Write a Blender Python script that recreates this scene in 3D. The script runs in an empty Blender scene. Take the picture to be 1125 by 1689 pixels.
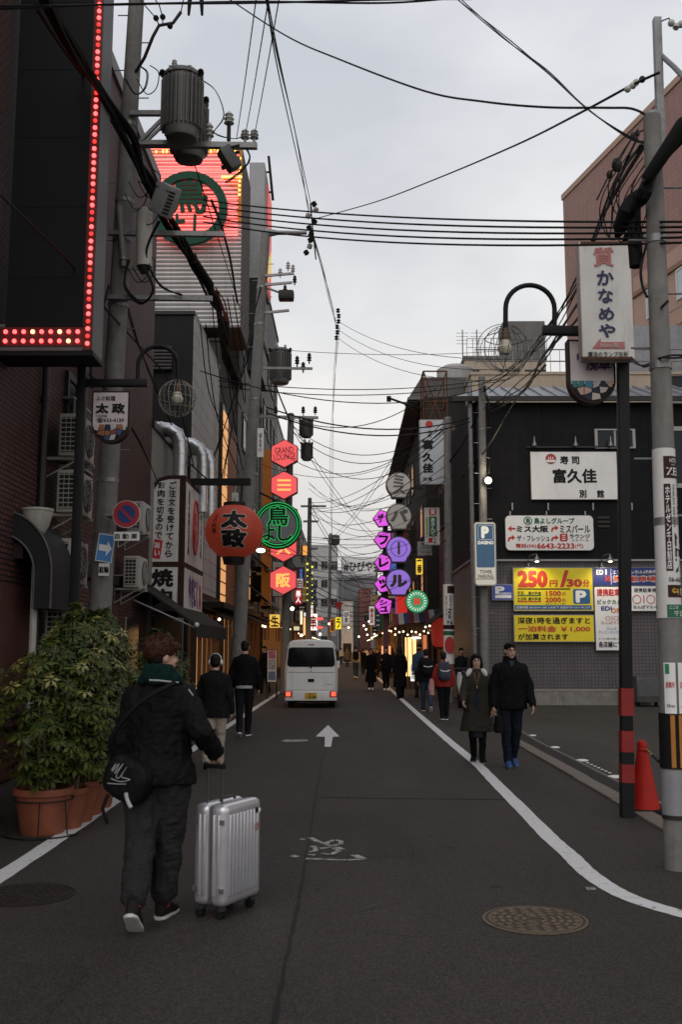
import bpy, bmesh, math, random
from mathutils import Vector, Matrix, Euler, noise as mnoise
R = math.radians
SC = bpy.context.scene
COL = SC.collection
rnd = random.Random(11)

# ------------------------------------------------------------------ camera
F, CX, CY = 1642.0, 562.5, 844.5          # 35 mm lens on a 36 mm tall frame, photo pixels
CAM = Vector((0, 0, 1.62))
PITCH, YAW = math.atan(226 / F), R(0.26)
cd = bpy.data.cameras.new('camera'); cam = bpy.data.objects.new('camera', cd); COL.objects.link(cam)
cd.sensor_fit = 'VERTICAL'; cd.sensor_height = 36; cd.lens = 35; cd.clip_start = .05; cd.clip_end = 2000
cam.location = CAM; cam.rotation_euler = (R(90) + PITCH, 0, YAW); SC.camera = cam
cd.dof.use_dof = True; cd.dof.focus_distance = 20; cd.dof.aperture_fstop = 4
RM = Euler((R(90) + PITCH, 0, YAW)).to_matrix()

# ------------------------------------------------------------------ world, sun, exposure
W = bpy.data.worlds.new('World'); SC.world = W; W.use_nodes = True
nt = W.node_tree; nt.nodes.clear()
def N(t, typ, **k):
 n = t.nodes.new(typ)
 for a, v in k.items(): setattr(n, a, v)
 return n
out = N(nt, 'ShaderNodeOutputWorld'); bg = N(nt, 'ShaderNodeBackground'); bg.inputs[1].default_value = 0.1
sky = N(nt, 'ShaderNodeTexSky', sky_type='NISHITA', sun_disc=False, sun_elevation=R(40), sun_rotation=R(194), altitude=20, air_density=1.6, dust_density=3)
tc = N(nt, 'ShaderNodeTexCoord'); sep = N(nt, 'ShaderNodeSeparateXYZ'); nt.links.new(tc.outputs['Generated'], sep.inputs[0])
ramp = N(nt, 'ShaderNodeValToRGB'); nt.links.new(sep.outputs['Z'], ramp.inputs[0])
els = ramp.color_ramp.elements
els[0].position = 0.0; els[0].color = (.81, .755, .71, 1)
els[1].position = .75; els[1].color = (.605, .635, .69, 1)
for p, c in ((.16, (.82, .785, .75, 1)), (.34, (.765, .77, .775, 1)), (.52, (.70, .715, .745, 1))):
 e = els.new(p); e.color = c
nz = N(nt, 'ShaderNodeTexNoise'); nz.inputs['Scale'].default_value = 3.2; nz.inputs['Detail'].default_value = 5; nz.inputs['Roughness'].default_value = .48
mp = N(nt, 'ShaderNodeMapping'); mp.inputs['Scale'].default_value = (1, .8, 2.2); nt.links.new(tc.outputs['Generated'], mp.inputs[0]); nt.links.new(mp.outputs[0], nz.inputs[0])
cr = N(nt, 'ShaderNodeValToRGB'); nt.links.new(nz.outputs[0], cr.inputs[0])
cr.color_ramp.elements[0].position = .36; cr.color_ramp.elements[0].color = (9.0, 9.15, 9.5, 1)
cr.color_ramp.elements[1].position = .62; cr.color_ramp.elements[1].color = (11.9, 11.8, 11.7, 1)
cm = N(nt, 'ShaderNodeMix', data_type='RGBA', blend_type='MULTIPLY'); cm.inputs[0].default_value = 1
nt.links.new(ramp.outputs[0], cm.inputs[6]); nt.links.new(cr.outputs[0], cm.inputs[7])
mx = N(nt, 'ShaderNodeMix', data_type='RGBA'); mx.inputs[0].default_value = .06     # a thick cloud deck over the clear sky
nt.links.new(cm.outputs[2], mx.inputs[6]); nt.links.new(sky.outputs[0], mx.inputs[7])
nt.links.new(mx.outputs[2], bg.inputs[0]); nt.links.new(bg.outputs[0], out.inputs[0])
sd = bpy.data.lights.new('sun', 'SUN'); so = bpy.data.objects.new('sun', sd); COL.objects.link(so)
sd.energy = .65; sd.angle = R(55); sd.color = (1, .94, .88)
so.rotation_euler = (R(50), 0, R(-14)); so.location = (0, 0, 60)
SC.view_settings.view_transform = 'Standard'; SC.view_settings.look = 'None'; SC.view_settings.exposure = 0; SC.view_settings.gamma = 1
SC.view_settings.use_curve_mapping = False
SC.cycles.use_denoising = True; SC.cycles.max_bounces = 6; SC.cycles.sample_clamp_indirect = 3

# ------------------------------------------------------------------ photo measure -> place
def ray(px, py):
 return RM @ Vector(((px - CX) / F, (CY - py) / F, -1))
def P(px, py, Y):
 d = ray(px, py); return CAM + d * ((Y - CAM.y) / d.y)
def G(px, py, z=0.0):
 d = ray(px, py); return CAM + d * ((z - CAM.z) / d.z)
def XP(px, py, X):
 d = ray(px, py); return CAM + d * ((X - CAM.x) / d.x)

# ------------------------------------------------------------------ materials
MATS = {}
def mat(name, col, rough=.7, metal=0, var=.18, scale=6, bump=0, bscale=40, emit=0, ecol=None, dirt=0, spec=.5, alpha=None, vscale=None, coat=0):
 if name in MATS: return MATS[name]
 m = bpy.data.materials.new(name); m.use_nodes = True; t = m.node_tree; b = t.nodes['Principled BSDF']
 MATS[name] = m
 if not emit and max(col) < .36: col = tuple(c * .8 for c in col)
 if max(col) < .07: spec = min(spec, .18)
 b.inputs['Roughness'].default_value = rough; b.inputs['Metallic'].default_value = metal
 b.inputs['Specular IOR Level'].default_value = spec
 if coat: b.inputs['Coat Weight'].default_value = coat; b.inputs['Coat Roughness'].default_value = .08
 c4 = (*col, 1)
 b.inputs['Base Color'].default_value = c4
 if var or bump or dirt:
  tcn = N(t, 'ShaderNodeTexCoord')
  n1 = N(t, 'ShaderNodeTexNoise'); n1.inputs['Scale'].default_value = scale; n1.inputs['Detail'].default_value = 6; n1.inputs['Roughness'].default_value = .62
  src = tcn.outputs['Object']
  if vscale:
   mpn = N(t, 'ShaderNodeMapping'); mpn.inputs['Scale'].default_value = vscale; t.links.new(src, mpn.inputs[0]); src = mpn.outputs[0]
  t.links.new(src, n1.inputs[0])
  if var:
   rp = N(t, 'ShaderNodeValToRGB'); t.links.new(n1.outputs[0], rp.inputs[0])
   rp.color_ramp.elements[0].position = .3; rp.color_ramp.elements[1].position = .72
   rp.color_ramp.elements[0].color = tuple(max(0, x * (1 - var)) for x in col) + (1,)
   rp.color_ramp.elements[1].color = tuple(min(1, x * (1 + var)) for x in col) + (1,)
   last = rp.outputs[0]
   if dirt:
    n3 = N(t, 'ShaderNodeTexNoise'); n3.inputs['Scale'].default_value = 1.7; n3.inputs['Detail'].default_value = 8; n3.inputs['Roughness'].default_value = .7
    mp3 = N(t, 'ShaderNodeMapping'); mp3.inputs['Scale'].default_value = (3, 3, .55)
    t.links.new(tcn.outputs['Object'], mp3.inputs[0]); t.links.new(mp3.outputs[0], n3.inputs[0])
    r3 = N(t, 'ShaderNodeValToRGB'); r3.color_ramp.elements[0].position = .5; r3.color_ramp.elements[1].position = .75
    r3.color_ramp.elements[0].color = (0, 0, 0, 1); r3.color_ramp.elements[1].color = (dirt, dirt, dirt, 1)
    t.links.new(n3.outputs[0], r3.inputs[0])
    mm = N(t, 'ShaderNodeMix', data_type='RGBA'); t.links.new(r3.outputs[0], mm.inputs[0]); t.links.new(last, mm.inputs[6]); mm.inputs[7].default_value = (.05, .035, .025, 1)
    last = mm.outputs[2]
   t.links.new(last, b.inputs['Base Color'])
   rr = N(t, 'ShaderNodeMapRange'); rr.inputs['To Min'].default_value = max(.03, rough - .1); rr.inputs['To Max'].default_value = min(1, rough + .12)
   t.links.new(n1.outputs[0], rr.inputs[0]); t.links.new(rr.outputs[0], b.inputs['Roughness'])
  if bump:
   n2 = N(t, 'ShaderNodeTexNoise'); n2.inputs['Scale'].default_value = bscale; n2.inputs['Detail'].default_value = 5
   t.links.new(src, n2.inputs[0])
   bn = N(t, 'ShaderNodeBump'); bn.inputs['Strength'].default_value = bump; bn.inputs['Distance'].default_value = .01
   t.links.new(n2.outputs[0], bn.inputs['Height']); t.links.new(bn.outputs[0], b.inputs['Normal'])
 if emit:
  b.inputs['Emission Color'].default_value = (*(ecol or col), 1); b.inputs['Emission Strength'].default_value = emit
 if alpha is not None: b.inputs['Alpha'].default_value = alpha
 return m

def glow(name, col, s):
 return mat(name, tuple(c * .6 for c in col), .5, 0, 0, emit=s, ecol=col)

def tile_mat(name, c1, c2, mortar, tw, th, axis='X', gap=.004, offset=.5, rough=.6, bump=.4, dirt=.25):
 """coursed tile or brick; axis X = wall whose normal is X (runs along Y), axis Y = wall facing the camera"""
 if name in MATS: return MATS[name]
 c1, c2, mortar = [tuple(c * .85 for c in q) for q in (c1, c2, mortar)]
 m = bpy.data.materials.new(name); m.use_nodes = True; t = m.node_tree; b = t.nodes['Principled BSDF']; MATS[name] = m
 tcn = N(t, 'ShaderNodeTexCoord'); s = N(t, 'ShaderNodeSeparateXYZ'); t.links.new(tcn.outputs['Object'], s.inputs[0])
 cb = N(t, 'ShaderNodeCombineXYZ'); t.links.new(s.outputs['Y' if axis == 'X' else 'X'], cb.inputs[0]); t.links.new(s.outputs['Z'], cb.inputs[1])
 br = N(t, 'ShaderNodeTexBrick'); t.links.new(cb.outputs[0], br.inputs[0]); br.offset = offset
 br.inputs['Scale'].default_value = 1; br.inputs['Brick Width'].default_value = tw; br.inputs['Row Height'].default_value = th; br.inputs['Mortar Size'].default_value = gap
 br.inputs['Color1'].default_value = (*c1, 1); br.inputs['Color2'].default_value = (*c2, 1); br.inputs['Mortar'].default_value = (*mortar, 1); br.inputs['Mortar Smooth'].default_value = .1
 n1 = N(t, 'ShaderNodeTexNoise'); n1.inputs['Scale'].default_value = 1.3; n1.inputs['Detail'].default_value = 8; n1.inputs['Roughness'].default_value = .7
 mp1 = N(t, 'ShaderNodeMapping'); mp1.inputs['Scale'].default_value = (2, 2, .5); t.links.new(tcn.outputs['Object'], mp1.inputs[0]); t.links.new(mp1.outputs[0], n1.inputs[0])
 r3 = N(t, 'ShaderNodeValToRGB'); r3.color_ramp.elements[0].position = .45; r3.color_ramp.elements[1].position = .8
 r3.color_ramp.elements[0].color = (0, 0, 0, 1); r3.color_ramp.elements[1].color = (dirt,) * 3 + (1,); t.links.new(n1.outputs[0], r3.inputs[0])
 mm = N(t, 'ShaderNodeMix', data_type='RGBA'); t.links.new(r3.outputs[0], mm.inputs[0]); t.links.new(br.outputs[0], mm.inputs[6]); mm.inputs[7].default_value = (.03, .025, .022, 1)
 t.links.new(mm.outputs[2], b.inputs['Base Color']); b.inputs['Roughness'].default_value = rough; b.inputs['Specular IOR Level'].default_value = .25
 inv = N(t, 'ShaderNodeMath', operation='SUBTRACT'); inv.inputs[0].default_value = 1; t.links.new(br.outputs['Fac'], inv.inputs[1])
 bn = N(t, 'ShaderNodeBump'); bn.inputs['Strength'].default_value = bump; bn.inputs['Distance'].default_value = .006
 t.links.new(inv.outputs[0], bn.inputs['Height']); t.links.new(bn.outputs[0], b.inputs['Normal'])
 return m

# ------------------------------------------------------------------ objects
WL = {}
def link(o): COL.objects.link(o); return o
def thing(name, label, cat, loc=(0, 0, 0), rz=0, group=None):
 o = bpy.data.objects.new(name, None); link(o); o.location = loc; o.rotation_euler = (0, 0, rz)
 o.empty_display_size = .1
 o['label'] = label; o['category'] = cat
 if group: o['group'] = group
 WL[o.name] = Vector(loc); return o
def tag(o, label, cat, group=None):
 o['label'] = label; o['category'] = cat
 if group: o['group'] = group
 return o
def shape(name, me, m, parent=None, local=False, smooth=.6, loc=None):
 """link mesh data (in world space unless local) as one object under parent"""
 if m: me.materials.append(m)
 if smooth:
  me.polygons.foreach_set('use_smooth', [True] * len(me.polygons)); me.set_sharp_from_angle(angle=smooth)
 o = bpy.data.objects.new(name, me); link(o)
 if parent:
  o.parent = parent
  if local: WL[o.name] = WL[parent.name]
  else:
   me.transform(Matrix.Translation(-WL[parent.name])); WL[o.name] = WL[parent.name]
 else:
  if loc is not None:
   me.transform(Matrix.Translation(-Vector(loc))); o.location = loc; WL[o.name] = Vector(loc)
  else: WL[o.name] = Vector((0, 0, 0))
 return o
def piece(name, me, parent, wloc, rot=None, scale=None):
 """another object on shared mesh data; wloc in world space"""
 o = bpy.data.objects.new(name, me); link(o); o.parent = parent; o.location = Vector(wloc) - WL[parent.name]
 if rot: o.rotation_euler = rot
 if scale: o.scale = scale
 WL[o.name] = Vector(wloc); return o
def copy_tree(o, parent=None):
 c = o.copy(); COL.objects.link(c); c.parent = parent
 WL[c.name] = WL.get(o.name, Vector((0, 0, 0)))
 for ch in list(o.children): copy_tree(ch, c)
 return c
def dup(root, loc, rz=None, label=None, group=None, scale=None):
 c = copy_tree(root); c.location = loc; WL[c.name] = Vector(loc)
 if rz is not None: c.rotation_euler = (0, 0, rz)
 if label: c['label'] = label
 if group: c['group'] = group
 if scale: c.scale = scale
 return c

def basis(d):
 d = Vector(d).normalized(); a = Vector((0, 0, 1)) if abs(d.z) < .95 else Vector((1, 0, 0))
 u = d.cross(a).normalized(); return u, u.cross(d).normalized(), d
class MB:
 def __init__(s): s.v = []; s.f = []
 def add(s, vs, fs):
  k = len(s.v); s.v += [Vector(p) for p in vs]; s.f += [tuple(i + k for i in f) for f in fs]; return s
 def box(s, a, b):
  (x0, y0, z0), (x1, y1, z1) = a, b
  if x0 > x1: x0, x1 = x1, x0
  if y0 > y1: y0, y1 = y1, y0
  if z0 > z1: z0, z1 = z1, z0
  return s.add([(x0, y0, z0), (x1, y0, z0), (x1, y1, z0), (x0, y1, z0), (x0, y0, z1), (x1, y0, z1), (x1, y1, z1), (x0, y1, z1)],
      [(0, 3, 2, 1), (4, 5, 6, 7), (0, 1, 5, 4), (1, 2, 6, 5), (2, 3, 7, 6), (3, 0, 4, 7)])
 def cbox(s, c, d, rot=None):
  m = Matrix.Translation(Vector(c)) @ (rot.to_4x4() if rot else Matrix.Identity(4))
  k = len(s.v); s.box([-x / 2 for x in d], [x / 2 for x in d])
  for i in range(k, len(s.v)): s.v[i] = m @ s.v[i]
  return s
 def quad(s, *p): return s.add(p, [tuple(range(len(p)))])
 def prism(s, poly, ext):
  """closed polygon (3D points) extruded along ext"""
  n = len(poly); e = Vector(ext); a = [Vector(p) for p in poly]
  return s.add(a + [p + e for p in a], [tuple(reversed(range(n))), tuple(range(n, 2 * n))] + [(i, (i + 1) % n, (i + 1) % n + n, i + n) for i in range(n)])
 def cyl(s, p0, p1, r0, r1=None, n=12, cap=True):
  r1 = r0 if r1 is None else r1; p0, p1 = Vector(p0), Vector(p1); u, w, d = basis(p1 - p0)
  vs = [p0 + (u * math.cos(t) + w * math.sin(t)) * r0 for t in [i * math.tau / n for i in range(n)]]
  vs += [p1 + (u * math.cos(t) + w * math.sin(t)) * r1 for t in [i * math.tau / n for i in range(n)]]
  fs = [(i, (i + 1) % n, (i + 1) % n + n, i + n) for i in range(n)]
  if cap: fs += [tuple(reversed(range(n))), tuple(range(n, 2 * n))]
  return s.add(vs, fs)
 def tube(s, pts, r, n=6, closed=False):
  pts = [Vector(p) for p in pts]; k = len(pts); vs = []; u = None
  for i, p in enumerate(pts):
   if closed: d = pts[(i + 1) % k] - pts[i - 1]
   else: d = pts[min(i + 1, k - 1)] - pts[max(i - 1, 0)]
   d.normalize()
   if u is None: u = basis(d)[0]
   else:
    u = u - d * u.dot(d)
    u = u.normalized() if u.length > 1e-6 else basis(d)[0]
   w = u.cross(d); rr = r[i] if isinstance(r, (list, tuple)) else r
   vs += [p + (u * math.cos(j * math.tau / n) + w * math.sin(j * math.tau / n)) * rr for j in range(n)]
  fs = []
  for i in range(k if closed else k - 1):
   a, b = i * n, ((i + 1) % k) * n
   fs += [(a + j, b + j, b + (j + 1) % n, a + (j + 1) % n) for j in range(n)]
  if not closed: fs += [tuple(range(n)), tuple(reversed(range((k - 1) * n, k * n)))]
  return s.add(vs, fs)
 def lathe(s, c, prof, n=24, axis=(0, 0, 1), cap=True):
  """prof: (radius, height) pairs along axis"""
  u, w, d = basis(axis); c = Vector(c); k = len(prof); vs = []
  for r, h in prof: vs += [c + d * h + (u * math.cos(j * math.tau / n) + w * math.sin(j * math.tau / n)) * max(r, 1e-4) for j in range(n)]
  fs = [(i * n + j, i * n + (j + 1) % n, (i + 1) * n + (j + 1) % n, (i + 1) * n + j) for i in range(k - 1) for j in range(n)]
  if cap: fs += [tuple(reversed(range(n))), tuple(range((k - 1) * n, k * n))]
  return s.add(vs, fs)
 def ball(s, c, r, n=12, sc=(1, 1, 1), rot=None):
  m = max(4, n // 2); vs = []; c = Vector(c)
  for i in range(m + 1):
   a = math.pi * i / m
   vs += [(math.sin(a) * math.cos(j * math.tau / n), math.sin(a) * math.sin(j * math.tau / n), -math.cos(a)) for j in range(n)]
  fs = [(i * n + j, i * n + (j + 1) % n, (i + 1) * n + (j + 1) % n, (i + 1) * n + j) for i in range(m) for j in range(n)]
  q = []
  for v in vs:
   v = Vector((v[0] * sc[0], v[1] * sc[1], v[2] * sc[2])) * r
   q.append(c + (rot @ v if rot else v))
  return s.add(q, fs)
 def cap(s, p0, r0, p1, r1, n=12):
  """tapered capsule"""
  p0, p1 = Vector(p0), Vector(p1); L = (p1 - p0).length
  if L < 1e-5: return s.ball(p0, max(r0, r1), n)
  prof = [(r0 * math.sin(a), -r0 * math.cos(a)) for a in (0.02, .5, 1.05, math.pi / 2)] + [(r1 * math.cos(a), L + r1 * math.sin(a)) for a in (0, .5, 1.05, 1.55)]
  return s.lathe(p0, prof, n, p1 - p0)
 def loft(s, rings, n=20, pw=2.0):
  """rings: (centre, rx vector, ry vector), superellipse exponent pw"""
  vs = []
  for c, a, b in rings:
   c, a, b = Vector(c), Vector(a), Vector(b)
   for j in range(n):
    t = j * math.tau / n; x, y = math.cos(t), math.sin(t)
    x = math.copysign(abs(x) ** (2 / pw), x); y = math.copysign(abs(y) ** (2 / pw), y); vs.append(c + a * x + b * y)
  k = len(rings)
  fs = [(i * n + j, i * n + (j + 1) % n, (i + 1) * n + (j + 1) % n, (i + 1) * n + j) for i in range(k - 1) for j in range(n)]
  fs += [tuple(reversed(range(n))), tuple(range((k - 1) * n, k * n))]
  return s.add(vs, fs)
 def mesh(s, name='m'):
  me = bpy.data.meshes.new(name); me.from_pydata([tuple(v) for v in s.v], [], s.f); me.validate(); me.update()
  bm = bmesh.new(); bm.from_mesh(me); bmesh.ops.recalc_face_normals(bm, faces=bm.faces); bm.to_mesh(me); bm.free(); return me
 def build(s, name, m, parent=None, local=False, smooth=.6, loc=None):
  return shape(name, s.mesh(name), m, parent, local, smooth, loc)

def bevel_mesh(me, w=.01, seg=2, ang=.6):
 bm = bmesh.new(); bm.from_mesh(me); bmesh.ops.remove_doubles(bm, verts=bm.verts, dist=1e-5)
 es = [e for e in bm.edges if len(e.link_faces) == 2 and e.calc_face_angle(0) > ang]
 bmesh.ops.bevel(bm, geom=es, offset=w, segments=seg, profile=.6, affect='EDGES', clamp_overlap=True)
 bm.to_mesh(me); bm.free(); return me
def bbox_obj(name, a, b, m, parent=None, w=.012, seg=2, local=False):
 return shape(name, bevel_mesh(MB().box(a, b).mesh(), w, seg), m, parent, local)

def rrect(x0, z0, x1, z1, r, n=5):
 pts = []
 for cx, cz, a0 in ((x1 - r, z1 - r, 0), (x0 + r, z1 - r, 90), (x0 + r, z0 + r, 180), (x1 - r, z0 + r, 270)):
  for i in range(n + 1):
   a = R(a0 + 90 * i / n); pts.append((cx + r * math.cos(a), cz + r * math.sin(a)))
 return pts

# ------------------------------------------------------------------ lettering (the built-in font)
TXT = {}
def glyphs(s, bold=0.0, spacing=1.0, line=.95, align='CENTER'):
 k = (s, bold, spacing, line, align)
 if k not in TXT:
  bold_, bold = bold, 0
  cu = bpy.data.curves.new('lettering', 'FONT'); cu.body = s; cu.offset = bold; cu.align_x = align; cu.resolution_u = 2 if len(s) < 14 else 1
  cu.space_line = line; cu.space_character = spacing
  o = bpy.data.objects.new('lettering', cu); link(o); dg = bpy.context.evaluated_depsgraph_get(); dg.update()
  me = bpy.data.meshes.new_from_object(o.evaluated_get(dg)); bpy.data.objects.remove(o); bpy.data.curves.remove(cu)
  if bold_:      # bold: overlaid copies shifted a little, each a hair in front of the other
   vs, fs = [v.co.copy() for v in me.vertices], [tuple(p.vertices) for p in me.polygons]; V, Fc = [], []
   for i in range(7 if bold_ > .045 else 5):
    a = i * math.tau / (6 if bold_ > .045 else 4); o_ = Vector((math.cos(a), math.sin(a), 0)) * (bold_ * .75 if i < (6 if bold_ > .045 else 4) else 0) + Vector((0, 0, i * .0004)); k0 = len(V)
    V += [v + o_ for v in vs]; Fc += [tuple(j + k0 for j in f) for f in fs]
   me = bpy.data.meshes.new('lettering'); me.from_pydata(V, [], Fc); me.update()
  TXT[k] = me
 return TXT[k].copy()
def lettering(parent, s, c, w, h, m, right=(1, 0, 0), up=(0, 0, 1), bold=.012, vertical=False, rot=0, keep=False, fn=None, spacing=1.0, line=.95, name='lettering', lift=.005, align='CENTER'):
 """s set to fill w x h round the point c in the plane right/up"""
 if vertical: s = '\n'.join(s.replace('ー', '丨'))
 me = glyphs(s, bold, spacing, line, align); me.materials.clear()
 xs = [v.co.x for v in me.vertices]; ys = [v.co.y for v in me.vertices]
 if not xs: return None
 x0, x1, y0, y1 = min(xs), max(xs), min(ys), max(ys)
 sx, sy = w / max(1e-6, x1 - x0), h / max(1e-6, y1 - y0)
 if keep: sx = sy = min(sx, sy)
 rt, u = Vector(right).normalized(), Vector(up).normalized(); nrm = rt.cross(u); c = Vector(c)
 ca, sa = math.cos(rot), math.sin(rot)
 for v in me.vertices:
  a, b = (v.co.x - (x0 + x1) / 2) * sx, (v.co.y - (y0 + y1) / 2) * sy
  a, b = a * ca - b * sa, a * sa + b * ca
  v.co = fn(a, b) if fn else c + rt * a + u * b + nrm * (lift + v.co.z)
 return shape(name, me, m, parent, smooth=0)
def ptext(parent, s, box, Y, m, **k):
 """lettering facing the camera side on the plane y = Y, filling the photo box"""
 x0, y0, x1, y1 = box; a, b = P(x0, (y0 + y1) / 2, Y), P(x1, (y0 + y1) / 2, Y); c, d = P((x0 + x1) / 2, y0, Y), P((x0 + x1) / 2, y1, Y)
 return lettering(parent, s, ((a.x + b.x) / 2, Y, (c.z + d.z) / 2), b.x - a.x, c.z - d.z, m, **k)
def pbox(box, Y):
 x0, y0, x1, y1 = box; a = P(x0, (y0 + y1) / 2, Y); b = P(x1, (y0 + y1) / 2, Y); c = P((x0 + x1) / 2, y0, Y); d = P((x0 + x1) / 2, y1, Y)
 return a.x, d.z, b.x, c.z
def plate(name, box, Y, m, parent, t=.003, r=0, lift=.003):
 """thin panel (print, board) standing proud of plane Y by lift"""
 x0, z0, x1, z1 = pbox(box, Y); mb = MB()
 poly = rrect(x0, z0, x1, z1, r) if r else [(x1, z1), (x0, z1), (x0, z0), (x1, z0)]
 mb.prism([(x, Y - lift, z) for x, z in poly], (0, t, 0)); return mb.build(name, m, parent, smooth=.5)
def board(name, label, cat, box, Y, mface, mframe, depth=.12, frame=.02, group=None, r=0):
 """a sign box: cabinet, face panel; returns root"""
 x0, z0, x1, z1 = pbox(box, Y)
 root = thing(name, label, cat, ((x0 + x1) / 2, Y, z0), group=group)
 poly = rrect(x0, z0, x1, z1, r) if r else [(x1, z1), (x0, z1), (x0, z0), (x1, z0)]
 MB().prism([(x, Y, z) for x, z in poly], (0, depth, 0)).build('cabinet', mframe, root, smooth=.5)
 f = frame; r2 = max(.0, r - f)
 poly = rrect(x0 + f, z0 + f, x1 - f, z1 - f, r2) if r2 else [(x1 - f, z1 - f), (x0 + f, z1 - f), (x0 + f, z0 + f), (x1 - f, z0 + f)]
 MB().prism([(x, Y - .004, z) for x, z in poly], (0, .003, 0)).build('face_panel', mface, root, smooth=.5)
 return root

# ------------------------------------------------------------------ palette
concrete = mat('concrete', (.26, .245, .225), .85, var=.22, scale=5, bump=.25, bscale=60, dirt=.5)
pole_mat = mat('pole_concrete', (.235, .225, .21), .85, var=.2, scale=7, bump=.2, bscale=90, dirt=.55)
black_steel = mat('black_steel', (.016, .016, .017), .5, var=.2, scale=9)
dark_steel = mat('dark_steel', (.05, .05, .052), .5, .3, var=.25, scale=9)
grey_steel = mat('galvanised', (.3, .3, .3), .45, .55, var=.25, scale=14, dirt=.3)
bright_steel = mat('duct_steel', (.56, .57, .58), .32, .9, var=.15, scale=10)
rubber = mat('rubber', (.012, .012, .012), .75, var=.1)
cable_mat = mat('cable', (.012, .012, .013), .6, var=0)
white_paint = mat('white_paint', (.72, .71, .68), .6, var=.08, scale=3, dirt=.25)
white_board = mat('white_board', (.8, .79, .775), .45, var=.05, scale=2, dirt=.12)
old_board = mat('old_board', (.68, .655, .62), .5, var=.1, scale=3, dirt=.45)
ivory = mat('ivory_plastic', (.5, .48, .43), .55, var=.1, scale=4, dirt=.35)
rust = mat('rust', (.13, .055, .028), .85, var=.5, scale=20, bump=.3)
glass = mat('window_glass', (.03, .035, .04), .08, var=0, spec=.7)
sky_glass = mat('pale_window', (.42, .47, .55), .15, var=.1, scale=2)
curtain = mat('curtain_glass', (.3, .29, .28), .15, var=.2, scale=5)
alu = mat('aluminium', (.35, .34, .33), .4, .5, var=.1)
dark_alu = mat('dark_aluminium', (.05, .047, .045), .4, .4, var=.1)
ink = mat('ink_black', (.018, .017, .018), .55, var=0)
ink_red = mat('ink_red', (.5, .022, .022), .55, var=0)
ink_blue = mat('ink_blue', (.02, .05, .3), .55, var=0)
ink_green = mat('ink_green', (.015, .16, .08), .55, var=0)
ink_white = mat('ink_white', (.78, .78, .76), .5, var=0)
ink_navy = mat('ink_navy', (.02, .025, .1), .55, var=0)
ink_purple = mat('ink_purple', (.11, .03, .2), .55, var=0)
ink_rose = mat('faded_red', (.48, .17, .16), .6, var=.1)
ink_brown = mat('ink_brown', (.05, .018, .018), .55, var=0)
warm_lit = glow('warm_shop_light', (1, .56, .2), 2.2)
warm_dim = glow('dim_shop_light', (1, .5, .2), .55)
bulb_lit = glow('bulb_light', (1, .8, .48), 4.5)

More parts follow.
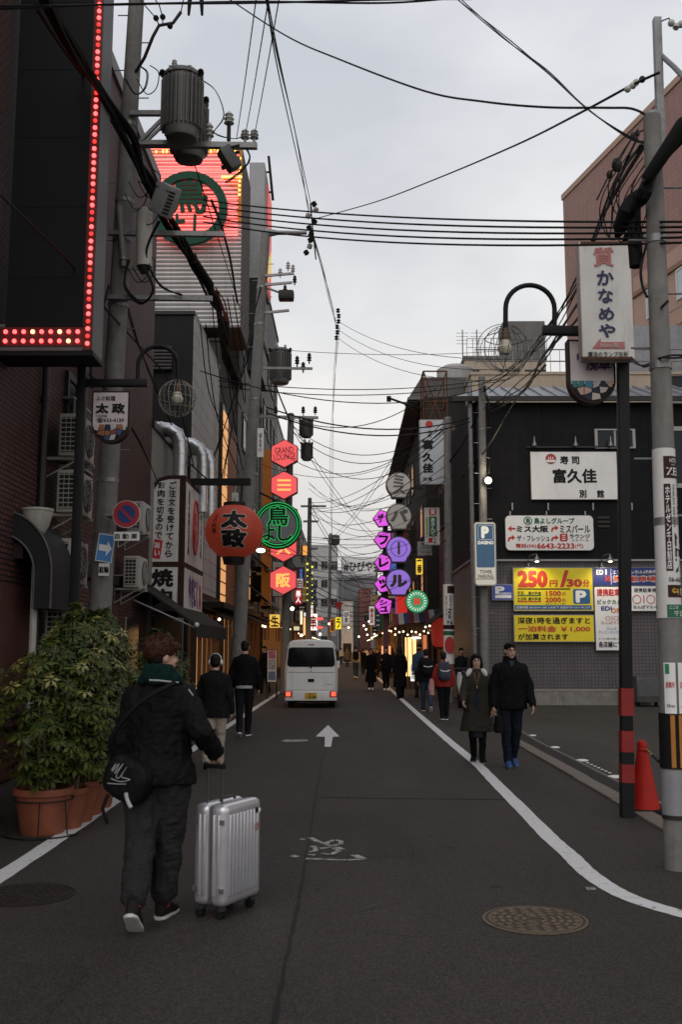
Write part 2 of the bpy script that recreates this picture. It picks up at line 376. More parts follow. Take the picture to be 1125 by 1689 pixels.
# ------------------------------------------------------------------ ground
def sheet(name, pts, m, z=0.0, kind='structure', parent=None):
 o = MB().quad(*[(p[0], p[1], z) for p in pts]).build(name, m, parent, smooth=0); o['kind'] = kind; return o
def asphalt(name, base, warm=1.0):
 m = bpy.data.materials.new(name); m.use_nodes = True; t = m.node_tree; b = t.nodes['Principled BSDF']
 tcn = N(t, 'ShaderNodeTexCoord'); o = tcn.outputs['Object']
 big = N(t, 'ShaderNodeTexNoise'); big.inputs['Scale'].default_value = .45; big.inputs['Detail'].default_value = 9; big.inputs['Roughness'].default_value = .66
 mpp = N(t, 'ShaderNodeMapping'); mpp.inputs['Scale'].default_value = (1.6, .5, 1); t.links.new(o, mpp.inputs[0]); t.links.new(mpp.outputs[0], big.inputs[0])
 fine = N(t, 'ShaderNodeTexVoronoi'); fine.inputs['Scale'].default_value = 120; t.links.new(o, fine.inputs['Vector'])
 med = N(t, 'ShaderNodeTexNoise'); med.inputs['Scale'].default_value = 45; med.inputs['Detail'].default_value = 5; med.inputs['Roughness'].default_value = .75; t.links.new(o, med.inputs[0])
 r1 = N(t, 'ShaderNodeValToRGB'); t.links.new(big.outputs[0], r1.inputs[0])
 r1.color_ramp.elements[0].position = .3; r1.color_ramp.elements[0].color = (base * .72 * warm, base * .66, base * .58, 1)
 r1.color_ramp.elements[1].position = .75; r1.color_ramp.elements[1].color = (base * 1.4 * warm, base * 1.27, base * 1.1, 1)
 r2 = N(t, 'ShaderNodeValToRGB'); t.links.new(fine.outputs['Color'], r2.inputs[0])
 r2.color_ramp.elements[0].position = .25; r2.color_ramp.elements[0].color = (.6, .6, .6, 1); r2.color_ramp.elements[1].position = .97; r2.color_ramp.elements[1].color = (2.3, 2.2, 2.0, 1)
 r4 = N(t, 'ShaderNodeValToRGB'); t.links.new(med.outputs[0], r4.inputs[0]); r4.color_ramp.elements[0].position = .35; r4.color_ramp.elements[0].color = (.72, .72, .72, 1); r4.color_ramp.elements[1].position = .7; r4.color_ramp.elements[1].color = (1.3, 1.3, 1.3, 1)
 m1 = N(t, 'ShaderNodeMix', data_type='RGBA', blend_type='MULTIPLY'); m1.inputs[0].default_value = 1; t.links.new(r1.outputs[0], m1.inputs[6]); t.links.new(r2.outputs[0], m1.inputs[7])
 m2 = N(t, 'ShaderNodeMix', data_type='RGBA', blend_type='MULTIPLY'); m2.inputs[0].default_value = 1; t.links.new(m1.outputs[2], m2.inputs[6]); t.links.new(r4.outputs[0], m2.inputs[7])
 # a few round dropped-gum and oil spots
 sp = N(t, 'ShaderNodeTexVoronoi', feature='F1'); sp.inputs['Scale'].default_value = 1.3; t.links.new(o, sp.inputs['Vector'])
 r5 = N(t, 'ShaderNodeValToRGB'); t.links.new(sp.outputs['Distance'], r5.inputs[0]); r5.color_ramp.elements[0].position = .04; r5.color_ramp.elements[0].color = (.55, .55, .55, 1); r5.color_ramp.elements[1].position = .09; r5.color_ramp.elements[1].color = (1, 1, 1, 1)
 m3 = N(t, 'ShaderNodeMix', data_type='RGBA', blend_type='MULTIPLY'); m3.inputs[0].default_value = 1; t.links.new(m2.outputs[2], m3.inputs[6]); t.links.new(r5.outputs[0], m3.inputs[7])
 ck = N(t, 'ShaderNodeTexVoronoi', feature='DISTANCE_TO_EDGE'); ck.inputs['Scale'].default_value = .55; mw = N(t, 'ShaderNodeMix', data_type='RGBA'); mw.inputs[0].default_value = .12; t.links.new(o, mw.inputs[6]); t.links.new(med.outputs['Color'], mw.inputs[7]); t.links.new(mw.outputs[2], ck.inputs['Vector'])
 r6 = N(t, 'ShaderNodeValToRGB'); t.links.new(ck.outputs['Distance'], r6.inputs[0]); r6.color_ramp.elements[0].position = .002; r6.color_ramp.elements[0].color = (.3, .3, .3, 1); r6.color_ramp.elements[1].position = .008; r6.color_ramp.elements[1].color = (1, 1, 1, 1)
 m4 = N(t, 'ShaderNodeMix', data_type='RGBA', blend_type='MULTIPLY'); r7 = N(t, 'ShaderNodeValToRGB'); t.links.new(big.outputs[0], r7.inputs[0]); r7.color_ramp.elements[0].position = .5; r7.color_ramp.elements[1].position = .6
 t.links.new(r7.outputs[0], m4.inputs[0]); t.links.new(m3.outputs[2], m4.inputs[6]); t.links.new(r6.outputs[0], m4.inputs[7])
 t.links.new(m4.outputs[2], b.inputs['Base Color']); b.inputs['Roughness'].default_value = .82; b.inputs['Specular IOR Level'].default_value = .35
 bn = N(t, 'ShaderNodeBump'); bn.inputs['Strength'].default_value = .5; bn.inputs['Distance'].default_value = .004
 t.links.new(fine.outputs['Distance'], bn.inputs['Height']); t.links.new(bn.outputs[0], b.inputs['Normal'])
 return m
road_mat = asphalt('road_asphalt', .026, 1.1)
lot_mat = asphalt('lot_asphalt', .037, 1.0)
verge_mat = asphalt('verge_asphalt', .04)
soil = mat('ground', (.05, .047, .043), .9)
sheet('ground', [(-900, -200), (900, -200), (900, 1500), (-900, 1500)], soil, -.02)
sheet('road', [(-4.4, -6), (2.98, -6), (3.02, 8), (3.12, 20), (3.6, 30), (3.6, 170), (-4.4, 170)], road_mat, 0)
sheet('parking_lot', [(2.98, -6), (30, -6), (30, 30), (3.6, 30), (3.12, 20), (3.02, 8)], lot_mat, -.006)

lm = bpy.data.materials.new('road_paint'); lm.use_nodes = True; t_ = lm.node_tree; b_ = t_.nodes['Principled BSDF']
tc_ = N(t_, 'ShaderNodeTexCoord'); n_ = N(t_, 'ShaderNodeTexNoise'); n_.inputs['Scale'].default_value = 15; n_.inputs['Detail'].default_value = 10; n_.inputs['Roughness'].default_value = .78
t_.links.new(tc_.outputs['Object'], n_.inputs[0]); r_ = N(t_, 'ShaderNodeValToRGB'); t_.links.new(n_.outputs[0], r_.inputs[0])
r_.color_ramp.elements[0].position = .35; r_.color_ramp.elements[0].color = (.12, .11, .1, 1); r_.color_ramp.elements[1].position = .44; r_.color_ramp.elements[1].color = (.6, .59, .58, 1)
t_.links.new(r_.outputs[0], b_.inputs['Base Color']); b_.inputs['Roughness'].default_value = .7
worn = bpy.data.materials.new('worn_paint'); worn.use_nodes = True; t_ = worn.node_tree; b_ = t_.nodes['Principled BSDF']
tc_ = N(t_, 'ShaderNodeTexCoord'); n_ = N(t_, 'ShaderNodeTexNoise'); n_.inputs['Scale'].default_value = 14; n_.inputs['Detail'].default_value = 10; n_.inputs['Roughness'].default_value = .75
t_.links.new(tc_.outputs['Object'], n_.inputs[0]); r_ = N(t_, 'ShaderNodeValToRGB'); t_.links.new(n_.outputs[0], r_.inputs[0])
r_.color_ramp.elements[0].position = .4; r_.color_ramp.elements[0].color = (.06, .055, .05, 1); r_.color_ramp.elements[1].position = .56; r_.color_ramp.elements[1].color = (.4, .38, .36, 1)
t_.links.new(r_.outputs[0], b_.inputs['Base Color']); b_.inputs['Roughness'].default_value = .75
def ribbon(name, pts, w, m, z=.004, jit=.006, step=.15, seed=1):
 """painted stripe along ground points with slightly ragged edges"""
 rg = random.Random(seed); q = []
 for a, b in zip(pts, pts[1:]):
  a, b = Vector((a[0], a[1], 0)), Vector((b[0], b[1], 0)); k = max(1, int((b - a).length / step))
  q += [a.lerp(b, i / k) for i in range(k)]
 q.append(Vector((pts[-1][0], pts[-1][1], 0))); mb = MB(); vs = []
 for i, p in enumerate(q):
  d = (q[min(i + 1, len(q) - 1)] - q[max(i - 1, 0)]).normalized(); nrm = Vector((d.y, -d.x, 0))
  vs += [p + nrm * (w / 2 + rg.uniform(-jit, jit)) + Vector((0, 0, z)), p - nrm * (w / 2 + rg.uniform(-jit, jit)) + Vector((0, 0, z))]
 mb.add(vs, [(2 * i, 2 * i + 1, 2 * i + 3, 2 * i + 2) for i in range(len(q) - 1)])
 o = mb.build(name, m, smooth=0); o['kind'] = 'structure'; return o
def smooth_path(pts, k=4):
 """Catmull-Rom through points"""
 pts = [Vector(p) for p in pts]; q = []
 for i in range(len(pts) - 1):
  p0, p1, p2, p3 = pts[max(i - 1, 0)], pts[i], pts[i + 1], pts[min(i + 2, len(pts) - 1)]
  for j in range(k):
   t = j / k; q.append(.5 * ((2 * p1) + (p2 - p0) * t + (2 * p0 - 5 * p1 + 4 * p2 - p3) * t * t + (3 * p1 - p0 - 3 * p2 + p3) * t ** 3))
 return q + [pts[-1]]
ribbon('road_line', [(-2.48, 3.2), (-2.48, 12), (-2.5, 20), (-2.52, 75)], .15, lm, seed=2)
rp = [G(*p) for p in ((1190, 1524), (1125, 1508), (1052, 1486), (1006.6, 1465), (968, 1438), (941.7, 1412), (911, 1385), (879, 1353), (847, 1320.5), (818, 1291.5), (791.5, 1264))]
ribbon('road_line', [(9, 5.0), (6, 5.15), (4, 5.5)] + [tuple(p) for p in smooth_path(rp, 6)] + [(1.84, 18), (1.82, 26), (1.84, 75)], .15, lm, jit=.004, step=.12, seed=3)
# centre arrow, dash and the worn bicycle symbol
def mark(polys, name, m, z=.004):
 mb = MB()
 for poly in polys: mb.quad(*[Vector((p.x, p.y, z)) for p in (G(*q) for q in poly)])
 o = mb.build(name, m, smooth=0); o['kind'] = 'structure'; return o
mark([[(541, 1196), (560, 1215), (549, 1215.5), (546, 1232), (535.5, 1232), (536, 1215.5), (521, 1215)]], 'road_arrow', lm)
mark([[(463, 1222.5), (470, 1220.3), (506, 1220), (509, 1222), (500, 1223.4), (470, 1224)]], 'road_dash', worn)
mb = MB()
def stroke(pts, w):
 q = [G(*p) for p in pts]
 for a, b in zip(q, q[1:]):
  d = (b - a).normalized(); nrm = Vector((d.y, -d.x, 0)) * w / 2; u = Vector((0, 0, .0045))
  mb.quad(a + nrm + u, a - nrm + u, b - nrm + u, b + nrm + u)
for pts, w in (([(504, 1417), (572, 1419.5), (602, 1418)], .045), ([(511, 1382), (523, 1388), (534, 1392)], .05), ([(600, 1418), (584, 1411)], .07),
    ([(540, 1390), (552, 1386), (563, 1388), (562, 1393), (548, 1396), (538, 1394), (540, 1390)], .04),
    ([(513, 1398), (519, 1396), (521, 1404), (510, 1406)], .04), ([(528, 1400), (548, 1398), (560, 1404), (545, 1410), (530, 1408)], .045),
    ([(508, 1410), (520, 1411)], .04), ([(556, 1398), (568, 1402)], .04), ([(482, 1414), (491, 1412)], .07), ([(496, 1386), (502, 1384)], .05)): stroke(pts, w)
o = mb.build('road_symbol', worn, smooth=0); o['kind'] = 'structure'
mark([[(966, 1464), (980, 1463), (985, 1468), (970, 1469)]], 'paint_scrap', worn)
tar = mat('tar_seam', (.018, .017, .016), .7, var=.4, scale=30)
ribbon('tar_seam', [tuple(p) for p in smooth_path([G(*p) for p in ((452, 1689), (470, 1590), (492, 1490), (511, 1380), (522, 1310), (535, 1240))], 4)], .022, tar, .003, .007, .08, 5)
ribbon('tar_seam', [tuple(G(*p)) for p in ((522, 1315), (640, 1317), (760, 1318), (866, 1320))], .025, tar, .0035, .007, .08, 6)

# kerb stones along the car park, drain channel and studs
kerb_mat = mat('kerb_stone', (.19, .155, .125), .85, var=.2, scale=9, bump=.3, dirt=.3)
kb = MB().box((2.9, 3, -.1), (3.1, 3.01, -.05)).build('kerb_line', kerb_mat); kb['kind'] = 'structure'
kme = bevel_mesh(MB().box((-.1, -.298, -.06), (.1, .298, .03)).mesh('kerb_stone'), .012); kme.materials.append(kerb_mat)
def kx(y): return 2.93 + max(0, (y - 8)) * .0085 + max(0, y - 18) * .03
for i in range(42):
 y = 3.5 + i * .604; piece('kerb_stone', kme, kb, (kx(y), y, rnd.uniform(-.004, .004)), (0, 0, -math.atan(kx(y + .3) - kx(y - .3)) / .6 * .6))
chan = mat('drain_channel', (.035, .033, .03), .8, var=.3)
ribbon('drain_channel', [(kx(y) + .24, y) for y in (3, 8, 13, 18, 24, 29)], .2, chan, -.001, .004, .3, 7)
ribbon('drain_edge', [(kx(y) + .4, y) for y in (3, 8, 13, 18, 24, 29)], .05, kerb_mat, .002, .004, .3, 8)
for i, (px, py, r) in enumerate(((879, 1213, .07), (916, 1232.5, .08), (961, 1254, .09), (1017, 1281, .11))):
 g = G(px, py); o = MB().lathe((g.x, g.y, -.006), [(r, 0), (r * .95, .012), (r * .6, .02), (0, .022)], 14).build('road_stud', white_paint, loc=(g.x, g.y, 0))
 tag(o, ['flat white stud in the car park farthest along the drain', 'white stud in the car park by the drain bend', 'white stud beside the row of small dots', 'largest white stud nearest the striped lamp post'][i], 'road stud', 'white studs along the car park edge')
mb = MB()
for k in range(7):
 g = G(970 + k * 6, 1258 + k * 2.7); mb.lathe((g.x, g.y, -.004), [(.025, 0), (.02, .006), (0, .008)], 8)
o = mb.build('dot_marking', white_paint); o['kind'] = 'stuff'

def manhole(px, py, label, m1, m2):
 g = G(px, py); c = Vector((g.x, g.y, 0)); root = thing('manhole_cover', label, 'manhole cover', c, group='round iron manhole covers')
 MB().lathe(c, [(.315, .002), (.315, .007), (.3, .008), (.3, .002)], 40, cap=False).build('rim', m2, root)
 MB().lathe(c, [(.297, .001), (.297, .005), (.0, .005)], 40, cap=False).build('plate', m1, root)
 for r in (.07, .115, .16, .205, .25):
  k = int(r * 80); mb = MB()
  for i in range(k):
   a0, a1 = i * math.tau / k + .05, (i + .72) * math.tau / k; q = []
   for a, rr in ((a0, r - .013), (a1, r - .013), (a1, r + .013), (a0, r + .013)): q.append(c + Vector((math.cos(a) * rr, math.sin(a) * rr, .004)))
   mb.prism(q, (0, 0, .006))
  mb.build('rib_ring', m2, root, smooth=0)['kind'] = 'stuff'
 MB().lathe(c, [(.28, .004), (.28, .009), (.267, .009), (.267, .004)], 40, cap=False).build('rib_ring', m2, root)
iron = mat('manhole_iron', (.085, .062, .042), .6, .4, var=.3, scale=12)
iron2 = mat('manhole_rib', (.17, .125, .085), .6, .3, var=.3, scale=12)
manhole(883, 1518, 'round brown iron manhole cover near the curve of the white line', iron, iron2)
manhole(44, 1476, 'dark round manhole cover below the potted shrubs', mat('iron_dark', (.035, .028, .024), .8, .2, var=.3), mat('iron_dark_rib', (.045, .036, .03), .8, .2, var=.3))

# ------------------------------------------------------------------ windows
def ring_mesh(b=.07, mull=True, d=.06):
 mb = MB(); mb.box((-.5, -d, -.5), (.5, .02, -.5 + b)); mb.box((-.5, -d, .5 - b), (.5, .02, .5))
 mb.box((-.5, -d, -.5 + b), (-.5 + b, .02, .5 - b)); mb.box((.5 - b, -d, -.5 + b), (.5, .02, .5 - b))
 if mull: mb.box((-b / 3, -d * .7, -.5 + b), (b / 3, .015, .5 - b))
 return mb.mesh('window_frame')
FR = {}
def frame_me(m, mull=True):
 k = (m.name, mull)
 if k not in FR:
  FR[k] = ring_mesh(mull=mull); FR[k].materials.append(m)
 return FR[k]
def pane_me(m):
 k = ('pane', m.name)
 if k not in FR:
  FR[k] = MB().box((-.43, -.03, -.43), (.43, 0, .43)).mesh('pane'); FR[k].materials.append(m)
 return FR[k]
ROT = {'-Y': 0, '+X': R(90), '-X': R(-90)}
def window(parent, c, w, h, face, fm, pm_, mull=True):
 f = piece('window', frame_me(fm, mull), parent, c, (0, 0, ROT[face]), (w, 1, h))
 p = bpy.data.objects.new('pane', pane_me(pm_)); link(p); p.parent = f; return f

def building(name, label, x0, x1, y0, y1, z1, wm, face='+X', cat='building', parapet=.25, group=None, pm_=None):
 root = thing(name, label, cat, ((x0 + x1) / 2, (y0 + y1) / 2, 0), group=group)
 MB().box((x0, y0, 0), (x1, y1, z1)).build('wall', wm, root, smooth=0)
 MB().box((x0 - .05, y0 - .05, z1 + .002), (x1 + .05, y1 + .05, z1 + parapet)).build('parapet', pm_ or wm, root, smooth=0)
 return root
def window_rows(root, X, y0, y1, zs, step, w, h, face, fm, panes, skip=.0, rg=rnd):
 n = max(1, int((y1 - y0) / step)); off = (y1 - y0 - (n - 1) * step) / 2
 for z in zs:
  for i in range(n):
   if rg.random() < skip: continue
   window(root, (X, y0 + off + i * step, z), w, h, face, fm, rg.choice(panes))
def slabs(root, X, y0, y1, zs, d, m, face=1, rail=None):
 for z in zs:
  MB().box((X + .003 * face, y0, z), (X + d * face, y1, z + .14)).build('balcony', m, root, smooth=0)
  if rail:
   MB().box((X + (d - .04) * face, y0 + .1, z + .145), (X + (d - .02) * face, y1 - .1, z + 1.0)).build('balcony_rail', rail, root, smooth=0)

# ---- air conditioner prototype (fan grille on +X, coil grille on -Y)
ac_case = mat('ac_casing', (.42, .4, .36), .5, var=.12, scale=5, dirt=.4)
ac_dark = mat('ac_grille_dark', (.035, .034, .033), .6)
AC = []
def ac_unit(c, label, bracket=True, s=1.0, group='air conditioner outdoor units on the brick wall'):
 if not AC:
  r = thing('air_conditioner', label, 'air conditioner', (0, 0, 0))
  shape('casing', bevel_mesh(MB().box((-.15, -.4, 0), (.15, .4, .6)).mesh(), .015), ac_case, r)
  MB().lathe((.152, .1, .3), [(.24, 0), (.24, .008), (.0, .008)], 24, (1, 0, 0), cap=False).build('fan_opening', ac_dark, r)
  mb = MB()
  for k in range(4): mb.tube([(.17, .1 + math.cos(a) * (.06 + k * .058), .3 + math.sin(a) * (.06 + k * .058)) for a in [i * math.tau / 20 for i in range(20)]], .004, 4, True)
  for k in range(8):
   a = k * math.tau / 8; mb.tube([(.168, .1 + math.cos(a) * .03, .3 + math.sin(a) * .03), (.168, .1 + math.cos(a) * .24, .3 + math.sin(a) * .24)], .004, 4)
  mb.build('fan_guard', ac_case, r)
  MB().box((-.12, -.404, .05), (.09, -.4015, .55)).build('coil', ac_dark, r, smooth=0)
  mb = MB()
  for k in range(8): mb.box((-.125, -.415, .06 + k * .066), (.095, -.405, .075 + k * .066))
  for k in range(4): mb.box((-.12 + k * .068, -.419, .05), (-.112 + k * .068, -.4155, .55))
  mb.build('side_grille', ac_case, r, smooth=0)
  for y in (-.3, .3): MB().box((-.36, y - .02, -.045), (.18, y + .02, -.003)).box((-.36, y - .015, -.3), (-.33, y + .015, -.044)).cyl((-.34, y, -.29), (.1, y, -.04), .012, n=6).build('bracket', ac_case, r, smooth=0)
  AC.append(r); r.location = c; WL[r.name] = Vector(c); r['group'] = group
  if s != 1: r.scale = (s,) * 3
  return r
 d = dup(AC[0], c, None, label, group); d.scale = (s,) * 3; return d

# ================================================================== LEFT SIDE
XL = -4.2
brick = tile_mat('brown_brick_tile', (.15, .062, .055), (.1, .042, .038), (.02, .016, .016), .13, .068, 'X', .011, dirt=.4, bump=.8)
brickY = tile_mat('brown_brick_tile_end', (.15, .062, .055), (.1, .042, .038), (.02, .016, .016), .13, .068, 'Y', .006, dirt=.5)
b1 = building('brick_building', 'brown brick tiled building behind the potted shrubs on the left', -16, XL, 4, 21.1, 11.9, brick, parapet=.28, pm_=mat('grey_coping', (.33, .32, .31), .7))
b1['label'] = 'brown brick tiled building behind the potted shrubs'
for y, w in ((13.35, .05), (15.2, .04), (17.6, .05)):
 MB().cyl((XL + .06, y, 0), (XL + .06, y, 11.8), w, n=10).build('drain_pipe', dark_alu, b1)
 for z in (2.5, 5, 7.5, 10): MB().cyl((XL + .06, y, z), (XL + .06, y, z + .06), w + .012, n=10).build('pipe_collar', dark_alu, b1)
for y, z in ((15.0, 5.0),):
 f = window(b1, (XL, y, z), 1.1, 1.5, '+X', dark_alu, glass)
mb = MB()
for k in range(12): mb.box((XL + .16, 14.4 + k * .1, 4.35), (XL + .175, 14.42 + k * .1, 5.3))
for z in (4.35, 5.3): mb.box((XL + .003, 14.36, z), (XL + .18, 15.6, z + .03))
mb.build('window_guard', alu, b1, smooth=0)
MB().box((XL + .003, 12.5, 2.75), (XL + .12, 21.0, 2.95)).build('string_course', mat('dark_band', (.03, .022, .02), .6), b1, smooth=0)
redwall = mat('red_brown_panel', (.09, .028, .022), .6, var=.2, dirt=.3)
for y0, y1 in ((8, 10.6), (12.0, 13.6), (16.3, 18.2)):
 MB().box((XL + .003, y0, .05), (XL + .05, y1, 2.4)).build('entrance_panel', redwall, b1, smooth=0)
for y in (11.1, 15.2, 19.6):
 MB().box((XL + .003, y - .55, .02), (XL + .03, y + .55, 2.2)).build('door', glass, b1, smooth=0)
for i, (y, z) in enumerate(((14.05, 4.3), (14.05, 3.5), (13.9, 2.52), (13.75, 1.65), (18.5, 3.75), (18.3, 2.72))):
 ac_unit((XL + .33, y, z), ['topmost white outdoor unit of the stack on the brick wall', 'outdoor unit second from the top, above the white bowl', 'outdoor unit below the white bowl on the brick wall', 'lowest outdoor unit, just above the shrub leaves',
        'outdoor unit half hidden behind the concrete pole, upper one', 'outdoor unit behind the round no parking sign plate'][i], s=1.0 if i < 4 else .95)
# pale bowl shaped rain hopper with its pipe
hp = XP(62, 838, XL + .25); root = thing('rain_hopper', 'white bowl shaped rain hopper on the brick wall under the outdoor units', 'rain hopper', (hp.x, hp.y, hp.z - .38))
MB().lathe((hp.x, hp.y, hp.z - .38), [(.05, 0), (.09, .05), (.15, .16), (.185, .3), (.19, .33), (.2, .34), (.2, .37), (.18, .37)], 20).build('bowl', ivory, root)
MB().cyl((hp.x, hp.y, .4), (hp.x, hp.y, hp.z - .38), .045, n=10).build('pipe', ivory, root)
MB().box((XL + .003, hp.y - .05, hp.z - .12), (hp.x - .1, hp.y + .05, hp.z - .05)).build('clamp', dark_alu, root, smooth=0)
# arched dark canopy over the doorway at the frame's edge
can_m = mat('dark_canopy', (.028, .028, .031), .55, var=.2, dirt=.2); can_e = mat('canopy_edge', (.1, .1, .105), .5)
Yc = 12.45; root = thing('arched_canopy', 'dark arched canopy over the doorway at the far left', 'canopy', (XL, Yc, 2.1))
cen = Vector((XL - .15, 0, 2.55)); po, pi = [], []
for i in range(13):
 a = R(90 - i * 7.5); po.append(cen + Vector((math.cos(a) * .66, 0, math.sin(a) * .8))); pi.append(cen + Vector((math.cos(a) * .44, 0, math.sin(a) * .5)))
po.append(Vector((po[-1].x, 0, 2.12))); pi.append(Vector((pi[-1].x, 0, 2.12)))
poly = po + pi[::-1]
MB().prism([(p.x, Yc, p.z) for p in poly], (0, 1.3, 0)).build('shell', can_m, root)
MB().tube([(p.x, Yc - .01, p.z) for p in po], .016, 6).build('edge_trim', can_e, root); MB().tube([(p.x, Yc - .01, p.z) for p in pi], .014, 6).build('edge_trim', can_e, root)

# grey low building with ducts, between the brick building and the white one
lw = building('grey_shop_building', 'low grey building with steel ducts behind the yakiniku sign', -12, XL, 21.2, 25.9, 6.4, mat('grey_render', (.33, .31, .29), .8, var=.12, scale=2, dirt=.35), parapet=.15, pm_=dark_alu)
MB().box((XL + .003, 21.6, .05), (XL + .04, 25.5, 2.3)).build('shop_front', mat('dark_wood', (.03, .018, .012), .6), lw, smooth=0)
for i, (px, py, y) in enumerate(((266, 707, 22.6), (304, 730, 23.6), (318, 742, 24.3))):
 a = P(px, py, y); r = .165 if i == 0 else .14
 pts = [a + Vector((-.25, 0, .0)), a, a + Vector((.2, 0, -.03)), a + Vector((.36, 0, -.13)), a + Vector((.44, 0, -.32)), a + Vector((.45, 0, -.6)), Vector((a.x + .45, y, a.z - 1.7))]
 root = thing('exhaust_duct', ['large bent steel exhaust duct nearest the yakiniku sign', 'middle bent steel exhaust duct behind the yakiniku sign', 'farthest thin steel exhaust duct behind the yakiniku sign'][i], 'duct', (a.x + .45, y, a.z - 1.7), group='steel exhaust ducts over the yakiniku sign')
 MB().tube(pts, r, 18).build('duct_pipe', bright_steel, root)
 for q in (pts[1], pts[2], pts[3], pts[4], pts[5], pts[5] + Vector((0, 0, -.5))):
  j = pts.index(q) if q in pts else 5
  d = (pts[min(j + 1, 6)] - pts[j - 1]).normalized(); MB().cyl(q - d * .015, q + d * .015, r + .012, n=18).build('seam_band', bright_steel, root)

# white panelled building
wp = tile_mat('white_wall_panel', (.5, .49, .47), (.46, .45, .43), (.2, .195, .19), 1.3, .42, 'X', .012, offset=0, rough=.6, bump=.3, dirt=.45)
dk = mat('charcoal_render', (.028, .028, .03), .75, var=.15, scale=3)
b2 = building('white_panel_building', 'white panelled building with a dark end wall behind the ducts', -13, -4.12, 26.0, 31.3, 10.6, dk, parapet=.1, pm_=dark_alu)
MB().box((-4.117, 26.02, 3.2), (-4.07, 31.28, 10.58)).build('wall_cladding', wp, b2, smooth=0)
x0, z0, x1, z1 = pbox((246, 572, 284, 612), 25.99)
MB().box((x0, 25.9, z0), (x1, 25.99, z1)).build('louvre', dark_alu, b2, smooth=0)
mb = MB()
for k in range(7): mb.cbox(((x0 + x1) / 2, 25.885, z0 + .05 + k * (z1 - z0 - .1) / 6), (x1 - x0, .05, .035), Euler((.5, 0, 0)).to_matrix())
mb.build('louvre_blade', alu, b2, smooth=0)
for y in (27.2, 29.6): MB().box((-4.067, y - .7, .1), (-4.03, y + .7, 2.5)).build('shop_front', glass, b2, smooth=0)
MB().box((-4.067, 26.2, 2.7), (-3.2, 31.2, 2.85)).build('canopy', mat('canopy_dark', (.03, .025, .022), .7), b2, smooth=0)

# building with the lit window column and the big rooftop sign
dbrown = mat('orange_brown_panel', (.28, .12, .045), .6, var=.25, scale=2, dirt=.4)
b3 = building('dark_building', 'dark building with a lit amber window column and a rooftop sign', -13, -4.1, 31.5, 36.5, 11.6, mat('dark_render', (.05, .045, .042), .75, var=.2, dirt=.3), parapet=.1)
amber = glow('amber_window', (1, .5, .19), .62)
MB().box((-4.097, 32.9, 3), (-4.04, 36.3, 9.4)).build('wall_cladding', dbrown, b3, smooth=0)
x = -3.98
MB().box((-4.097, 31.55, 2.9), (x, 32.85, 9.55)).build('window_bay', dark_alu, b3, smooth=0)
pme = MB().box((0, -.29, -.17), (.02, .29, .17)).mesh('pane'); pme.materials.append(amber)
for k in range(16):
 for j in range(2): piece('pane', pme, b3, (x + .003, 31.88 + j * .64, 3.15 + k * .4))
pm2 = MB().box((-.26, 0, -.17), (.26, .02, .17)).mesh('pane'); pm2.materials.append(amber)
# second columns of houses along the left, receding
brown_r = tile_mat('dark_ribbed_wall', (.1, .085, .075), (.08, .068, .06), (.03, .027, .025), .5, .3, 'X', .02, offset=0, dirt=.5)
pale = mat('pale_render', (.42, .41, .4), .8, var=.1, scale=1.2, dirt=.35)
grey2 = mat('mid_grey_render', (.2, .195, .19), .8, var=.15, scale=1.5, dirt=.4)
tan = mat('tan_render', (.3, .24, .17), .8, var=.12, scale=1.5, dirt=.35)
def row_house(name, label, X, y0, y1, z1, wm, face, panes, fm, floors=None, awn=None, back=9, step=2.4, rg=random.Random(5), skip=.15):
 s = 1 if face == '+X' else -1
 r = building(name, label, min(X, X - s * back), max(X, X - s * back), y0, y1, z1, wm, parapet=.2)
 zs = floors or [z for z in (4.3, 7.2, 10.1, 13, 15.9) if z < z1 - 1]
 window_rows(r, X, y0 + .4, y1 - .4, zs, step, 1.5, 1.5, face, fm, panes, skip, rg)
 return r
row_house('brown_shop_house', 'narrow brown building right behind the rooftop sign', -4.05, 36.6, 46, 13.6, brown_r, '+X', [glass, curtain, warm_dim], dark_alu)
row_house('ribbed_tower', 'tall brown ribbed building above the red hexagon signs', -4.0, 46.1, 57, 19.6, brown_r, '+X', [glass, curtain], dark_alu)
row_house('pale_tower', 'pale building just beyond the brown ribbed tower', -4.1, 57.2, 72, 15.2, pale, '+X', [glass, curtain], alu)
row_house('grey_shop_house', 'grey shop building further down the left side', -3.9, 72.2, 92, 11.5, grey2, '+X', [glass, warm_dim, curtain], dark_alu)
row_house('tan_shop_house', 'tan shop building far down the left side', -4.1, 92.2, 120, 12.5, tan, '+X', [glass, warm_dim], dark_alu, step=3.5)
row_house('brown_far_house', 'small brown building near the left end of the street', -4.4, 120.3, 150, 11, brown_r, '+X', [glass, warm_dim], dark_alu, step=4)
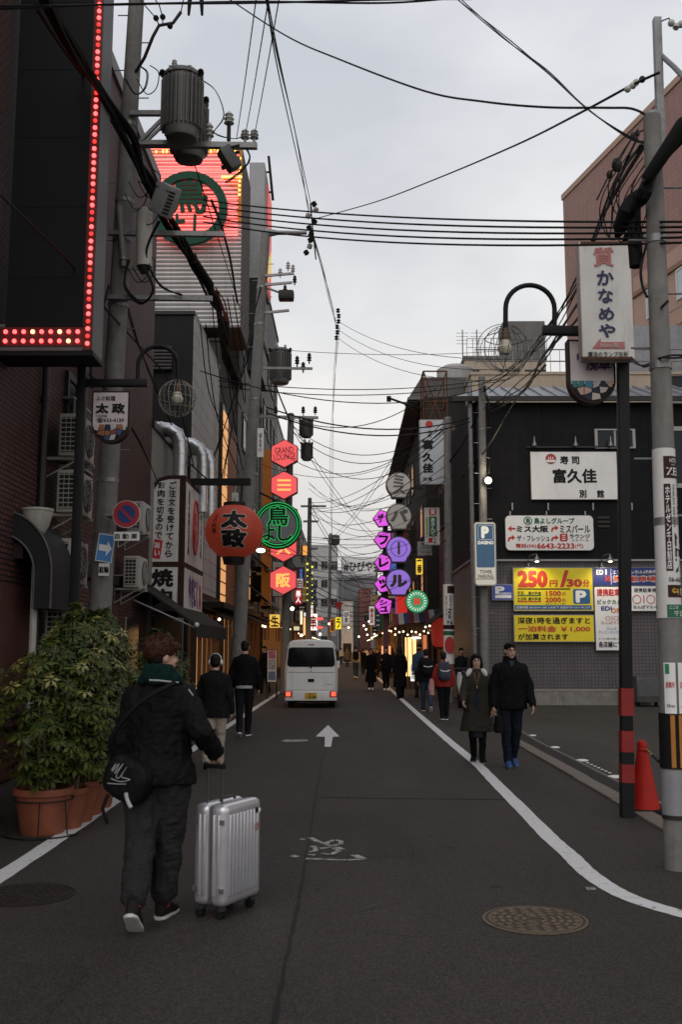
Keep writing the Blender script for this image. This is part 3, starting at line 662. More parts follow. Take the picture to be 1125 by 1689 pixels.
# ================================================================== RIGHT SIDE
tileP = tile_mat('purple_grey_tile', (.15, .132, .14), (.132, .117, .125), (.075, .066, .07), .1, .1, 'Y', .01, offset=0, rough=.5, bump=.2, dirt=.4)
tilePx = tile_mat('purple_grey_tile_side', (.175, .155, .165), (.15, .135, .145), (.06, .055, .058), .1, .1, 'X', .012, offset=0, rough=.45, bump=.35, dirt=.3)
blk = tile_mat('black_cladding', (.009, .009, .011), (.011, .011, .013), (.006, .006, .006), 1.8, .23, 'Y', .008, rough=.85, bump=.15, dirt=.3)
YR, XR = 29.5, 3.75
for nm, pts, m in (('asphalt_patch', [(-.6, 8.2), (.55, 8.1), (.6, 10.3), (-.55, 10.4)], asphalt('patch_asphalt', .0235, 1.08)), ('asphalt_patch', [(.5, 11.8), (.95, 11.8), (1.0, 24), (.55, 24)], asphalt('trench_asphalt', .029, 1.08)), ('asphalt_patch', [(-2.2, 4.2), (-1.35, 4.1), (-1.3, 5.4), (-2.2, 5.5)], asphalt('patch_asphalt_dark', .0235, 1.08))):
 sheet(nm, pts, m, .002)
r1 = thing('sushi_building', 'black and grey tiled building facing the car park', 'building', (10, 32, 0))
zt = P(900, 926, YR).z; zb = P(900, 664, YR).z
MB().box((XR, YR, .45), (19, 35.9, zt)).build('tiled_wall', tileP, r1, smooth=0)
MB().box((XR - .02, YR - .04, 0), (19, 35.9, .4)).build('plinth', concrete, r1, smooth=0)
MB().box((XR - .02, YR - .05, .402), (19, YR + .1, .46)).build('plinth_cap', mat('plinth_cap', (.3, .28, .25), .8), r1, smooth=0)
MB().box((XR - .03, YR - .03, zt + .06), (19, 35.9, zb)).build('upper_wall', blk, r1, smooth=0)
MB().box((XR - .06, YR - .09, zt + .002), (19, 35.9, zt + .058)).build('flashing', alu, r1, smooth=0)
for k in range(9): MB().box((XR + .6 + k * 1.6, YR - .036, zt + .1), (XR + .612 + k * 1.6, YR - .032, zb - .05)).build('panel_joint', mat('joint_black', (.006, .006, .006), .8), r1, smooth=0)
roofm = mat('roof_metal', (.3, .31, .33), .4, .5, var=.15, scale=3, dirt=.3)
z2 = P(930, 648, YR + 2.2).z + .12
MB().add([(XR - .5, YR - .35, zb + .02), (19.3, YR - .35, zb + .02), (19.3, YR + 2.2, z2), (XR + 1.0, YR + 2.2, z2), (XR - .5, YR - .35, zb + .1), (19.3, YR - .35, zb + .1), (19.3, YR + 2.2, z2 + .06), (XR + 1.0, YR + 2.2, z2 + .06)],
   [(0, 3, 2, 1), (4, 5, 6, 7), (0, 1, 5, 4), (1, 2, 6, 5), (2, 3, 7, 6), (3, 0, 4, 7)]).build('roof', roofm, r1, smooth=0)
MB().box((XR - .5, YR - .42, zb - .05), (19.3, YR - .35, zb + .1)).build('gutter', dark_alu, r1, smooth=0)
sl = (z2 - zb) / 2.55; sm_ = MB()
sm_.add([(-.02, 0, 0), (.02, 0, 0), (.02, 2.5, 2.5 * sl), (-.02, 2.5, 2.5 * sl), (-.02, 0, .06), (.02, 0, .06), (.02, 2.5, 2.5 * sl + .06), (-.02, 2.5, 2.5 * sl + .06)], [(0, 3, 2, 1), (4, 5, 6, 7), (0, 1, 5, 4), (1, 2, 6, 5), (2, 3, 7, 6), (3, 0, 4, 7)])
sme = sm_.mesh('roof_seam'); sme.materials.append(roofm)
for k in range(34): piece('roof_seam', sme, r1, (XR + .9 + k * .43, YR - .34, zb + .085))
fw = window(r1, (0, YR - .04, 0), 1, 1, '-Y', alu, glass); x0, z0, x1, z1 = pbox((981, 708, 1048, 740), YR - .04); fw.location = Vector(((x0 + x1) / 2, YR - .04, (z0 + z1) / 2)) - WL[r1.name]; fw.scale = (x1 - x0, 1, z1 - z0)
fw = window(r1, (0, YR - .04, 0), 1, 1, '-Y', alu, glass); x0, z0, x1, z1 = pbox((1108, 704, 1150, 805), YR - .04); fw.location = Vector(((x0 + x1) / 2, YR - .04, (z0 + z1) / 2)) - WL[r1.name]; fw.scale = (x1 - x0, 1, z1 - z0)
x0, z0, x1, z1 = pbox((986, 850, 1006, 870), YR - .03)
for k in range(3): MB().box((x0, YR - .06, z0 + k * .13), (x1, YR - .032, z0 + .07 + k * .13)).build('vent_slat', dark_alu, r1, smooth=0)
MB().cyl((XR + .25, YR - .1, .4), (XR + .25, YR - .1, zb), .05, n=10).build('drain_pipe', dark_alu, r1)
MB().cyl((XR + .02, YR - .14, .1), (XR + .02, YR - .14, 9.7), .07, n=10).build('tall_pipe', grey_steel, r1)
for z in (2, 4.5, 7, 9): MB().cyl((XR + .02, YR - .14, z), (XR + .02, YR - .14, z + .08), .09, n=10).build('pipe_collar', grey_steel, r1)
# buildings past it
r2 = row_house('rust_panel_house', 'low building with rust coloured panels beside the black one', 3.95, 36, 41.9, 9.6, mat('rust_panel', (.16, .09, .075), .75, var=.25, scale=1.5, dirt=.5), '-X', [glass], dark_alu, skip=.4)
r3m = mat('brown_black_render', (.045, .04, .036), .75, var=.25, scale=1.2, dirt=.3)
r3 = row_house('eaves_building', 'dark building with a long sloping eave down the right side', 3.45, 42, 66, 12.2, r3m, '-X', [glass, curtain, warm_dim], dark_alu, back=6.0, step=2.8)
MB().add([(2.75, 42, 12.42), (9.6, 42, 12.42), (9.6, 66, 12.42), (2.75, 66, 12.42), (3.3, 42.0, 13.3), (9.6, 42.0, 13.3), (9.6, 66, 13.3), (3.3, 66, 13.3)], [(0, 3, 2, 1), (4, 5, 6, 7), (0, 1, 5, 4), (1, 2, 6, 5), (2, 3, 7, 6), (3, 0, 4, 7)]).build('mansard_roof', mat('weathered_fascia', (.13, .125, .12), .7, var=.4, scale=1.5, dirt=.6), r3, smooth=0)
MB().box((2.7, 41.95, 12.3), (3.4, 66, 12.41)).build('eave', grey2, r3, smooth=0)
row_house('plain_grey_house', 'grey building beyond the eaves on the right', 3.5, 66.3, 92, 10.4, grey2, '-X', [glass, warm_dim], dark_alu, step=3)
row_house('brick_far_house', 'dark building far down the right side', 3.7, 92.2, 122, 11, brown_r, '-X', [glass, warm_dim], dark_alu, step=3.5)
row_house('pale_far_house', 'pale building near the right end of the street', 4.0, 122.3, 158, 10, pale, '-X', [glass, warm_dim], dark_alu, step=4.5)
# cream block above the black building
cream = mat('cream_render', (.46, .385, .3), .8, var=.1, scale=1.2, dirt=.3)
zc = P(800, 592, 46).z
b5 = building('cream_block', 'cream apartment block rising behind the black building', 5.7, 9.6, 46.2, 52, zc, cream, parapet=.2, pm_=grey2)
for k, px in enumerate((775, 842, 885)):
 c = P(px, 622, 46); window(b5, (c.x, 46.18, c.z), 1.0, .8, '-Y', dark_alu, glass)
c = P(862, 590, 46); MB().box((c.x - .8, 46.4, zc + .21), (c.x + 1.2, 48, zc + 2.0)).build('roof_shed', grey2, b5, smooth=0)
mb = MB(); a = P(772, 592, 46).x; b = P(905, 592, 46).x
for k in range(14):
 xx = a + (b - a) * k / 13; mb.cyl((xx, 46.3, zc + .2), (xx, 46.3, zc + 1.1), .015, n=5)
for z in (.65, 1.1): mb.cyl((a, 46.3, zc + z), (b, 46.3, zc + z), .015, n=5)
mb.build('roof_rail', alu, b5)
for px in (766, 790):
 c = P(px, 600, 46); root = thing('rooftop_antenna', ['thin rooftop antenna at the left end of the cream block', 'rooftop antenna beside the caged lamp on the cream block'][px > 770], 'antenna', (c.x, 46.5, zc + .2))
 MB().cyl((c.x, 46.5, zc + .2), (c.x, 46.5, zc + 1.6), .03, n=6).build('mast', grey_steel, root); mb = MB()
 for k in range(4): mb.cyl((c.x - .3, 46.5, zc + .9 + k * .18), (c.x + .3, 46.5, zc + .9 + k * .18), .012, n=5)
 mb.build('antenna_rod', grey_steel, root)
# a second cream block right with rails
zc2 = P(1000, 612, 44).z
b6 = building('cream_annex', 'cream block with roof rails behind the lamp post sign', 5.2, 15.5, 40, 45.8, P(1000, 618, 40).z, cream, parapet=.12)
z6 = P(1000, 618, 40).z
mb = MB()
for k in range(26): mb.cyl((5.4 + k * .39, 40.1, z6 + .12), (5.4 + k * .39, 40.1, z6 + 1.1), .014, n=5)
for z in (.6, 1.1): mb.cyl((5.4, 40.1, z6 + z), (15.2, 40.1, z6 + z), .03, n=5)
mb.build('roof_rail', alu, b6)
c = P(1115, 640, 40); window(b6, (c.x, 39.98, c.z), 1.6, 1.0, '-Y', dark_alu, glass)
c = P(1000, 575, 42); MB().box((c.x, 41.5, z6 + .15), (c.x + 3.2, 45, z6 + 2.6)).build('roof_shed', roofm, b6, smooth=0)
# big salmon building, turned away from the street
sal = tile_mat('salmon_tile', (.38, .21, .175), (.34, .19, .155), (.26, .15, .125), .6, .3, 'X', .02, offset=0, dirt=.2, bump=.15)
sal2 = mat('salmon_render', (.41, .265, .2), .75, var=.08, scale=1, dirt=.15)
A = P(929, 330, 66); zt6 = A.z; ang = R(12.6)
root = thing('salmon_building', 'tall salmon coloured hotel building at the upper right', 'building', (A.x, A.y, 0), ang)
def lb(a, b): return MB().box(a, b)
L6 = 50
lb((0, -L6, 0), (22, 0, zt6)).build('wall', sal, root, local=True, smooth=0)
lb((-.08, -L6, zt6 + .002), (22, .1, zt6 + .4)).build('parapet', sal2, root, local=True, smooth=0)
zz = P(1075, 480, 46).z
# stepped lower wing with window bands
for k in range(6):
 z0 = 3 + k * 3.15
 lb((-2.2, -L6, z0), (-.003, -13, z0 + 2.0)).build('wing_wall', sal2, root, local=True, smooth=0)
 lb((-2.32, -L6, z0 + 2.003), (-.003, -12.9, z0 + 2.25)).build('floor_band', mat('salmon_band', (.3, .17, .12), .8), root, local=True, smooth=0)
 lb((-2.18, -L6, z0 + 2.253), (-.003, -13.0, z0 + 3.147)).build('wing_wall', sal2, root, local=True, smooth=0)
wf, wq = frame_me(mat('cream_frame', (.6, .58, .54), .6), False), pane_me(sky_glass)
for k in range(1, 6):
 for j in range(9):
  f = bpy.data.objects.new('window', wf); link(f); f.parent = root; f.location = (-2.205, -15 - j * 3.0, 3 + k * 3.15 + 1.15); f.rotation_euler = (0, 0, R(-90)); f.scale = (1.3, 1, 1.6)
  q = bpy.data.objects.new('pane', wq); link(q); q.parent = f
# street end
e1 = building('sign_end_building', 'pale building across the end of the street with a roof sign', -1.2, 9, 172, 182, 13.5, mat('end_grey', (.3, .305, .31), .8, var=.15, dirt=.2), parapet=.3)
window_rows(e1, -20, 0, 0, [], 1, 1, 1, '+X', alu, [glass])
for k in range(4):
 for j in range(3): window(e1, (.6 + k * 2.3, 171.98, 3.2 + j * 3), 1.5, 1.5, '-Y', alu, rnd.choice([glass, warm_dim, curtain]))
s = board('roof_sign', 'white rooftop sign at the end of the street with black lettering', 'sign', (563, 919, 648, 950), 171, mat('far_board', (.74, .74, .74), .6), grey2, .4, .1)
ptext(s, '#ひびや金物', (567, 925, 642, 943), 170.98, ink, bold=.03)
e2 = building('pale_end_building', 'pale office building closing the left end of the street', -9.5, -1.4, 160, 175, 18, pale, parapet=.3)
for k in range(3):
 for j in range(5): window(e2, (-5 + k * 1.6, 159.98, 3 + j * 3), 1.1, 1.4, '-Y', alu, rnd.choice([glass, glass, curtain]))
e3 = building('red_far_building', 'dull red shop building right of the street end', 2.2, 9, 160, 171, 11, mat('far_red', (.24, .09, .075), .8, var=.3, scale=.8), parapet=.2)
for k in range(3): window(e3, (3.4 + k * 1.8, 159.98, 6.5), 1.1, 1.3, '-Y', alu, glass)
e4 = building('white_pillar_building', 'narrow white building standing at the end of the street', -.5, .9, 120, 124, 7.2, white_paint, parapet=.1)
MB().box((-.3, 119.95, .1), (.7, 119.99, 2.3)).build('shop_front', dark_alu, e4, smooth=0)
e5 = building('distant_block', 'faint grey block far beyond the street end', -14, 16, 240, 260, 20, mat('distant_grey', (.3, .31, .33), .9, var=.1), parapet=.5)

# ================================================================== POLES, LAMPS, CABLES
def utility_pole(label, p_lo, p_hi, r0, r1, steps=True, bands=(), group='concrete utility poles'):
 d = p_hi - p_lo; base = p_lo + d * (-p_lo.z / d.z); base.z = 0
 root = thing('utility_pole', label, 'utility pole', base, group=group)
 MB().cyl(base - Vector((0, 0, .1)), p_hi, r0, r1, 20).build('shaft', pole_mat, root)
 MB().cyl(p_hi, p_hi + Vector((0, 0, .03)), r1 * .96, r1 * .8, 20).build('top_cap', grey_steel, root)
 L = (p_hi - base).length
 if steps:
  bm_ = MB().cyl((0, 0, 0), (.16, 0, 0), .009, n=6).mesh('step_bolt'); bm_.materials.append(grey_steel)
  k = 0; z = 2.2
  while z < L - .5:
   t = z / L; c = base.lerp(p_hi, t); rr = r0 + (r1 - r0) * t; s = 1 if k % 2 else -1
   piece('step_bolt', bm_, root, c + Vector((s * (rr - .01), 0, 0)), (0, 0, 0 if s > 0 else math.pi)); z += .45; k += 1
 for z in bands:
  t = z / L; c = base.lerp(p_hi, t); rr = r0 + (r1 - r0) * t
  MB().cyl(c - Vector((0, 0, .03)), c + Vector((0, 0, .03)), rr + .008, n=20).build('steel_band', grey_steel, root)
 return root
porc = mat('porcelain', (.5, .49, .46), .3, var=.1); dk_ins = mat('dark_insulator', (.04, .035, .032), .4)
def insulator(parent, c, h=.22, r=.06, m=None):
 c = Vector(c); MB().lathe(c, [(.02, 0), (.02, h * .25), (r, h * .3), (r * .5, h * .45), (r, h * .55), (r * .5, h * .7), (r * .85, h * .8), (r * .3, h)], 10).build('insulator', m or porc, parent)
def crossarm(parent, a, b, s=.075, holes=True):
 a, b = Vector(a), Vector(b); c = (a + b) / 2; d = b - a; L = d.length
 rot = d.to_track_quat('X', 'Z').to_matrix()
 me = MB().cbox(c, (L, s, s), rot).mesh(); shape('crossarm', me, grey_steel, parent, smooth=0)
pl1 = utility_pole('tall concrete utility pole on the left carrying the transformers and round no parking sign', P(166, 980, 14), P(227, -40, 14), .165, .115, bands=(3.2, 4.0, 6.6, 7.6, 8.2, 9.4))
pl2 = utility_pole('leaning concrete utility pole behind the red lantern', P(393, 1063, 25), P(438, 383, 25), .19, .12, bands=(5, 8, 10, 11))
pl3 = utility_pole('concrete utility pole carrying the red hexagon signs', P(471, 1045, 37.5), P(480, 683, 37.5), .17, .12, False, bands=(6, 8))
pl4 = utility_pole('slim utility pole beyond the red hexagon signs', P(508, 1055, 60), P(511, 822, 60), .17, .12, False)
pl5 = utility_pole('small utility pole far down the left side of the street', P(543, 1060, 96), P(545, 880, 96), .18, .13, False)
pl6 = utility_pole('farthest utility pole near the pale pillar building', P(563, 1060, 140), P(566, 948, 140), .19, .14, False)
pr1 = utility_pole('grey concrete pole at the right edge wrapped with hotel adverts and a hazard sleeve', P(1118, 1400, 7.7), P(1076, 192, 7.7), .098, .07, bands=(2.6, 3.85, 4.9))
pr2 = utility_pole('utility pole at the corner of the black building with the bright lamp', P(800, 1120, 28.6), P(795, 622, 28.6), .13, .1, bands=(4, 7, 8))
pr3 = utility_pole('pale utility pole with narrow hotel adverts behind the pedestrians', P(741, 1120, 31), P(739, 690, 31), .15, .12, False, bands=(5, 7))

def transformer(c, r, h, label, lit=.5):
 """pole mounted can: c is the underside centre"""
 c = Vector(c); root = thing('pole_transformer', label, 'transformer', c, group='pole transformers on the left poles')
 m = mat('transformer_grey', (.16, .16, .155), .5, .1, var=.2, scale=6, dirt=.4)
 MB().lathe(c, [(r * .62, 0), (r * .8, .02), (r * .92, .1 * h), (r * .93, .88 * h), (r * 1.02, .885 * h), (r * 1.02, .93 * h), (r * .95, .95 * h), (r * .5, h), (0, h * 1.01)], 28).build('tank', m, root)
 fm = MB().box((r * .9, -.008, .14 * h), (r * 1.13, .008, .84 * h)).mesh('cooling_fin'); fm.materials.append(m)
 for k in range(26): piece('cooling_fin', fm, root, c, (0, 0, k * math.tau / 26))
 for a in (.6, 2.2, 3.9): insulator(root, c + Vector((math.cos(a) * r * .55, math.sin(a) * r * .55, h * .97)), .16, .045)
 for a in (-.4, 3.5): insulator(root, c + Vector((math.cos(a) * r * 1.1, math.sin(a) * r * 1.1, h * .86)), .12, .05, dk_ins)
 mb = MB()
 for a in range(6): mb.cbox(c + Vector((math.cos(a * 1.047) * r, math.sin(a * 1.047) * r, .91 * h)), (.05, .05, .07))
 mb.build('lid_clamp', m, root, smooth=0); return root
t1 = transformer(P(299, 232, 13.6), .275, 1.08, 'large ribbed grey transformer can on the left pole, nearest one')
t2 = transformer(P(311, 266, 14.75), .27, 1.05, 'second grey transformer can half hidden behind the nearest one')
transformer(P(462, 634, 26), .27, 1.0, 'dark transformer can on the leaning pole above the lantern')
transformer(P(505, 722, 38.5), .25, .75, 'small pole transformer beside the topmost red hexagon')
transformer(P(506, 760, 39.5), .22, .75, 'lower small pole transformer beside the second red hexagon')
transformer(P(551, 899, 97), .5, 1.0, 'tiny far transformer on the pole down the street')
# arms on pole 1
a = P(232, 238, 14); b = P(424, 241, 14); crossarm(pl1, a, b, .085)
for px, h in ((345, .3), (404, .2), (419, .2)): q = P(px, 234, 14); insulator(pl1, q, h, .07)
q = P(377, 232, 14); MB().cyl(q, q + Vector((0, 0, .38)), .03, n=8).build('insulator_post', dk_ins, pl1); insulator(pl1, q + Vector((0, 0, .2)), .26, .08)
for y0_, y1_ in ((187, 187), (236, 236)):
 crossarm(pl1, P(214, y0_, 13.85), P(300, y1_, 13.85), .07); crossarm(pl1, P(214, y0_, 14.15), P(300, y1_, 14.5), .07)
crossarm(pl1, P(232, 232, 13.83), P(268, 196, 13.83), .05); crossarm(pl1, P(240, 234, 13.83), P(276, 200, 13.83), .04)
crossarm(pl1, P(178, 384, 13.8), P(370, 387, 13.8), .07); crossarm(pl1, P(176, 490, 13.8), P(350, 493, 13.8), .07)
sw = thing('pole_switch', 'dark lumpy switch box hanging under the transformer crossarm', 'switch gear', P(378, 285, 13.9))
c = P(378, 262, 13.9); rt = Euler((0, R(-35), R(20))).to_matrix()
shape('switch_body', bevel_mesh(MB().cbox(c, (.2, .22, .36), rt).mesh(), .04), mat('switch_grey', (.1, .1, .1), .5, dirt=.3), sw)
mb = MB()
for k in range(4): mb.cyl(c + Vector((-.12, -.06 + k * .04, .1 - k * .07)), c + Vector((.16, -.1 + k * .04, .16 - k * .08)), .035, .02, 8)
mb.build('bushing', dk_ins, sw)
MB().cyl(c, P(380, 241, 14), .03, n=8).build('hanger', grey_steel, sw)
# white riser box and conduit
q0, q1 = P(237, 440, 13.7), P(238, 346, 13.7); root = thing('cable_riser', 'white cable riser tube strapped to the left pole', 'cable box', q0)
MB().cyl(q0, q1, .115, n=18).build('riser_tube', ivory, root); MB().cyl(q0 - Vector((0, 0, .1)), q0, .05, .1, 14).build('riser_base', dk_ins, root)
q0, q1 = P(204, 440, 13.8), P(196, 340, 13.8); root = thing('conduit', 'grey conduit pipe running up the front of the left pole', 'conduit', q0)
MB().tube([q0, q0.lerp(q1, .5), q1], .045, 10).build('conduit_pipe', mat('pvc', (.28, .25, .24), .5, var=.1), root)
MB().cyl(q0.lerp(q1, .1), q0.lerp(q1, .14), .06, n=10).build('conduit_clamp', grey_steel, root)

# cables ------------------------------------------------------------
def cable(label, spans, r=.012, name='overhead_cable', group=None, n=5, jit=0, strands=1):
 """one run of line; spans = list of photo points with their depth"""
 root = None
 for s in range(strands):
  pts = [P(x + rnd.uniform(-jit, jit), y + rnd.uniform(-jit, jit), Y) for x, y, Y in spans]
  q = smooth_path(pts, 7) if len(pts) > 2 else pts
  if root is None: root = thing(name, label, 'cable', pts[0], group=group)
  MB().tube(q, r, n).build('strand', cable_mat, root)
 return root
def lines(label, a, b, sag, k, dy0, dy1, r=.01, group='overhead lines across the street', extra=None):
 """k parallel conductors from a to b (photo x, y, depth); dy0/dy1 spacing in photo pixels at the ends"""
 root = None
 for i in range(k):
  A, B = P(a[0], a[1] + dy0 * i, a[2]), P(b[0], b[1] + dy1 * i, b[2]); L = (B - A).length
  q = [A.lerp(B, t / 16) - Vector((0, 0, sag * (1 + .12 * i) * 4 * (t / 16) * (1 - t / 16))) for t in range(17)]
  if root is None: root = thing('overhead_line', label, 'cable', A, group=group)
  MB().tube(q, r, 5).build('conductor', cable_mat, root)
 return root
cable('twisted cable sagging from the top of the frame to the right pole', [(368, -8, 15), (470, 58, 13), (560, 98, 11.6), (700, 150, 10), (800, 168, 9), (900, 177, 8.4), (1000, 178, 7.9), (1045, 180, 7.75), (1078, 197, 7.66)], .011)
cable('cable dropping from the top edge to the head of the right pole', [(748, -8, 12), (830, 60, 10.5), (900, 115, 9.4), (970, 180, 8.4), (1036, 226, 7.8), (1070, 236, 7.7)], .0065, jit=2.5, strands=3)
cable('single line rising from the leaning pole arm to the grey post on the right', [(516, 362, 24.6), (620, 333, 20), (720, 295, 16), (850, 240, 11.6), (960, 185, 8.9), (1040, 142, 8), (1088, 120, 7.6)], .012)
cable('two thin cables crossing the top edge of the frame', [(-20, 13, 9), (200, 9, 9.4), (420, 4, 10), (640, 2, 10.6), (780, -4, 11)], .012, jit=3, strands=2)
lines('five parallel cables crossing from the grey junction box to the right pole', (335, 330, 14.3), (1140, 366, 7.4), .1, 5, 9, 8.5, .0105)
lines('three high voltage lines running back from the crossarm insulators', (404, 225, 14), (452, -60, 7), .05, 1, 0, 0, .006)
lines('high voltage line ending on the outer crossarm insulator', (419, 225, 14), (470, -60, 7), .05, 1, 0, 0, .006)
lines('high voltage line running from the inner crossarm insulator to the top edge', (390, 228, 14), (430, -60, 7), .05, 1, 0, 0, .006)
cable('pair of high lines running down the street to the leaning pole arm', [(440, -10, 9.5), (458, 95, 12), (486, 230, 17), (512, 350, 24.5)], .009, jit=4, strands=3)
cable('high lines continuing from the leaning pole arm down the street', [(512, 372, 24.5), (530, 440, 30), (546, 500, 37), (557, 540, 44)], .011, jit=3, strands=3)
cable('far high lines fading down the street from the middle span', [(557, 540, 44), (553, 640, 60), (546, 760, 80), (545, 885, 96)], .012, jit=4, strands=3)
lines('three lines leaving the mid street span for the caged lamp side', (558, 530, 44), (840, 592, 26), .5, 3, 14, 17, .0105)
lines('thin level line at the height of the caged lamp', (430, 574, 25), (835, 578, 27), .15, 1, 0, 0, .008)
for lab, a, b, sag, k, r in (
  ('straight pair of lines over the black transformer can', (360, 628, 24.5), (795, 628, 28.6), .25, 2, .013), ('line from the leaning pole to the black building pole', (330, 612, 22), (800, 640, 28.6), .6, 1, .014),
  ('thick sagging cable below the caged lamp lines', (440, 672, 25), (775, 690, 29), .45, 2, .02), ('line dipping towards the eaves building', (478, 690, 37.5), (720, 640, 40), .9, 1, .018),
  ('slack line between hexagon pole and eaves', (480, 700, 37.5), (738, 700, 31), 1.1, 2, .014), ('line sloping to the vertical white sushi sign', (482, 730, 37.5), (735, 720, 31), 1.4, 1, .013),
  ('low slack line at the height of the top hexagon', (470, 750, 36), (738, 690, 31), 1.2, 1, .013), ('pair of lines above the round grey bubble signs', (508, 828, 60), (740, 700, 31), .8, 2, .014),
  ('line crossing behind the topmost bubble sign', (510, 836, 60), (739, 745, 31), 1.0, 1, .016), ('line crossing just over the pink pentagon signs', (510, 845, 60), (738, 790, 31), 1.1, 1, .015),
  ('long level line over the far street', (508, 885, 60), (700, 884, 50), .2, 2, .016), ('far line from the slim pole to the bubble signs', (511, 825, 60), (650, 870, 45), .8, 2, .014),
  ('far line crossing the sky to the brick house', (510, 830, 60), (640, 1000, 100), .9, 2, .02), ('far line crossing low over the street', (508, 930, 60), (640, 920, 92), .5, 3, .02),
  ('far slack line near the roof sign', (545, 885, 96), (632, 905, 92), 1.0, 3, .025), ('far pair of lines under the roof sign', (545, 935, 96), (636, 960, 100), .7, 3, .03),
  ('far lines crossing at the pale pillar building', (510, 960, 60), (632, 985, 100), .8, 3, .028), ('diagonal line from the hexagon pole to the far houses', (482, 700, 37.5), (640, 900, 70), .6, 2, .013),
  ('diagonal line from the right eaves to the far left pole', (700, 670, 42), (545, 890, 96), .6, 2, .016), ('low far lines before the red building', (500, 1000, 75), (640, 1010, 110), .6, 3, .028)):
 lines(lab, a, b, sag, k, 9, 6, r)
# thick bundle along the left poles
cable('thick bundle of black cables running along the left poles', [(60, -30, 9), (120, 80, 10.4), (170, 160, 11.6), (215, 235, 12.8), (250, 310, 13.5), (285, 375, 14.6), (325, 445, 16.4), (352, 490, 18), (368, 540, 20.5), (374, 590, 23), (392, 640, 24.8)], .026, 'cable_bundle', jit=9, strands=10, n=6)
cable('slack black service cable from the sign board to the left pole', [(-10, 312, 8.5), (60, 380, 10), (120, 440, 11.4), (170, 505, 13), (230, 570, 15), (275, 625, 17), (300, 690, 20), (320, 770, 22.5)], .014, jit=1, strands=1)
cable('second cable dropping past the caged lamp towards the lantern', [(60, 15, 9.5), (100, 75, 10.6), (150, 145, 11.8), (195, 220, 13), (238, 300, 13.7)], .02)
for i in range(7):
 x0, y0, y1 = 340 + i * 9, 500 + rnd.uniform(-20, 40), 690 + rnd.uniform(-40, 100)
 cable('slack drop cable %s' % ('nearest the white wall', 'second from the white wall', 'over the amber windows', 'left of the leaning pole', 'hugging the leaning pole', 'right of the leaning pole', 'farthest right beside the leaning pole')[i], [(330 + i * 9, y0, 19), (348 + i * 9, (y0 + y1) / 2 + 25, 21.5), (392 + i * 2, y1, 24.7)], .012)
mb = MB(); q = [P(352, 470, 17.6), P(364, 500, 18.4), P(372, 520, 19)]
red_cab = cable('tuft of red brown cables hanging from the thick bundle', [(352, 478, 17.5), (366, 500, 18), (372, 528, 18.2)], .014, jit=5, strands=4)
for ch in red_cab.children: ch.data.materials[0] = mat('red_cable', (.3, .07, .03), .6, var=0)
jb = thing('junction_box', 'grey plastic junction box riding on the thick cable bundle', 'junction box', P(272, 330, 13.4))
rt = Euler((R(10), R(32), R(-25))).to_matrix(); c = P(272, 330, 13.4)
shape('box_body', bevel_mesh(MB().cbox(c, (.27, .26, .44), rt).mesh(), .03), mat('box_grey', (.33, .33, .33), .5, var=.12, dirt=.3), jb)
mb = MB()
for k in range(7): mb.cbox(c + rt @ Vector((.139, -.06, -.16 + k * .05)), (.012, .12, .022), rt)
mb.build('vent_slot', dk_ins, jb, smooth=0); mb = MB()
for sx in (-1, 1):
 for sz in (-1, 1): mb.cbox(c + rt @ Vector((sx * .1, -.135, sz * .17)), (.05, .03, .05), rt)
mb.build('latch', mat('box_grey', (.33, .33, .33)), jb, smooth=0)
q0, q1 = P(316, 425, 15.7), P(345, 470, 16.6); root = thing('cable_closure', 'long black splice closure on the thick cable bundle', 'cable closure', q0)
MB().cap(q0, .075, q1, .085, 14).build('closure_body', rubber, root); MB().cyl(q0, q0.lerp(q1, .06), .09, n=14).build('closure_ring', dk_ins, root)
# drip loops on pole 1
for i in range(9):
 x, y = 222 + rnd.uniform(-14, 22), rnd.choice([130, 300, 320, 345, 440, 470])
 cable('small wire loop curling off the left pole %s' % ('below the top', 'beside the transformer', 'at the grey box', 'by the riser top', 'next to the riser', 'by the conduit', 'under the riser', 'above the lower arm', 'over the lower arm')[i],
   [(x - 10, y, 13.7), (x + 6, y + 25, 13.6), (x + 22, y + 16, 13.6), (x + 26, y - 10, 13.65), (x + 12, y - 22, 13.75)], .008, group='wire loops on the left pole')
root = thing('service_bracket', 'top service bracket with black cable ends high on the left pole', 'bracket', P(240, 50, 13.8))
MB().tube([P(224, 118, 13.9), P(238, 95, 13.8), P(252, 60, 13.7), P(262, 42, 13.7), P(285, 38, 13.7), P(298, 20, 13.7)], .025, 8).build('bracket_arm', dk_ins, root)
mb = MB()
for px, py in ((257, 30), (268, 28), (280, 43)): mb.ball(P(px, py, 13.7), .045, 10)
for px in (313, 332): mb.cap(P(px, -4, 13.4), .035, P(px + (-2 if px < 320 else 1), 24, 13.4), .02, 8)
for pts in (((262, 42), (257, 30), (236, 6), (226, -6)), ((268, 42), (268, 28), (262, 8), (250, -8)), ((298, 20), (302, 0), (300, -8)), ((313, -4), (306, -12)), ((332, -4), (338, -12))): mb.tube([P(x, y, 13.6) for x, y in pts], .009, 5)
mb.build('cable_end', rubber, root)
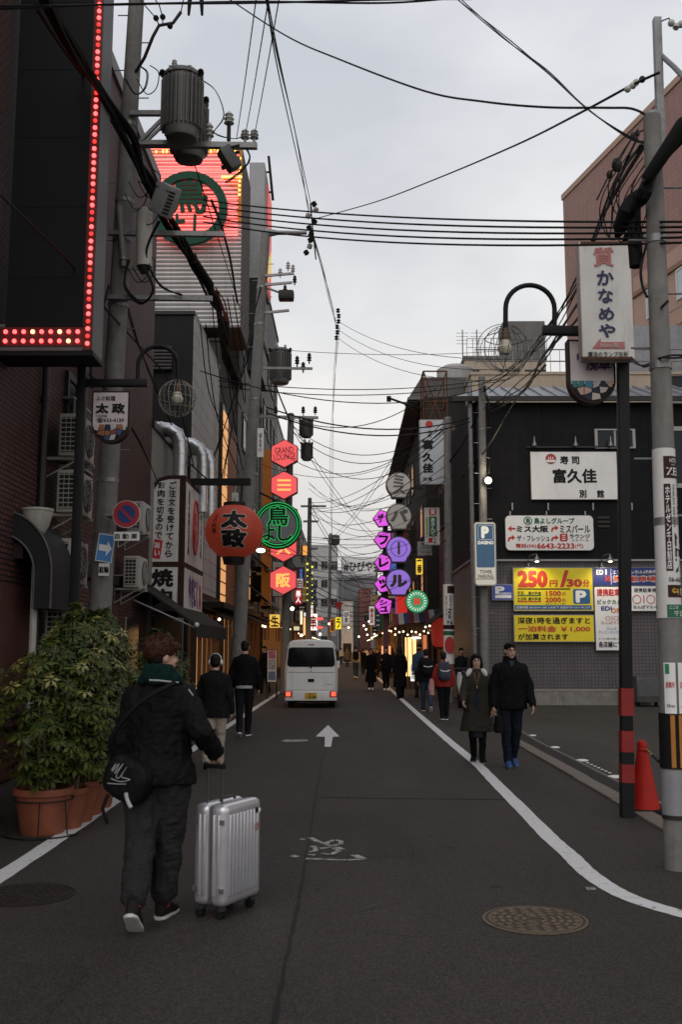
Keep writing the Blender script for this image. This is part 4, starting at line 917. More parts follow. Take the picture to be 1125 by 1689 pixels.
# pole 2 top arm, clusters
q0, q1 = P(438, 384, 25), P(506, 384, 25); MB().tube([q0, q0.lerp(q1, .3), q1], [.13, .06, .05], 10).build('crossarm', grey_steel, pl2)
for i, (py, dx) in enumerate(((455, 48), (470, 45), (516, 40))): crossarm(pl2, P(437, py, 24.9), P(437 + dx, py - 4, 24.9), .06)
cl = thing('line_insulators', 'cluster of string insulators at the tip of the leaning pole arm', 'insulators', P(514, 380, 24.5))
for k in range(9):
 q = P(506 + rnd.uniform(0, 16), 340 + k * 10, 24.5 + rnd.uniform(-.3, .3)); MB().lathe(q, [(.02, 0), (.075, .04), (.03, .07), (.075, .11), (.02, .15)], 10, (rnd.uniform(-.6, .6), .3, 1)).build('insulator', rnd.choice([porc, dk_ins]), cl)
MB().tube([P(512, 336, 24.5), P(516, 380, 24.5), P(521, 428, 24.6)], .02, 6).build('jumper', cable_mat, cl)
cl = thing('line_insulators', 'cluster of insulators on the far middle span of the high lines', 'insulators', P(557, 535, 44))
for k in range(6): MB().lathe(P(554 + rnd.uniform(0, 6), 516 + k * 9, 44), [(.03, 0), (.11, .05), (.04, .1), (.11, .16), (.03, .22)], 8).build('insulator', dk_ins, cl)
for i, (x, y) in enumerate(((475, 447), (483, 452), (462, 458), (470, 486), (486, 470), (482, 495))): insulator(pl2, P(x, y, 24.9), .26, .06, dk_ins if i > 2 else porc)
sw = thing('pole_switch', 'small dark switch box on the leaning pole beside the rooftop sign', 'switch gear', P(472, 488, 24.8)); c = P(472, 488, 24.8)
shape('switch_body', bevel_mesh(MB().cbox(c, (.4, .3, .25)).mesh(), .05), dk_ins, sw); MB().cyl(c + Vector((-.2, 0, .1)), c + Vector((-.5, .1, .25)), .03, n=8).build('hanger', grey_steel, sw)
for i, (x, y) in enumerate(((490, 605), (500, 615), (510, 600))): insulator(pl2, P(x, y, 26), .3, .07, dk_ins)
crossarm(pl2, P(420, 607, 25), P(515, 608, 25.6), .06); crossarm(pl3, P(424, 687, 37.5), P(525, 689, 37.5), .1)
for x in (430, 455, 500, 520): insulator(pl3, P(x, 685, 37.5), .35, .09, dk_ins)
for pl, Y, rows in ((pl4, 60, ((835, 496, 538), (860, 500, 525), (905, 498, 524))), (pl5, 96, ((888, 532, 560), (930, 536, 556))), (pl6, 140, ((955, 556, 576),))):
 for y, xa, xb in rows: crossarm(pl, P(xa, y, Y), P(xb, y, Y), .12)
# right pole top: square post, cable mess
root = thing('square_post', 'square galvanised extension post clamped to the head of the right pole', 'post', P(1097, 240, 7.75))
MB().prism([P(1087, 240, 7.72), P(1099, 240, 7.72), P(1092, 27, 7.72), P(1080, 27, 7.72)], (0, .06, 0)).build('post', grey_steel, root, smooth=0)
MB().tube([P(1092, 92, 7.75), P(1112, 110, 7.6), P(1150, 150, 7.2)], .022, 8).build('post_arm', grey_steel, root)
cl = thing('line_insulators', 'porcelain insulators beside the square post at the top right corner', 'insulators', P(1112, 45, 7.6))
for x, y in ((1108, 38), (1116, 44), (1124, 40)): MB().ball(P(x, y, 7.6), .03, 10).build('insulator', porc, cl)
MB().tube([P(1092, 35, 7.7), P(1104, 30, 7.6), P(1112, 44, 7.6), P(1140, 46, 7.3)], .006, 5).build('jumper', cable_mat, cl)
cl = thing('line_insulators', 'white strain insulators on the single line left of the square post', 'insulators', P(1042, 142, 7.95))
for x, y in ((1036, 147), (1045, 141), (1050, 136), (1060, 131)): MB().ball(P(x, y, 7.95), .03, 10).build('insulator', porc if x < 1055 else dk_ins, cl)
cable('thick black bundle running from the right edge down past the right pole', [(1150, 205, 7.2), (1100, 255, 7.55), (1062, 320, 7.5), (1046, 360, 8.2), (1054, 398, 9)], .024, 'cable_bundle', jit=9, strands=7, n=6)
root = thing('cable_closure', 'flat black splice closure at the upper right edge', 'cable closure', P(1100, 260, 7.4)); MB().cap(P(1070, 292, 7.4), .05, P(1128, 205, 7.2), .06, 12).build('closure_body', rubber, root); MB().tube([P(1062, 300, 7.4), P(1132, 196, 7.15)], .015, 6).build('closure_rail', dk_ins, root)
root = thing('cable_closure', 'fat black teardrop closure hanging left of the right pole', 'cable closure', P(1036, 345, 7.9)); MB().tube([P(1058, 312, 7.8), P(1046, 328, 7.9), P(1034, 350, 7.9), P(1024, 376, 8), P(1018, 392, 8.05)], [.02, .06, .075, .06, .02], 12).build('closure_body', rubber, root); MB().cyl(P(1048, 400, 7.9), P(1050, 440, 7.9), .06, .055, 12).build('closure_tail', rubber, root)
cable('bundle of cables falling from the right pole towards the flood lamp pole', [(1058, 235, 7.8), (1020, 300, 9.2), (985, 380, 11.5), (945, 470, 14.5), (900, 550, 19), (850, 610, 24), (800, 640, 28.4)], .011, 'cable_bundle', jit=9, strands=6)
cable('second bundle dropping behind the pawn shop sign to the corner pole', [(1046, 385, 10.2), (1000, 440, 11), (950, 520, 13.5), (900, 590, 18), (860, 640, 23), (800, 680, 28.4)], .014, 'cable_bundle', jit=8, strands=5)
cable('slack cable continuing from the corner pole down the right side', [(800, 640, 28.4), (770, 690, 33), (740, 735, 40), (700, 800, 52), (660, 860, 75)], .02, 'cable_bundle', jit=6, strands=4)
cable('cable with little lights sagging past the bright lamp', [(900, 600, 18), (850, 665, 23), (800, 745, 28), (760, 790, 31)], .012, jit=3, strands=2)
for i in range(8):
 x, y = 1000 + i * 7, 225 + rnd.uniform(0, 60)
 cable('thin wire hanging in the tangle left of the right pole head, %s' % ('outermost', 'second outermost', 'third outermost', 'middle', 'just inside the middle', 'third from the pole', 'second innermost', 'closest to the pole')[i], [(x + 40, y - 20, 7.8), (x, y + 40, 7.9), (x - 10, y + 85, 8.1), (x + 6, y + 120, 8.2), (x + rnd.uniform(0, 30), y + 60, 8)], .005, group='wire tangle at the right pole')
cl = thing('line_insulators', 'dark insulators hanging in the wire tangle left of the right pole', 'insulators', P(1004, 300, 9))
MB().tube(smooth_path([P(x, y, 8.6) for x, y in ((1062, 215), (1045, 225), (1018, 272), (1006, 288), (985, 330))], 4), .008, 5).build('cord', cable_mat, cl)
for x, y, rr in ((1018, 272, .05), (1006, 288, .03), (1045, 225, .03), (1052, 220, .025)): MB().ball(P(x, y, 8.6), rr, 10, (1, 1, 1.4)).build('insulator', dk_ins, cl)
cable('cable loop round the right pole below the sign', [(1040, 592, 9.6), (1062, 604, 8.6), (1090, 592, 7.62), (1112, 588, 7.6), (1150, 586, 7.4)], .008, jit=3, strands=2)
cable('black loop of cable between the pawn shop sign and the right pole', [(1068, 400, 7.9), (1058, 440, 7.8), (1060, 470, 7.8), (1068, 490, 7.7)], .012)
root = thing('pole_bolt', 'long dark bolt sticking out of the right pole', 'bolt', P(1100, 508, 7.6)); MB().cyl(P(1092, 507, 7.62), P(1102, 497, 7.4), .012, n=8).build('bolt_shaft', dk_ins, root)
for i, (x, y) in enumerate(((440, 262), )):
 root = thing('antenna_rack', 'dark steel ladder bracket on the skyline beside the rooftop sign', 'bracket', P(446, 330, 37)); mb = MB()
 mb.cyl(P(443, 258, 37), P(450, 330, 37), .06, n=6); mb.cyl(P(436, 284, 37), P(446, 284, 37), .04, n=6); mb.cyl(P(439, 317, 37), P(449, 317, 37), .04, n=6); mb.build('rack_bar', black_steel, root)

# ------------------------------------------------------------------ street lamps with cage globes and shield signs
lamp_glass = mat('lamp_glass', (.62, .58, .46), .35, var=.1); wire_m = mat('cage_wire', (.3, .27, .23), .45, .5, var=.1); wire_d = mat('cage_wire_dark', (.2, .185, .17), .5, .4, var=.1)
def street_lamp(label, px, py, Y, s, bands):
 b = P(px, py, Y); base = Vector((b.x, Y, 0)); za = b.z
 root = thing('street_lamp', label, 'street lamp', base, group='black arch lamps with wire globes')
 w = .054
 shape('post', bevel_mesh(MB().box((base.x - w, Y - w, 0), (base.x + w, Y + w, za + .35)).mesh(), .008), black_steel, root)
 MB().box((base.x - w - .005, Y - w - .005, 0), (base.x + w + .005, Y + w + .005, .75)).build('base_sleeve', black_steel, root, smooth=0)
 red = mat('reflective_red', (.3, .012, .01), .5, var=.15, dirt=.4)
 for z0, z1 in bands: MB().box((base.x - w - .007, Y - w - .007, z0), (base.x + w + .007, Y + w + .007, z1)).build('red_band', red, root, smooth=0)
 shape('arm', bevel_mesh(MB().box((base.x + s * w * 1.01, Y - .045, za - .045), (base.x + s * .83, Y + .045, za + .045)).mesh(), .006), black_steel, root)
 x1, x2 = base.x + s * .705, base.x + s * 1.215; xm, rr = (x1 + x2) / 2, .255
 pts = [(x1, Y, za + .045), (x1, Y, za + .2)] + [(xm - s * math.cos(a) * rr, Y, za + .23 + math.sin(a) * rr) for a in [i * math.pi / 16 for i in range(17)]] + [(x2, Y, za + .1), (x2, Y, za - .02)]
 MB().tube(pts, .026, 12).build('arch', black_steel, root)
 MB().lathe((x2, Y, za - .12), [(.055, 0), (.06, .03), (.045, .07), (.04, .1), (.027, .13)], 16).build('socket', mat('brass_dark', (.13, .085, .05), .5, .5, var=.3), root)
 MB().lathe((x2, Y, za - .27), [(0, 0), (.045, .005), (.075, .04), (.08, .075), (.06, .09), (.05, .15)], 20).build('bulb_globe', lamp_glass, root)
 cz, cr = za - .2, .235; mw = wire_m if s > 0 else wire_d
 bm2 = MB().tube([(math.sin(a) * cr, 0, math.cos(a) * cr) for a in [i * math.pi / 18 for i in range(1, 18)]], .0045 if s > 0 else .0036, 5).mesh('cage_wire'); bm2.materials.append(mw)
 for k in range(20):
  if s < 0 and k % 4 == 0: continue
  o = piece('cage_wire', bm2, root, (x2, Y, cz), (0 if s > 0 else rnd.uniform(-.12, .12), 0, k * math.tau / 20))
  if s < 0: o.scale = (1 + rnd.uniform(-.04, .25), 1, 1 + rnd.uniform(-.05, .12))
 for z in ((0, .13, -.13) if s > 0 else (.1, )):
  r2 = math.sqrt(cr * cr - z * z); MB().tube([(x2 + math.cos(a) * r2, Y + math.sin(a) * r2, cz + z) for a in [i * math.tau / 24 for i in range(24)]], .005, 5, True).build('cage_ring', mw, root)
 return root, base, za
LL, lbase, lza = street_lamp('black street lamp with intact wire globe on the left pavement', 135, 632, 12.3, 1, ())
RL, rbase, rza = street_lamp('black street lamp with crumpled wire globe and red bands by the cone', 1031, 548, 10.0, -1, [(P(1031, y1, 10).z, P(1031, y0, 10).z) for y0, y1 in ((1135, 1180), (1205, 1240), (1260, 1290))])
RL.location.x -= .165; RL.rotation_euler = (0, R(1.67), 0)
def shield(label, box, Y, cols, seed):
 x0, z0, x1, z1 = pbox(box, Y); r = (x1 - x0) / 2; xc = (x0 + x1) / 2
 root = thing('shield_sign', label, 'sign', (xc, Y, z0), group='round bottomed shield signs under the lamp arms')
 def outline(k):
  return [(x1 - k, z1 - k), (x0 + k, z1 - k), (x0 + k, z0 + r)] + [(xc + (r - k) * math.cos(a), z0 + r + (r - k) * math.sin(a)) for a in [math.pi + i * math.pi / 16 for i in range(1, 16)]] + [(x1 - k, z0 + r)]
 MB().prism([(x, Y, z) for x, z in outline(0)], (0, .13, 0)).build('cabinet', mat('bronze_frame', (.05, .028, .024), .5, .2, var=.2), root, smooth=.5)
 MB().prism([(x, Y - .006, z) for x, z in outline(.022)], (0, .005, 0)).build('face_panel', mat('sign_pink_white', (.62, .55, .55), .45, var=.06, dirt=.1), root, smooth=0)
 rg = random.Random(seed); zt = z0 + r * .98; n = 6; st = (x1 - x0 - .044) / n
 MB().prism([(x, Y - .009, z) for x, z in [p for p in outline(.022) if p[1] <= zt + .001] ], (0, .003, 0)).build('mosaic_ground', ink, root, smooth=0)
 nodes = {}
 for i in range(n + 1):
  for j in range(5): nodes[i, j] = (x0 + .022 + i * st + (rg.uniform(-.3, .3) * st if 0 < i < n else 0), zt - j * st * .98 + (rg.uniform(-.3, .3) * st if 0 < j < 4 else 0))
 for i in range(n):
  for j in range(4):
   q = [nodes[i, j], nodes[i + 1, j], nodes[i + 1, j + 1], nodes[i, j + 1]]; cx_, cz_ = sum(p[0] for p in q) / 4, sum(p[1] for p in q) / 4; out_ = []
   for x, z in q:
    x, z = cx_ + (x - cx_) * .88, cz_ + (z - cz_) * .88; dx, dz = x - xc, z - (z0 + r); L = math.hypot(dx, dz)
    if dz < 0 and L > r - .03: x, z = xc + dx / L * (r - .03), z0 + r + dz / L * (r - .03)
    out_.append((x, Y - .012, z))
   dx, dz = cx_ - xc, cz_ - (z0 + r)
   if math.hypot(dx, dz) < r - .04: MB().prism(out_, (0, .003, 0)).build('mosaic_piece', rg.choice(cols), root, smooth=0)
 return root
mr = [mat('mosaic_red', (.3, .05, .03), .4), mat('mosaic_blue', (.03, .09, .22), .4), mat('mosaic_white', (.5, .47, .44), .4), mat('mosaic_dark', (.03, .04, .08), .4), mat('mosaic_orange', (.35, .13, .05), .4)]
mbl = [mat('mosaic_azure', (.02, .2, .36), .4), mat('mosaic_teal', (.02, .2, .2), .4), mat('mosaic_cream', (.5, .45, .4), .4), mat('mosaic_cream', (.5, .45, .4)), mat('mosaic_pink', (.5, .34, .28), .4), mat('mosaic_dark', (.03, .04, .08))]
s = shield('pale shield shaped restaurant sign with a red and blue mosaic foot', (150, 645, 213, 730), 12.25, mr, 3)
Ys = 12.24
ptext(s, 'ふぐ料理', (158, 653, 190, 661), Ys, ink_brown, bold=.03); ptext(s, '太 政', (157, 665, 206, 682), Ys, ink, bold=.07); ptext(s, '千日前店', (157, 684, 176, 688), Ys, ink); ptext(s, '☎633-4129', (159, 689, 204, 697), Ys, ink, bold=.02)
s = shield('pale shield shaped sign with a blue mosaic foot behind the pawn shop sign', (938, 560, 1016, 665), 10.05, mbl, 8)
ptext(s, '新', (951, 583, 964, 594), 10.035, ink_purple, bold=.04); ptext(s, '浅草', (966, 588, 1008, 612), 10.035, ink_purple, bold=.03)
# pawn shop board
s = board('pawn_shop_sign', 'tall rusty edged white board with blue brush lettering on the right lamp post', 'sign', (958, 399, 1044, 592), 9.78, old_board, mat('rusty_white', (.5, .42, .36), .6, var=.15, dirt=.6), .14, .006)
Yb = 9.772
ptext(s, '質', (979, 408, 1013, 440), Yb, ink_rose, bold=.03)
for ch, bx in zip('かなめや', ((985, 446, 1013, 471), (987, 476, 1012, 500), (988, 507, 1014, 529), (988, 534, 1016, 557))): ptext(s, ch, bx, Yb, ink_navy, bold=.045)
x0, z0, x1, z1 = pbox((977, 561, 1031, 575), Yb); MB().prism([(x1, Yb - .004, z1 - .02), (x0 + .09, Yb - .004, z1 - .02), (x0 + .09, Yb - .004, z1 + .02), (x0, Yb - .004, z0), (x1, Yb - .004, z0)], (0, .003, 0)).build('arrow', ink_rose, s, smooth=0)
ptext(s, '30m先', (990, 566, 1022, 573), Yb - .006, mat('faded_white', (.6, .55, .53), .6)); ptext(s, '魔法のランプ左折', (970, 580, 1037, 589), Yb, ink, bold=.02)
for bx in ((958, 399, 1044, 402), (958, 588.5, 1044, 592)): plate('rust_edge', bx, Yb, rust, s, .004, lift=.007)

# ------------------------------------------------------------------ signs on the left pole
root = thing('no_parking_sign', 'round red and blue no parking sign on the left pole', 'road sign', P(208, 848, 13.4)); c = P(208, 848, 13.45); rs = 23 / F * 13.45 * 1.005
for nm, r, d, m in (('disc_edge', rs, 0, mat('sign_white', (.7, .7, .7), .4, var=.05)), ('red_disc', rs * .96, .003, mat('sign_red', (.42, .015, .02), .4, var=.08, dirt=.1)), ('blue_disc', rs * .66, .006, mat('sign_blue', (.012, .045, .24), .4, var=.08))):
 MB().cyl(c + Vector((0, -d - .003, 0)), c + Vector((0, -d + (.012 if nm == 'disc_edge' else 0), 0)), r, n=40).build(nm, m, root)
u = Vector((math.cos(R(-45)), 0, math.sin(R(-45)))); v = Vector((u.z, 0, -u.x)); f_ = c + Vector((0, -.012, 0))
MB().prism([f_ + u * rs * .72 + v * rs * .09, f_ - u * rs * .72 + v * rs * .09, f_ - u * rs * .72 - v * rs * .09, f_ + u * rs * .72 - v * rs * .09], (0, .002, 0)).build('slash', mat('sign_red', (.42, .015, .02)), root, smooth=0)
MB().box((c.x - .3, 13.46, c.z - .02), (c.x + .02, 13.85, c.z + .02)).build('bracket', grey_steel, root, smooth=0)
s = board('supplement_plate', 'white plate reading cars under the no parking sign', 'road sign', (187, 877, 230, 892), 13.45, white_board, grey_steel, .01, .002, r=.02); ptext(s, '自 動 車', (189, 880, 226, 889), 13.445, ink, bold=.02)
# one way arrow plate, turned towards the street on the pole
root = thing('one_way_sign', 'blue plate with a white arrow strapped to the left pole', 'road sign', P(172, 925, 13.78)); c = P(173, 904, 13.8); rt = Euler((0, R(7), R(28))).to_matrix()
h, w_ = .195, .115
def lp(x, z, y=0): return c + rt @ Vector((x, y, z))
MB().prism([lp(w_, h), lp(-w_, h), lp(-w_, -h), lp(w_, -h)], rt @ Vector((0, .008, 0))).build('plate_edge', mat('sign_white', (.7, .7, .7)), root, smooth=0)
MB().prism([lp(w_ - .01, h - .012, -.004), lp(-w_ + .01, h - .012, -.004), lp(-w_ + .01, -h + .012, -.004), lp(w_ - .01, -h + .012, -.004)], rt @ Vector((0, .003, 0))).build('blue_panel', mat('sign_light_blue', (.03, .2, .5), .4, var=.08, dirt=.1), root, smooth=0)
MB().prism([lp(x, z, -.007) for x, z in ((.09, 0), (.02, .11), (.02, .045), (-.09, .045), (-.09, -.045), (.02, -.045), (.02, -.11))], rt @ Vector((0, .002, 0))).build('arrow', ink_white, root, smooth=0)
s = board('lease_sticker', 'small white notice plate below the blue arrow plate', 'sign', (162, 929, 180, 950), 13.77, white_board, grey_steel, .01, .002); ptext(s, '駐輪', (163, 934, 179, 945), 13.765, ink, bold=.05)

# ------------------------------------------------------------------ LED board at top left
Yl = 11.5
led = thing('led_sign', 'big black sign box edged with red bulbs at the top left', 'sign', P(80, 580, Yl))
xr = P(152, 560, Yl).x; zb_ = P(80, 578, Yl).z; zt_ = P(80, -160, Yl).z; xl = P(20, 300, Yl).x
panel_m = mat('led_panel', (.014, .014, .015), .6, var=.2, scale=30); body_m = mat('led_body', (.17, .17, .175), .55, var=.12, dirt=.2); redbox = mat('red_gutter', (.1, .008, .008), .5, var=.1)
MB().box((xl, Yl + .003, zb_), (xr, Yl + .48, zt_)).build('cabinet', body_m, led, smooth=0)
MB().box((XL + .003, Yl + .003, zb_ - .06), (xr + .01, Yl + .5, zb_ - .003)).build('bottom_tray', black_steel, led, smooth=0)
MB().box((XL + .003, Yl + .003, zb_), (xl - .003, Yl + .48, zb_ + .33)).build('wall_arm', body_m, led, smooth=0)
w1 = .115
MB().box((xl, Yl - .012, zb_ + .29), (xr - w1 - .003, Yl, zt_)).build('display_panel', panel_m, led, smooth=0)
MB().box((xr - w1, Yl - .006, zb_), (xr, Yl, zt_)).build('bulb_channel', redbox, led, smooth=0)
MB().box((XL + .003, Yl - .006, zb_ + .05), (xr - w1 - .003, Yl, zb_ + .286)).build('bulb_channel', redbox, led, smooth=0)
for b_ in ((xr - .012, Yl - .03, zb_, xr, Yl - .0062, zt_), (xr - w1, Yl - .03, zb_ + .29, xr - w1 + .012, Yl - .0062, zt_)):
 MB().box(b_[:3], b_[3:]).build('channel_lip', redbox, led, smooth=0)
mb = MB(); [mb.box((xl + .02, Yl - .016, zb_ + k * .9), (xr - w1 - .02, Yl - .0125, zb_ + k * .9 + .008)) for k in range(1, 9)]
mb.build('panel_seam', panel_m, led, smooth=0)['kind'] = 'stuff'
ledm = glow('led_red', (1, .06, .06), 5.5); ledd = glow('led_dim', (1, .05, .04), 1.3); ledw = glow('led_amber', (1, .35, .16), 5)
bme = {}
for m in (ledm, ledd, ledw):
 bme[m.name] = MB().ball((0, 0, 0), .027, 10, (1, .8, 1)).mesh('bulb'); bme[m.name].materials.append(m); bme[m.name].polygons.foreach_set('use_smooth', [True] * len(bme[m.name].polygons))
z = zb_ + .08; k = 0
while z < zt_ - .1:
 piece('bulb', bme[(ledm if rnd.random() < .72 else ledd).name], led, (xr - w1 / 2 + .002, Yl - .022, z)); z += .0915; k += 1
for row in (.11, .225):
 x = xr - w1 - .06
 while x > XL + .05:
  piece('bulb', bme[(ledw if rnd.random() < .3 else ledm).name], led, (x, Yl - .022, zb_ + row)); x -= .108

# ------------------------------------------------------------------ yakiniku sign box
Yy0, Yy1 = 21.55, 24.5; xR = P(303, 900, Yy0).x; xLf = P(240, 900, Yy0).x
zT, zM, zB = P(270, 784, Yy0).z, P(270, 931, Yy0).z, P(270, 1012, Yy0).z
yk = thing('yakiniku_sign', 'large white box sign with brown rusty frame and black brush lettering', 'sign', ((xLf + xR) / 2, Yy0, zB))
fr = mat('brown_frame', (.055, .026, .02), .7, var=.3, dirt=.3)
a = P(243, 806, Yy0); b = P(277, 785, Yy0)
arc = [Vector((xR, Yy0, zT)), Vector((b.x, Yy0, zT)), Vector((b.x - .2, Yy0, zT - .06)), Vector((a.x + .12, Yy0, a.z + .1)), Vector((xLf, Yy0, a.z - .04)), Vector((xLf, Yy0, zB)), Vector((xR, Yy0, zB))]
MB().prism(arc, (0, Yy1 - Yy0, 0)).build('cabinet', fr, yk, smooth=0)
Yf = Yy0 - .012; f = .07; xi = xR - .12
MB().prism([(xi, Yf, zT - .09), (b.x + .03, Yf, zT - .09), (b.x - .18, Yf, zT - .14), (a.x + .15, Yf, a.z - .02), (xLf + f, Yf, a.z - .12), (xLf + f * .8, Yf, zM + .06), (xi, Yf, zM + .06)], (0, .01, 0)).build('upper_panel', old_board, yk, smooth=0)
MB().prism([(xi, Yf, zM - .06), (xLf + f, Yf, zM - .06), (xLf + f * .5, Yf, zB + .05), (xi, Yf, zB + .05)], (0, .01, 0)).build('lower_panel', old_board, yk, smooth=0)
Xs = xR + .012
MB().prism([(Xs, Yy0 + .12, zT - .12), (Xs, Yy1 - .14, zT - .12), (Xs, Yy1 - .14, zM + .06), (Xs, Yy0 + .12, zM + .06)], (-.01, 0, 0)).build('side_panel', old_board, yk, smooth=0)
MB().prism([(Xs, Yy0 + .12, zM - .06), (Xs, Yy1 - .14, zM - .06), (Xs, Yy1 - .14, zB + .06), (Xs, Yy0 + .12, zB + .06)], (-.01, 0, 0)).build('side_panel', old_board, yk, smooth=0)
Yt = Yf - .001
for col, xs, ys in (('ご注文を受けてから', (279, 291), (793, 920)), ('お肉を切るので', (260, 272), (793, 890))):
 n = len(col); hh = (ys[1] - ys[0]) / n
 for i, ch in enumerate(col):
  dx = -i * .9 - (0 if col[0] == 'ご' else -.4); g_ = .1 if ch in 'をのでてらお' else .06
  ptext(yk, ch, (xs[0] + dx, ys[0] + i * hh + hh * g_, xs[1] + dx, ys[0] + (i + 1) * hh - hh * g_), Yt, ink, bold=.035)
x0, z0, x1, z1 = pbox((252, 890, 266, 921), Yt); cc = Vector(((x0 + x1) / 2, Yt - .004, (z0 + z1) / 2)); rt = Euler((0, R(7), 0)).to_matrix()
MB().cbox(cc, (x1 - x0, .004, z1 - z0), rt).build('red_stamp', ink_red, yk, smooth=0)
for i, ch in enumerate('旨い'): lettering(yk, ch, cc + Vector((.0, -.003, .08 - i * .17)), .12, .13, ink_white, bold=.03, rot=R(-7))
ptext(yk, '焼', (249, 938, 286, 968), Yt, ink, bold=.06); ptext(yk, '肉', (251, 971, 284, 1000), Yt, ink, bold=.06)
RX = dict(right=(0, 1, 0))
Yc_ = (Yy0 + Yy1) / 2; zc_ = (zT + zM) / 2
for s_, yo, w_, h_ in (('当店の焼肉は注文後', -.95, .22, 1.45), ('心のこもった味', .95, .22, 1.3)): lettering(yk, s_, (Xs, Yc_ + yo, zc_), w_, h_, ink, bold=.05, vertical=True, **RX)
MB().tube([(Xs + .004, Yc_ + math.cos(a) * .36, zc_ + math.sin(a) * .62) for a in [i * math.tau / 32 for i in range(32)]], .035, 6, True).build('oval_ring', ink_red, yk)
lettering(yk, '丸肉', (Xs, Yc_, zc_), .4, .85, ink_red, bold=.06, vertical=True, **RX)
lettering(yk, 'やきにく', (Xs, Yc_ - .1, (zM + zB) / 2), 1.4, .75, ink_purple, bold=.09, **RX); lettering(yk, '丸', (Xs, Yc_ + .95, (zM + zB) / 2), .4, .75, ink_red, bold=.09, **RX)
# dark awning below it
aw = thing('dark_awning', 'dark sloping awning below the yakiniku sign', 'awning', (XL, 20, 2.0)); awm = mat('awning_cloth', (.035, .032, .03), .8, var=.25, scale=3, dirt=.3, bump=.1)
q0 = Vector((XL + .01, 0, 2.98)); q1 = Vector((-2.95, 0, 2.12))
MB().add([(q0.x, 19.6, q0.z), (q1.x, 19.6, q1.z), (q1.x, 24.6, q1.z), (q0.x, 24.6, q0.z), (q0.x, 19.6, q0.z - .05), (q1.x, 19.6, q1.z - .05), (q1.x, 24.6, q1.z - .05), (q0.x, 24.6, q0.z - .05)], [(0, 1, 2, 3), (7, 6, 5, 4), (4, 5, 1, 0), (5, 6, 2, 1), (6, 7, 3, 2), (7, 4, 0, 3)]).build('cloth', awm, aw, smooth=0)
MB().box((q1.x, 19.62, q1.z - .27), (q1.x + .02, 24.58, q1.z - .052)).build('valance', awm, aw, smooth=0)
mb = MB()
for y in (19.65, 22.1, 24.55): mb.cyl((q0.x, y, q0.z - .4), (q1.x, y, q1.z - .09), .02, n=6)
mb.build('awning_arm', alu, aw); MB().ball((q1.x + .03, 19.6, q1.z - .03), .05, 10).build('end_cap', white_paint, aw)

# ================================================================== NEON AND SHOP SIGNS, LEFT
# rooftop sign with the green ring
Yr = 31.5; x0, z0, x1, z1 = pbox((243, 245, 398, 540), Yr); x0 -= .3
rs_ = thing('rooftop_sign', 'huge corrugated rooftop sign lit red with a green ring emblem', 'sign', ((x0 + x1) / 2, Yr, z0))
corr = mat('corrugated_white', (.56, .55, .54), .5, .2, var=.12, scale=2, dirt=.35); corrd = mat('corrugated_side', (.2, .18, .165), .6, .2, var=.2, dirt=.4)
MB().box((x0, Yr, z0), (x1, Yr + 2.6, z1)).build('sign_box', corrd, rs_, smooth=0)
sl_me = MB().add([(x0, -.003, -.055), (x1, -.003, -.055), (x1, -.04, -.01), (x0, -.04, -.01), (x0, -.04, .02), (x1, -.04, .02), (x1, -.003, .06), (x0, -.003, .06)], [(0, 1, 2, 3), (3, 2, 5, 4), (4, 5, 6, 7)]).mesh('slat'); sl_me.materials.append(corr)
z = z0 + .08
while z < z1 - .1: piece('slat', sl_me, rs_, (0, Yr, z)); z += .148
sd_me = MB().box((-.003, -.02, -.05), (.02, 2.62, .05)).mesh('side_rib'); sd_me.materials.append(corrd)
z = z0 + .1
while z < z1 - .1: piece('side_rib', sd_me, rs_, (x1 + .004, Yr, z)); z += .18
red_neon = glow('red_neon', (1, .1, .09), 4.5)
zc_ = P(320, 352, Yr).z; nt_ = MB().tube([(x0 + .05, 0, 0), (x1 - .1, 0, 0)], .016, 6).mesh('neon_tube'); nt_.materials.append(red_neon)
for py in range(250, 398, 6): piece('neon_tube', nt_, rs_, (0, Yr - .24, P(320, py, Yr).z + rnd.uniform(-.03, .03)))
grn = mat('emblem_green', (.008, .075, .04), .5, var=.15)
cx_ = P(314, 352, Yr).x; ro = 66 / F * Yr
def ring(c, r0, r1, t, n=48):
 mb = MB(); q = [(r0, 0), (r1, 0), (r1, t), (r0, t)]
 u, w = Vector((1, 0, 0)), Vector((0, 0, 1)); vs = []
 for r, h in q: vs += [Vector(c) + Vector((math.cos(j * math.tau / n) * r, -h, math.sin(j * math.tau / n) * r)) for j in range(n)]
 return mb.add(vs, [(i * n + j, ((i + 1) % 4) * n + j, ((i + 1) % 4) * n + (j + 1) % n, i * n + (j + 1) % n) for i in range(4) for j in range(n)])
ring((cx_, Yr - .32, zc_), ro * .8, ro, .14).build('emblem_ring', grn, rs_)
for r in (ro * .8, ro): MB().tube([(cx_ + math.cos(a) * r, Yr - .32, zc_ + math.sin(a) * r) for a in [i * math.tau / 40 for i in range(40)]], .03, 5, True).build('ring_edge', mat('emblem_edge', (.25, .3, .27), .5), rs_)
for ch, cz_, ww, hh in (('鳥', .42, 1.25, 1.2), ('よし', -.62, 1.35, .85)):
 o = lettering(rs_, ch, (cx_, Yr - .4, zc_ + cz_), ww, hh, grn, bold=.028, name='emblem_glyph')
 bm = bmesh.new(); bm.from_mesh(o.data); r_ = bmesh.ops.extrude_face_region(bm, geom=bm.faces[:]); bmesh.ops.translate(bm, vec=(0, .1, 0), verts=[v for v in r_['geom'] if isinstance(v, bmesh.types.BMVert)]); bm.to_mesh(o.data); bm.free()
goldm = mat('gold_strip', (.35, .2, .03), .5, .2, var=.2)
